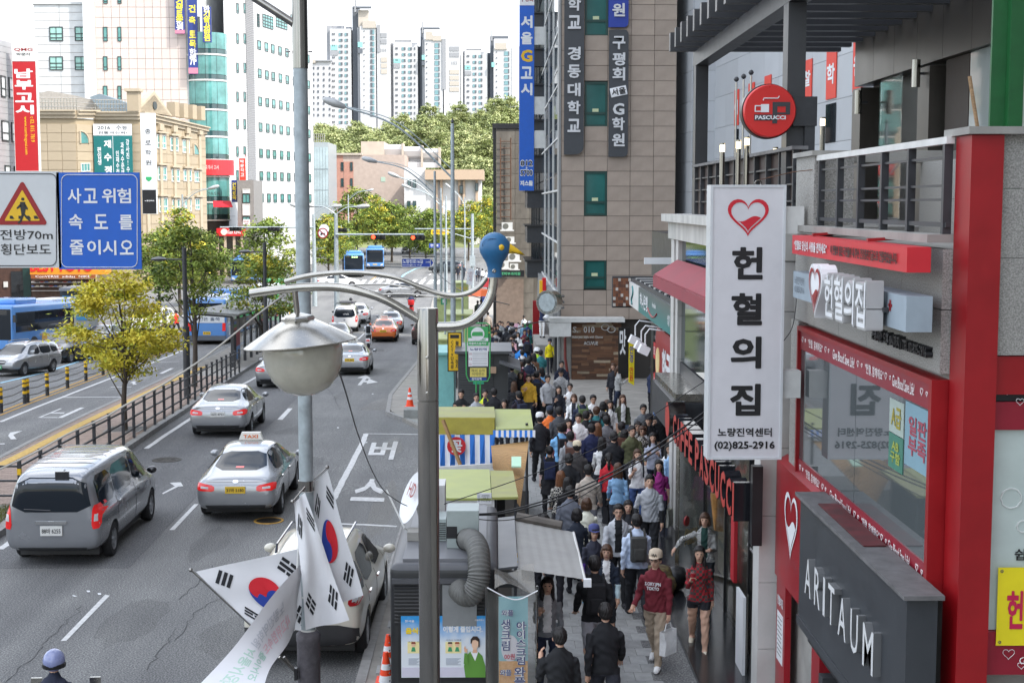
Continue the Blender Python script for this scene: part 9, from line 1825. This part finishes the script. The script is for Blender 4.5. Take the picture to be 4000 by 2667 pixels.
C2_=[(1180,1335,B_,'walk','m','585C66','22252C','short',dict(),'person in blue-grey checked shirt with orange shoulder strap'),(1100,1213,B_,'walk2','f',PL_BW,'1C1C20','vlong',dict(hc='o',bag=(1,'D0CEC8','tote_bag','white printed tote bag carried in mid crowd by brown-haired person')),'person with long brown hair and checked top carrying a printed tote'),(1160,1288,B_,'stand','f','1A1A1E','1A1A1E','long',dict(h=1.60),'person in black just behind the checked-shirt walker'),(1340,1148,B_,'walk','m','9C9288','55565C','short',dict(hi=True),'person in plain beige-grey sweatshirt seen from behind'),(1170,1062,B_,'walk2','m','16171B','2A2C34','short',dict(sleeve='skin'),'person in black tee with white-striped sleeve hem'),(1000,1012,B_,'stand','s','1C1D22','17171B','bun',dict(h=1.60,sleeve='C8A8A4',pack='1C2440',calf='1A1A1E'),'person with hair bun, navy backpack and black skirt'),(1240,952,B_,'walk','m','3A3838','2A2A2E','cap',dict(cap='C0B49C',h=1.66),'person in beige cap and dark grey jacket'),(1185,858,B_,'walk','m','8A8C90','2C2E34','short',dict(pack='5A4038'),'person in grey jacket with brown backpack'),(1120,793,B_,'walk2','m',PL_PNK,'2A2C34','short',dict(),'person in pink and white checked shirt'),(918,703,B_,'walk','m','1A1B1F','16171A','cap',dict(cap='E4E4E4',h=1.76),'person in white cap and black clothes by the flower stall'),(1005,668,B_,'stand','m','E0622A','2A2C34','cap',dict(cap='2E3440',h=1.66),'person in bright orange vest and dark cap'),(1085,643,B_,'walk','m','3C3E42','26282E','short',dict(h=1.76),'person in dark leather jacket beside the orange vest'),(1320,678,B_,'walk','m','141518','1C1C20','short',dict(),'person in plain black jacket right of navy striped jacket'),(1290,553,B_,'walk2','m','1E2438','23262E','short',dict(pack='4A5A38',h=1.74),'person in navy jacket with white arm stripes and olive bag'),(1215,530,F2,'walk','f','D4D4DC','2A2A32','bob',dict(hc='b',shirt='23242C'),'person with brown bob in white cardigan over dark top'),(1380,543,F2,'walk2','m','DCDCDC','2E3038','short',dict(glasses=True,shirt='C8C8CA'),'person with glasses in white tee with dark hem'),(1530,605,F2,'phone','f','D8CCCC','2A2C36','vlong',dict(sleeve='skin',h=1.62),'person with long black hair in pale tee holding pink purse'),(1640,557,F2,'stand','s','3A3E30','5A6A80','long',dict(hc='b',shirt='D0D0C8',calf='skin',knee='skin'),'person in olive jacket and short denim skirt'),(1820,618,F2,'walk','m','55585C','2A2C32','short',dict(glasses=True),'person with glasses in grey sweatshirt near the bank corner'),(1965,638,F2,'phone','m','15161A','1C1C22','cap',dict(cap='22242A',h=1.74),'person in black cap and tee looking at phone by cafe sign'),(1985,478,F2,'hold','m','1A2E28','20222A','short',dict(h=1.70),'person in dark green sweater behind the black cap'),(1900,303,-60,'phone','m','1C2640','15161C','short',dict(shirt='C8D040',h=1.74),'person in navy track jacket with yellow collar using phone'),(1975,268,175,'stand','m','5F7698','2A3040','short',dict(h=1.74),'person in denim shirt by optician window'),(2010,333,20,'stand','m','35373C','2A3040','short',dict(h=1.70),'person in dark grey hoodie with back turned by optician window'),(1600,293,-80,'phonew','f','8C8C8A','1E2638','tail',dict(hc='b',shirt='D8D8DA'),'person in tweed jacket striding right with a phone'),(1560,280,150,'stand','f','23242A','1E2026','long',dict(hc='b'),'person in black partly behind the tweed jacket'),(1870,713,F2,'walk','m','17181C','1E2026','cap',dict(cap='1C1C22',sleeve='skin'),'person in black tee and logo cap near the cafe letters'),(1770,775,F2,'walk2','f',PL_BW,'23242C','long',dict(glasses=True,h=1.62),'person in striped top with glasses, long hair, near cafe'),(1825,782,175,'walk','f','D6D2CC','23242C','long',dict(h=1.60),'person in white cardigan next to striped top'),(1810,833,F2,'phone','f',PL_BW,'2A2C34','bob',dict(glasses=True,hc='b',h=1.62),'person in black and white plaid shirt with glasses'),(1905,893,F2,'hold','f','9498A6','2A3040','long',dict(h=1.62),'person in grey printed sweatshirt eating'),(2040,958,F2,'walk','f','DADADA','2A3040','vlong',dict(glasses=True,h=1.63),'person in white printed tee with long hair beside cafe glass'),(2082,983,F2,'stand','f','86A4CC','2A3450','bun',dict(h=1.66),'person in light denim shirt at the cafe glass'),(1960,1103,F2,'walk','f','84286A','23242C','vlong',dict(h=1.62,sleeve='skin',bag=(-1,'D8CFB8','tote_bag','cream cotton tote bag of person in magenta tee')),'person in magenta tee with cream tote bag'),(1880,1248,F2,'bagarm','m','8C8E92','17181C','short',dict(sleeve='16171A',hi=True,h=1.74),'person in black and grey raglan tee'),(1770,1038,F2,'phone','f','D4D2CC','3A4E78','long',dict(hc='b',sleeve='skin',h=1.62,pack='23242A'),'person in white lace tee and jeans holding a red phone'),(1500,723,B_,'walk','m','5E5E62','2A2C32','short',dict(),'person in mid-grey hoodie seen from behind'),(1630,783,B_,'walk2','m','3C4030','2A2C32','short',dict(pack='4A2E24',h=1.74),'person in olive jacket with dark brown backpack'),(1370,793,B_,'walk','m','1C2240','2A2C32','short',dict(),'person in navy sweater, back to viewer'),(1425,785,B_,'walk','f','2A2A30','2A2C32','vlong',dict(hc='o',h=1.62),'person with long copper hair next to navy sweater'),(1460,918,B_,'walk2','f','D6D6DA','1E2026','vlong',dict(h=1.63),'person with long black hair over a white blouse'),(1570,933,B_,'walk','f','1A1A1E','1A1A1E','vlong',dict(h=1.62),'person in black with long black hair, mid crowd'),(1520,1048,B_,'walk','f','A01E28','1E2026','tail',dict(h=1.60,sleeve='2A4A6A'),'person in red and blue jacket'),(1600,1143,B_,'walk2','f','6A8AA8','23262E','vlong',dict(hc='b',h=1.63,bag=(-1,'1A1A1E','handbag','black handbag of person in pale denim jacket')),'person in pale denim jacket with brown hair and black handbag'),(1490,690,B_,'walk','f','2A2A2E','1E2026','long',dict(h=1.60),'person with straight black hair left of grey hoodie'),(980,363,200,'walk','m','98999C','17181C','short',dict(h=1.74),'person in light grey shirt striding toward the viewer'),(1100,318,F2,'walk2','m',STRIPE,'2A2C34','cap',dict(cap='1C1E26',glasses=True,h=1.70),'person in striped tee and dark cap with glasses'),(1105,258,F2,'stand','m','1C2030','1C1E26','short',dict(glasses=True,h=1.72),'person in dark navy standing before the drainpipe'),(1080,478,185,'phone','f','1C1E26','1C1E26','long',dict(h=1.58),'person in black eating a soft ice cream'),(1180,458,175,'hold','f','D2D0C8','4A4A48','bun',dict(glasses=True,h=1.60),'person in white top with glasses eating ice cream'),(893,133,B_,'walk','m','9AE838','8ADC30','short',dict(hat='hard',h=1.74),'worker in lime green overalls and white hard hat'),(815,223,B_,'walk2','m','1C2232','1A1B20','short',dict(h=1.76),'person in dark navy walking left of the green worker'),(745,353,175,'stand','f','17181C','17181C','long',dict(glasses=True,h=1.62),'person in black with glasses by the dark stall flap'),(820,393,170,'phone','f','141519','141519','bob',dict(h=1.62),'person in black jacket phoning by dark stall'),(690,440,0,'stand','f','1A1A1E','1A1A1E','vlong',dict(hc='b',h=1.60),'person with long brown hair in shade of the stall flap'),(735,528,30,'stand','m',PL_DK,'23242A','short',dict(pack='23283A',h=1.70),'person in dark plaid shirt with blue shoulder bag'),(228,513,F2,'hold','m','141518','1A1A1E','short',dict(h=1.70),'person in black with hand at mouth behind the flower stall roof'),(360,543,F2,'stand','m','8A8C90','1E2026','short',dict(h=1.66),'person in grey hoodie behind the flower stall roof'),(435,512,F2,'hold','f','B8E030','1C1E24','tail',dict(h=1.62,shirt='1C2030'),'person in yellow-green vest rubbing an eye'),(515,503,B_,'stand','m','1C1D22','1C1E24','short',dict(h=1.70,sleeve='D8D8DC'),'person in white shirt with dark vest behind the stalls'),(607,598,170,'stand','f','2A2A2E','1C1E24','long',dict(h=1.58),'person eating beside the flower stall roof')]
for x,y,fc,po,sx,tp,bt,hr,kw,lb in C2_:
 k=dict(h=1.63 if sx!='m' else 1.72);k.update(kw);P_(lb,zA(x,y),fc+rnd.uniform(-9,9),po,sx,tp,bt,hr,**k)
FAR=[(985,748,B_,'m','2A5A68','teal shirt'),(1000,808,B_,'m','3A4A78','blue jacket'),(900,768,B_,'m','D8D8DC','white tee and black backpack'),(1238,563,F2,'m','8A8C8E','grey raglan and grey cap'),(1300,580,F2,'f','9A9A9C','light grey sweater beside the grey cap'),(1295,865,B_,'f','D8D4D4','white top beside the display stand'),(1380,953,B_,'m','5A5E62','grey hooded jacket and pale cap'),(1345,983,B_,'m','2E3A60','royal blue jacket beside the pale cap'),(1283,983,F2,'f','6A8AA0','denim jacket and yellow scarf'),(1210,968,B_,'f',PL_BW,'black and white checked shirt, far crowd'),(1130,985,B_,'m','7A7C80','grey tee with dark backpack, far crowd'),(1065,955,F2,'m','1C2440','dark blue jacket, far crowd'),(1103,965,B_,'m','A0A2A4','pale grey top, far crowd'),(945,963,F2,'m','8A8C8E','grey sweatshirt, left of far crowd'),(977,963,F2,'f','5A5A5E','dark grey blouse, left of far crowd'),(917,1003,F2,'m','1A1C24','black bomber jacket, far crowd'),(865,1028,F2,'f','3A2A2C','dark red knit, far crowd'),(820,1045,F2,'f','6A3A2C','rust top with long hair behind bus stop sign'),(882,1078,F2,'m','A4A4A6','grey hooded top right of bus stop sign'),(828,1123,F2,'m','1C2030','dark shirt right beside bus stop sign'),(885,1213,F2,'m','1E3AA8','bright blue hoodie and black cap'),(1340,1168,B_,'m','23283E','navy top with red and black backpack'),(1250,1308,B_,'m','2E78C8','sky blue polo and white cap'),(1010,1390,B_,'m','D4D4D8','white shirt just past the dark stall'),(1100,1300,B_,'m','6E6E70','grey hood over dark coat, carrying cardboard'),(1270,1390,B_,'m','D8DADC','white shirt with crossed black straps'),(1100,1218,B_,'f','3A2C38','dark purple cardigan'),(1130,1148,B_,'m','3A4048','slate jacket with backpack, middle of crowd'),(1100,1085,B_,'f','23242A','black coat, middle of crowd'),(1670,1215,F2,'f','D8B414','yellow jacket and sun cap by tower step'),(620,648,B_,'m','2A3024','dark olive coat behind the lamp neck'),(668,655,F2,'m','4A4A50','grey shirt and red cap behind the lamp neck'),(700,520,B_,'m','2A3A6A','blue jacket under the orange parasol'),(955,660,B_,'m','4A2C20','brown jacket near the tiled wall'),(910,590,B_,'m','C8C8C4','pale jacket with shoulder bag near the tiled wall'),(770,820,B_,'m','8A8078','taupe shirt and grey hair behind the lamp neck'),(1120,1465,0,'f','141519','black coat next to white shirt with straps'),(1370,1480,0,'m','17181C','black jacket directly left of green worker'),(1180,1040,175,'f','4A4C52','slate blouse, centre of far crowd'),(1040,1035,0,'m','1E2026','black hooded coat, centre of far crowd'),(335,155,F2,'f','1C1E28','black dress far away beside stalls'),(415,133,F2,'m','1E2430','dark jacket far away beside stalls'),(612,163,0,'m','A8B8D0','pale blue shirt and backpack far away'),(690,190,0,'f','C8CAD0','white blouse far away'),(742,206,0,'f','D0D0D4','white top beside lamp neck, far away'),(640,170,0,'m','3A3C44','grey coat far away')]
for k,(x,y,fc,sx,tp,lb)in enumerate(FAR):
 P_('person in '+lb,zF(x,y),fc+rnd.uniform(-15,15),['walk','stand','walk2'][k%3],sx,tp,['1E2028','2A2C34','2A3448','18181C'][k%4],'short' if sx=='m' else['long','bob','tail'][k%3],h=1.72 if sx=='m' else 1.62,pack='1C1C22' if 'backpack' in lb or 'straps' in lb else None,cap='D0CEC8' if('white cap' in lb or 'pale cap' in lb)and 'beside' not in lb else('2A2C34' if 'cap' in lb and 'beside' not in lb else None))
HUE=[('olive','4A4C34'),('charcoal','3A3C40'),('cream','D0C8B4'),('burgundy','5A2030'),('sky blue','6A9AC8'),('mustard','B08A2C'),('white','DADADC'),('navy','20283E'),('teal','2A6468'),('pink','C898A0'),('black','17181C'),('brown','5A4030')]
far_k=0
for half,(x0_,x1_,y0_,y1_)in enumerate(((1900,2075,1262,1330),(1935,2115,1335,1420),(1985,2120,1400,1470),(2190,2480,1560,1700))):
 for k in range(11):
  hn_,hx_=HUE[(k+half*5)%12];fc=F2 if(k+half)%3==0 else B_;sx='m' if k%2 else 'f';cx_=x0_+(x1_-x0_)*((k*.618+.13*half)%1);cy_=y0_+(y1_-y0_)*((k*.382+.3)%1)
  P_('person in %s top, %s, %s'%(hn_,'facing the viewer' if fc else 'back turned',('by the tiled wall','before the red pillar shop','beyond the lime green worker','among walkers below the wooden front')[half]),(cx_,cy_),fc+rnd.uniform(-20,20),['walk','walk2','stand','phone'][k%4],sx,hx_,['1E2028','2A2C34','2A3448'][k%3],'short' if sx=='m' else['long','bob','tail'][k%3],h=(1.72 if sx=='m' else 1.62)+rnd.uniform(-.05,.05),hc='kkb'[k%3],pack='1C1C22' if fc==0 and k%4==1 else None)
t,_,_=P_('person in navy jacket and white trousers standing on the tower ledge',zF(1500,793),-20,'up','f','1A2440','D8D4CC','long',h=1.64,loc=None);q=at(*zF(1560,1195),70);t.location=(q.x,70,q.z)
lg=thing('tower_step','grey stone step at the corner of the stone tower','step',(q.x,69,gz(69)));MB().box((-.4,-2.5,0),(.7,3,q.z-gz(69))).build('block',CONC,lg)
for k,(x,y,tp,lb)in enumerate(((688,1185,'C83028','red jacket carrying a black bag crossing far left'),(640,1165,'23242A','black coat with white scarf crossing far left'),(206,1118,'2A8A80','teal jacket on far left pavement'))):
 P_('person in '+lb,(x,y),60,'walk','m',tp,'1A1B20','short',group='people on the far pavement',loc=Vector((at(x,y,100).x,100,gz(100))))
def scooter(p,rz,col,lb,rider_lb,top,hat,box=None,pack=None,bottom='23252C'):
 t=thing('scooter',lb,'scooter',p,rz,'scooters');c=cloth(col)if False else M('scooter_'+col,hexc(col),.3,var=.08,coat=.5)
 for y_ in(-.62,.62):MB().lathe([(.16,-.05),(.22,-.05),(.245,0),(.22,.05),(.16,.05)],(0,y_,.245),20,ax=(1,0,0),closed=False).build('tyre',RUBBER,t,smooth=40);MB().lathe([(.16,-.04),(.05,-.03),(.05,.03),(.16,.04)],(0,y_,.245),16,ax=(1,0,0)).build('wheel_rim',ALLOY,t)
 o=MB().slab([(-.15,-.85,.42),(-.15,-.1,.30),(-.15,-.05,.55),(-.15,-.75,.72)],(.3,0,0)).build('tail_body',c,t);bev(o,.05,2);o=MB().box((-.13,-.72,.72),(.13,.02,.82)).build('seat',BLACK,t);bev(o,.04,2)
 MB().box((-.16,-.1,.26),(.16,.42,.34)).build('footboard',c,t);o=MB().slab([(-.2,.40,.28),(.2,.40,.28),(.16,.50,.95),(-.16,.50,.95)],(0,.06,0)).build('leg_shield',c,t);bev(o,.02,2)
 MB().tube([(0,.62,.25),(0,.47,.95),(0,.44,1.02)],.03,8).build('fork',DARKST,t);MB().tube([(-.32,.36,1.04),(0,.44,1.02),(.32,.36,1.04)],.018,8).build('handlebar',DARKST,t);MB().box((-.08,.5,.9),(.08,.6,1.04)).build('headlamp',CLR,t);MB().box((-.1,-.9,.56),(.1,-.85,.64)).build('tail_light',TLON,t)
 for s in(1,-1):MB().tube([(s*.28,.38,1.04),(s*.34,.34,1.22)],.008,5).build('mirror_stalk',BLACK,t);MB().cbox((s*.35,.33,1.26),(.13,.03,.09)).build('mirror',STEEL2,t)
 if box:o=MB().box((-.25,-1.05,.84),(.25,-.6,1.25)).build('delivery_box',flat(box),t);bev(o,.03,2)
 pr,_,_=person(rider_lb,(0,0),math.degrees(rz),'ride','m',top,bottom,'short',loc=Vector(p),hat=hat,pack=pack,group='riders');me_,hp_,*_r=body('ride','m',False)
 zo_=BODY[('ride','m',False)][4];off=Matrix.Rotation(rz,3,'Z')@Vector((0,-.28,0));pr.location=Vector(p)+off+Vector((0,0,.84-(.90-.10)-zo_));return t
q=G(1440,1362);scooter(q,R(2),'D8D8D8','white scooter with backpacked rider left of the orange taxi','rider in pale grey hoodie with black backpack and black helmet','B8BABC','17181C',pack='1C1C20')
q=G(1607,1228);scooter(q,R(2),'B02020','red delivery scooter waiting at the crossing','rider in dark jacket and black helmet on red delivery scooter','2A3048','17181C',box='D02020')
q=at(203,2545,17.6);p=Vector((q.x,17.6,0));scooter(p,R(2),'3A4048','dark scooter at bottom left corner, mostly out of frame','rider in navy jacket and blue-white striped helmet at bottom left','1C2030','8088B0')
r_=[o for o in COL.objects if o.name.startswith('person')and 'blue-white striped' in o.get('label','')][0];sc_=[o for o in COL.objects if o.name.startswith('scooter')and 'bottom left' in o['label']][0]
top_=r_.location.z+BODY[('ride','m',False)][1].z+.175;k_=(CAMH-at(203,2545,20).z)/20;Yn=(CAMH-top_)/k_;dx=at(198,2545,Yn).x-r_.location.x;dy=Yn-r_.location.y;r_.location.x+=dx;sc_.location.x+=dx;r_.location.y+=dy;sc_.location.y+=dy
q=G(1372,1250);scooter(q,R(2),'2A2A30','black scooter beside the white minivan','rider in dark purple jacket beside the white minivan','2A2438','17181C')
bpy.data.scenes.remove(TMP)
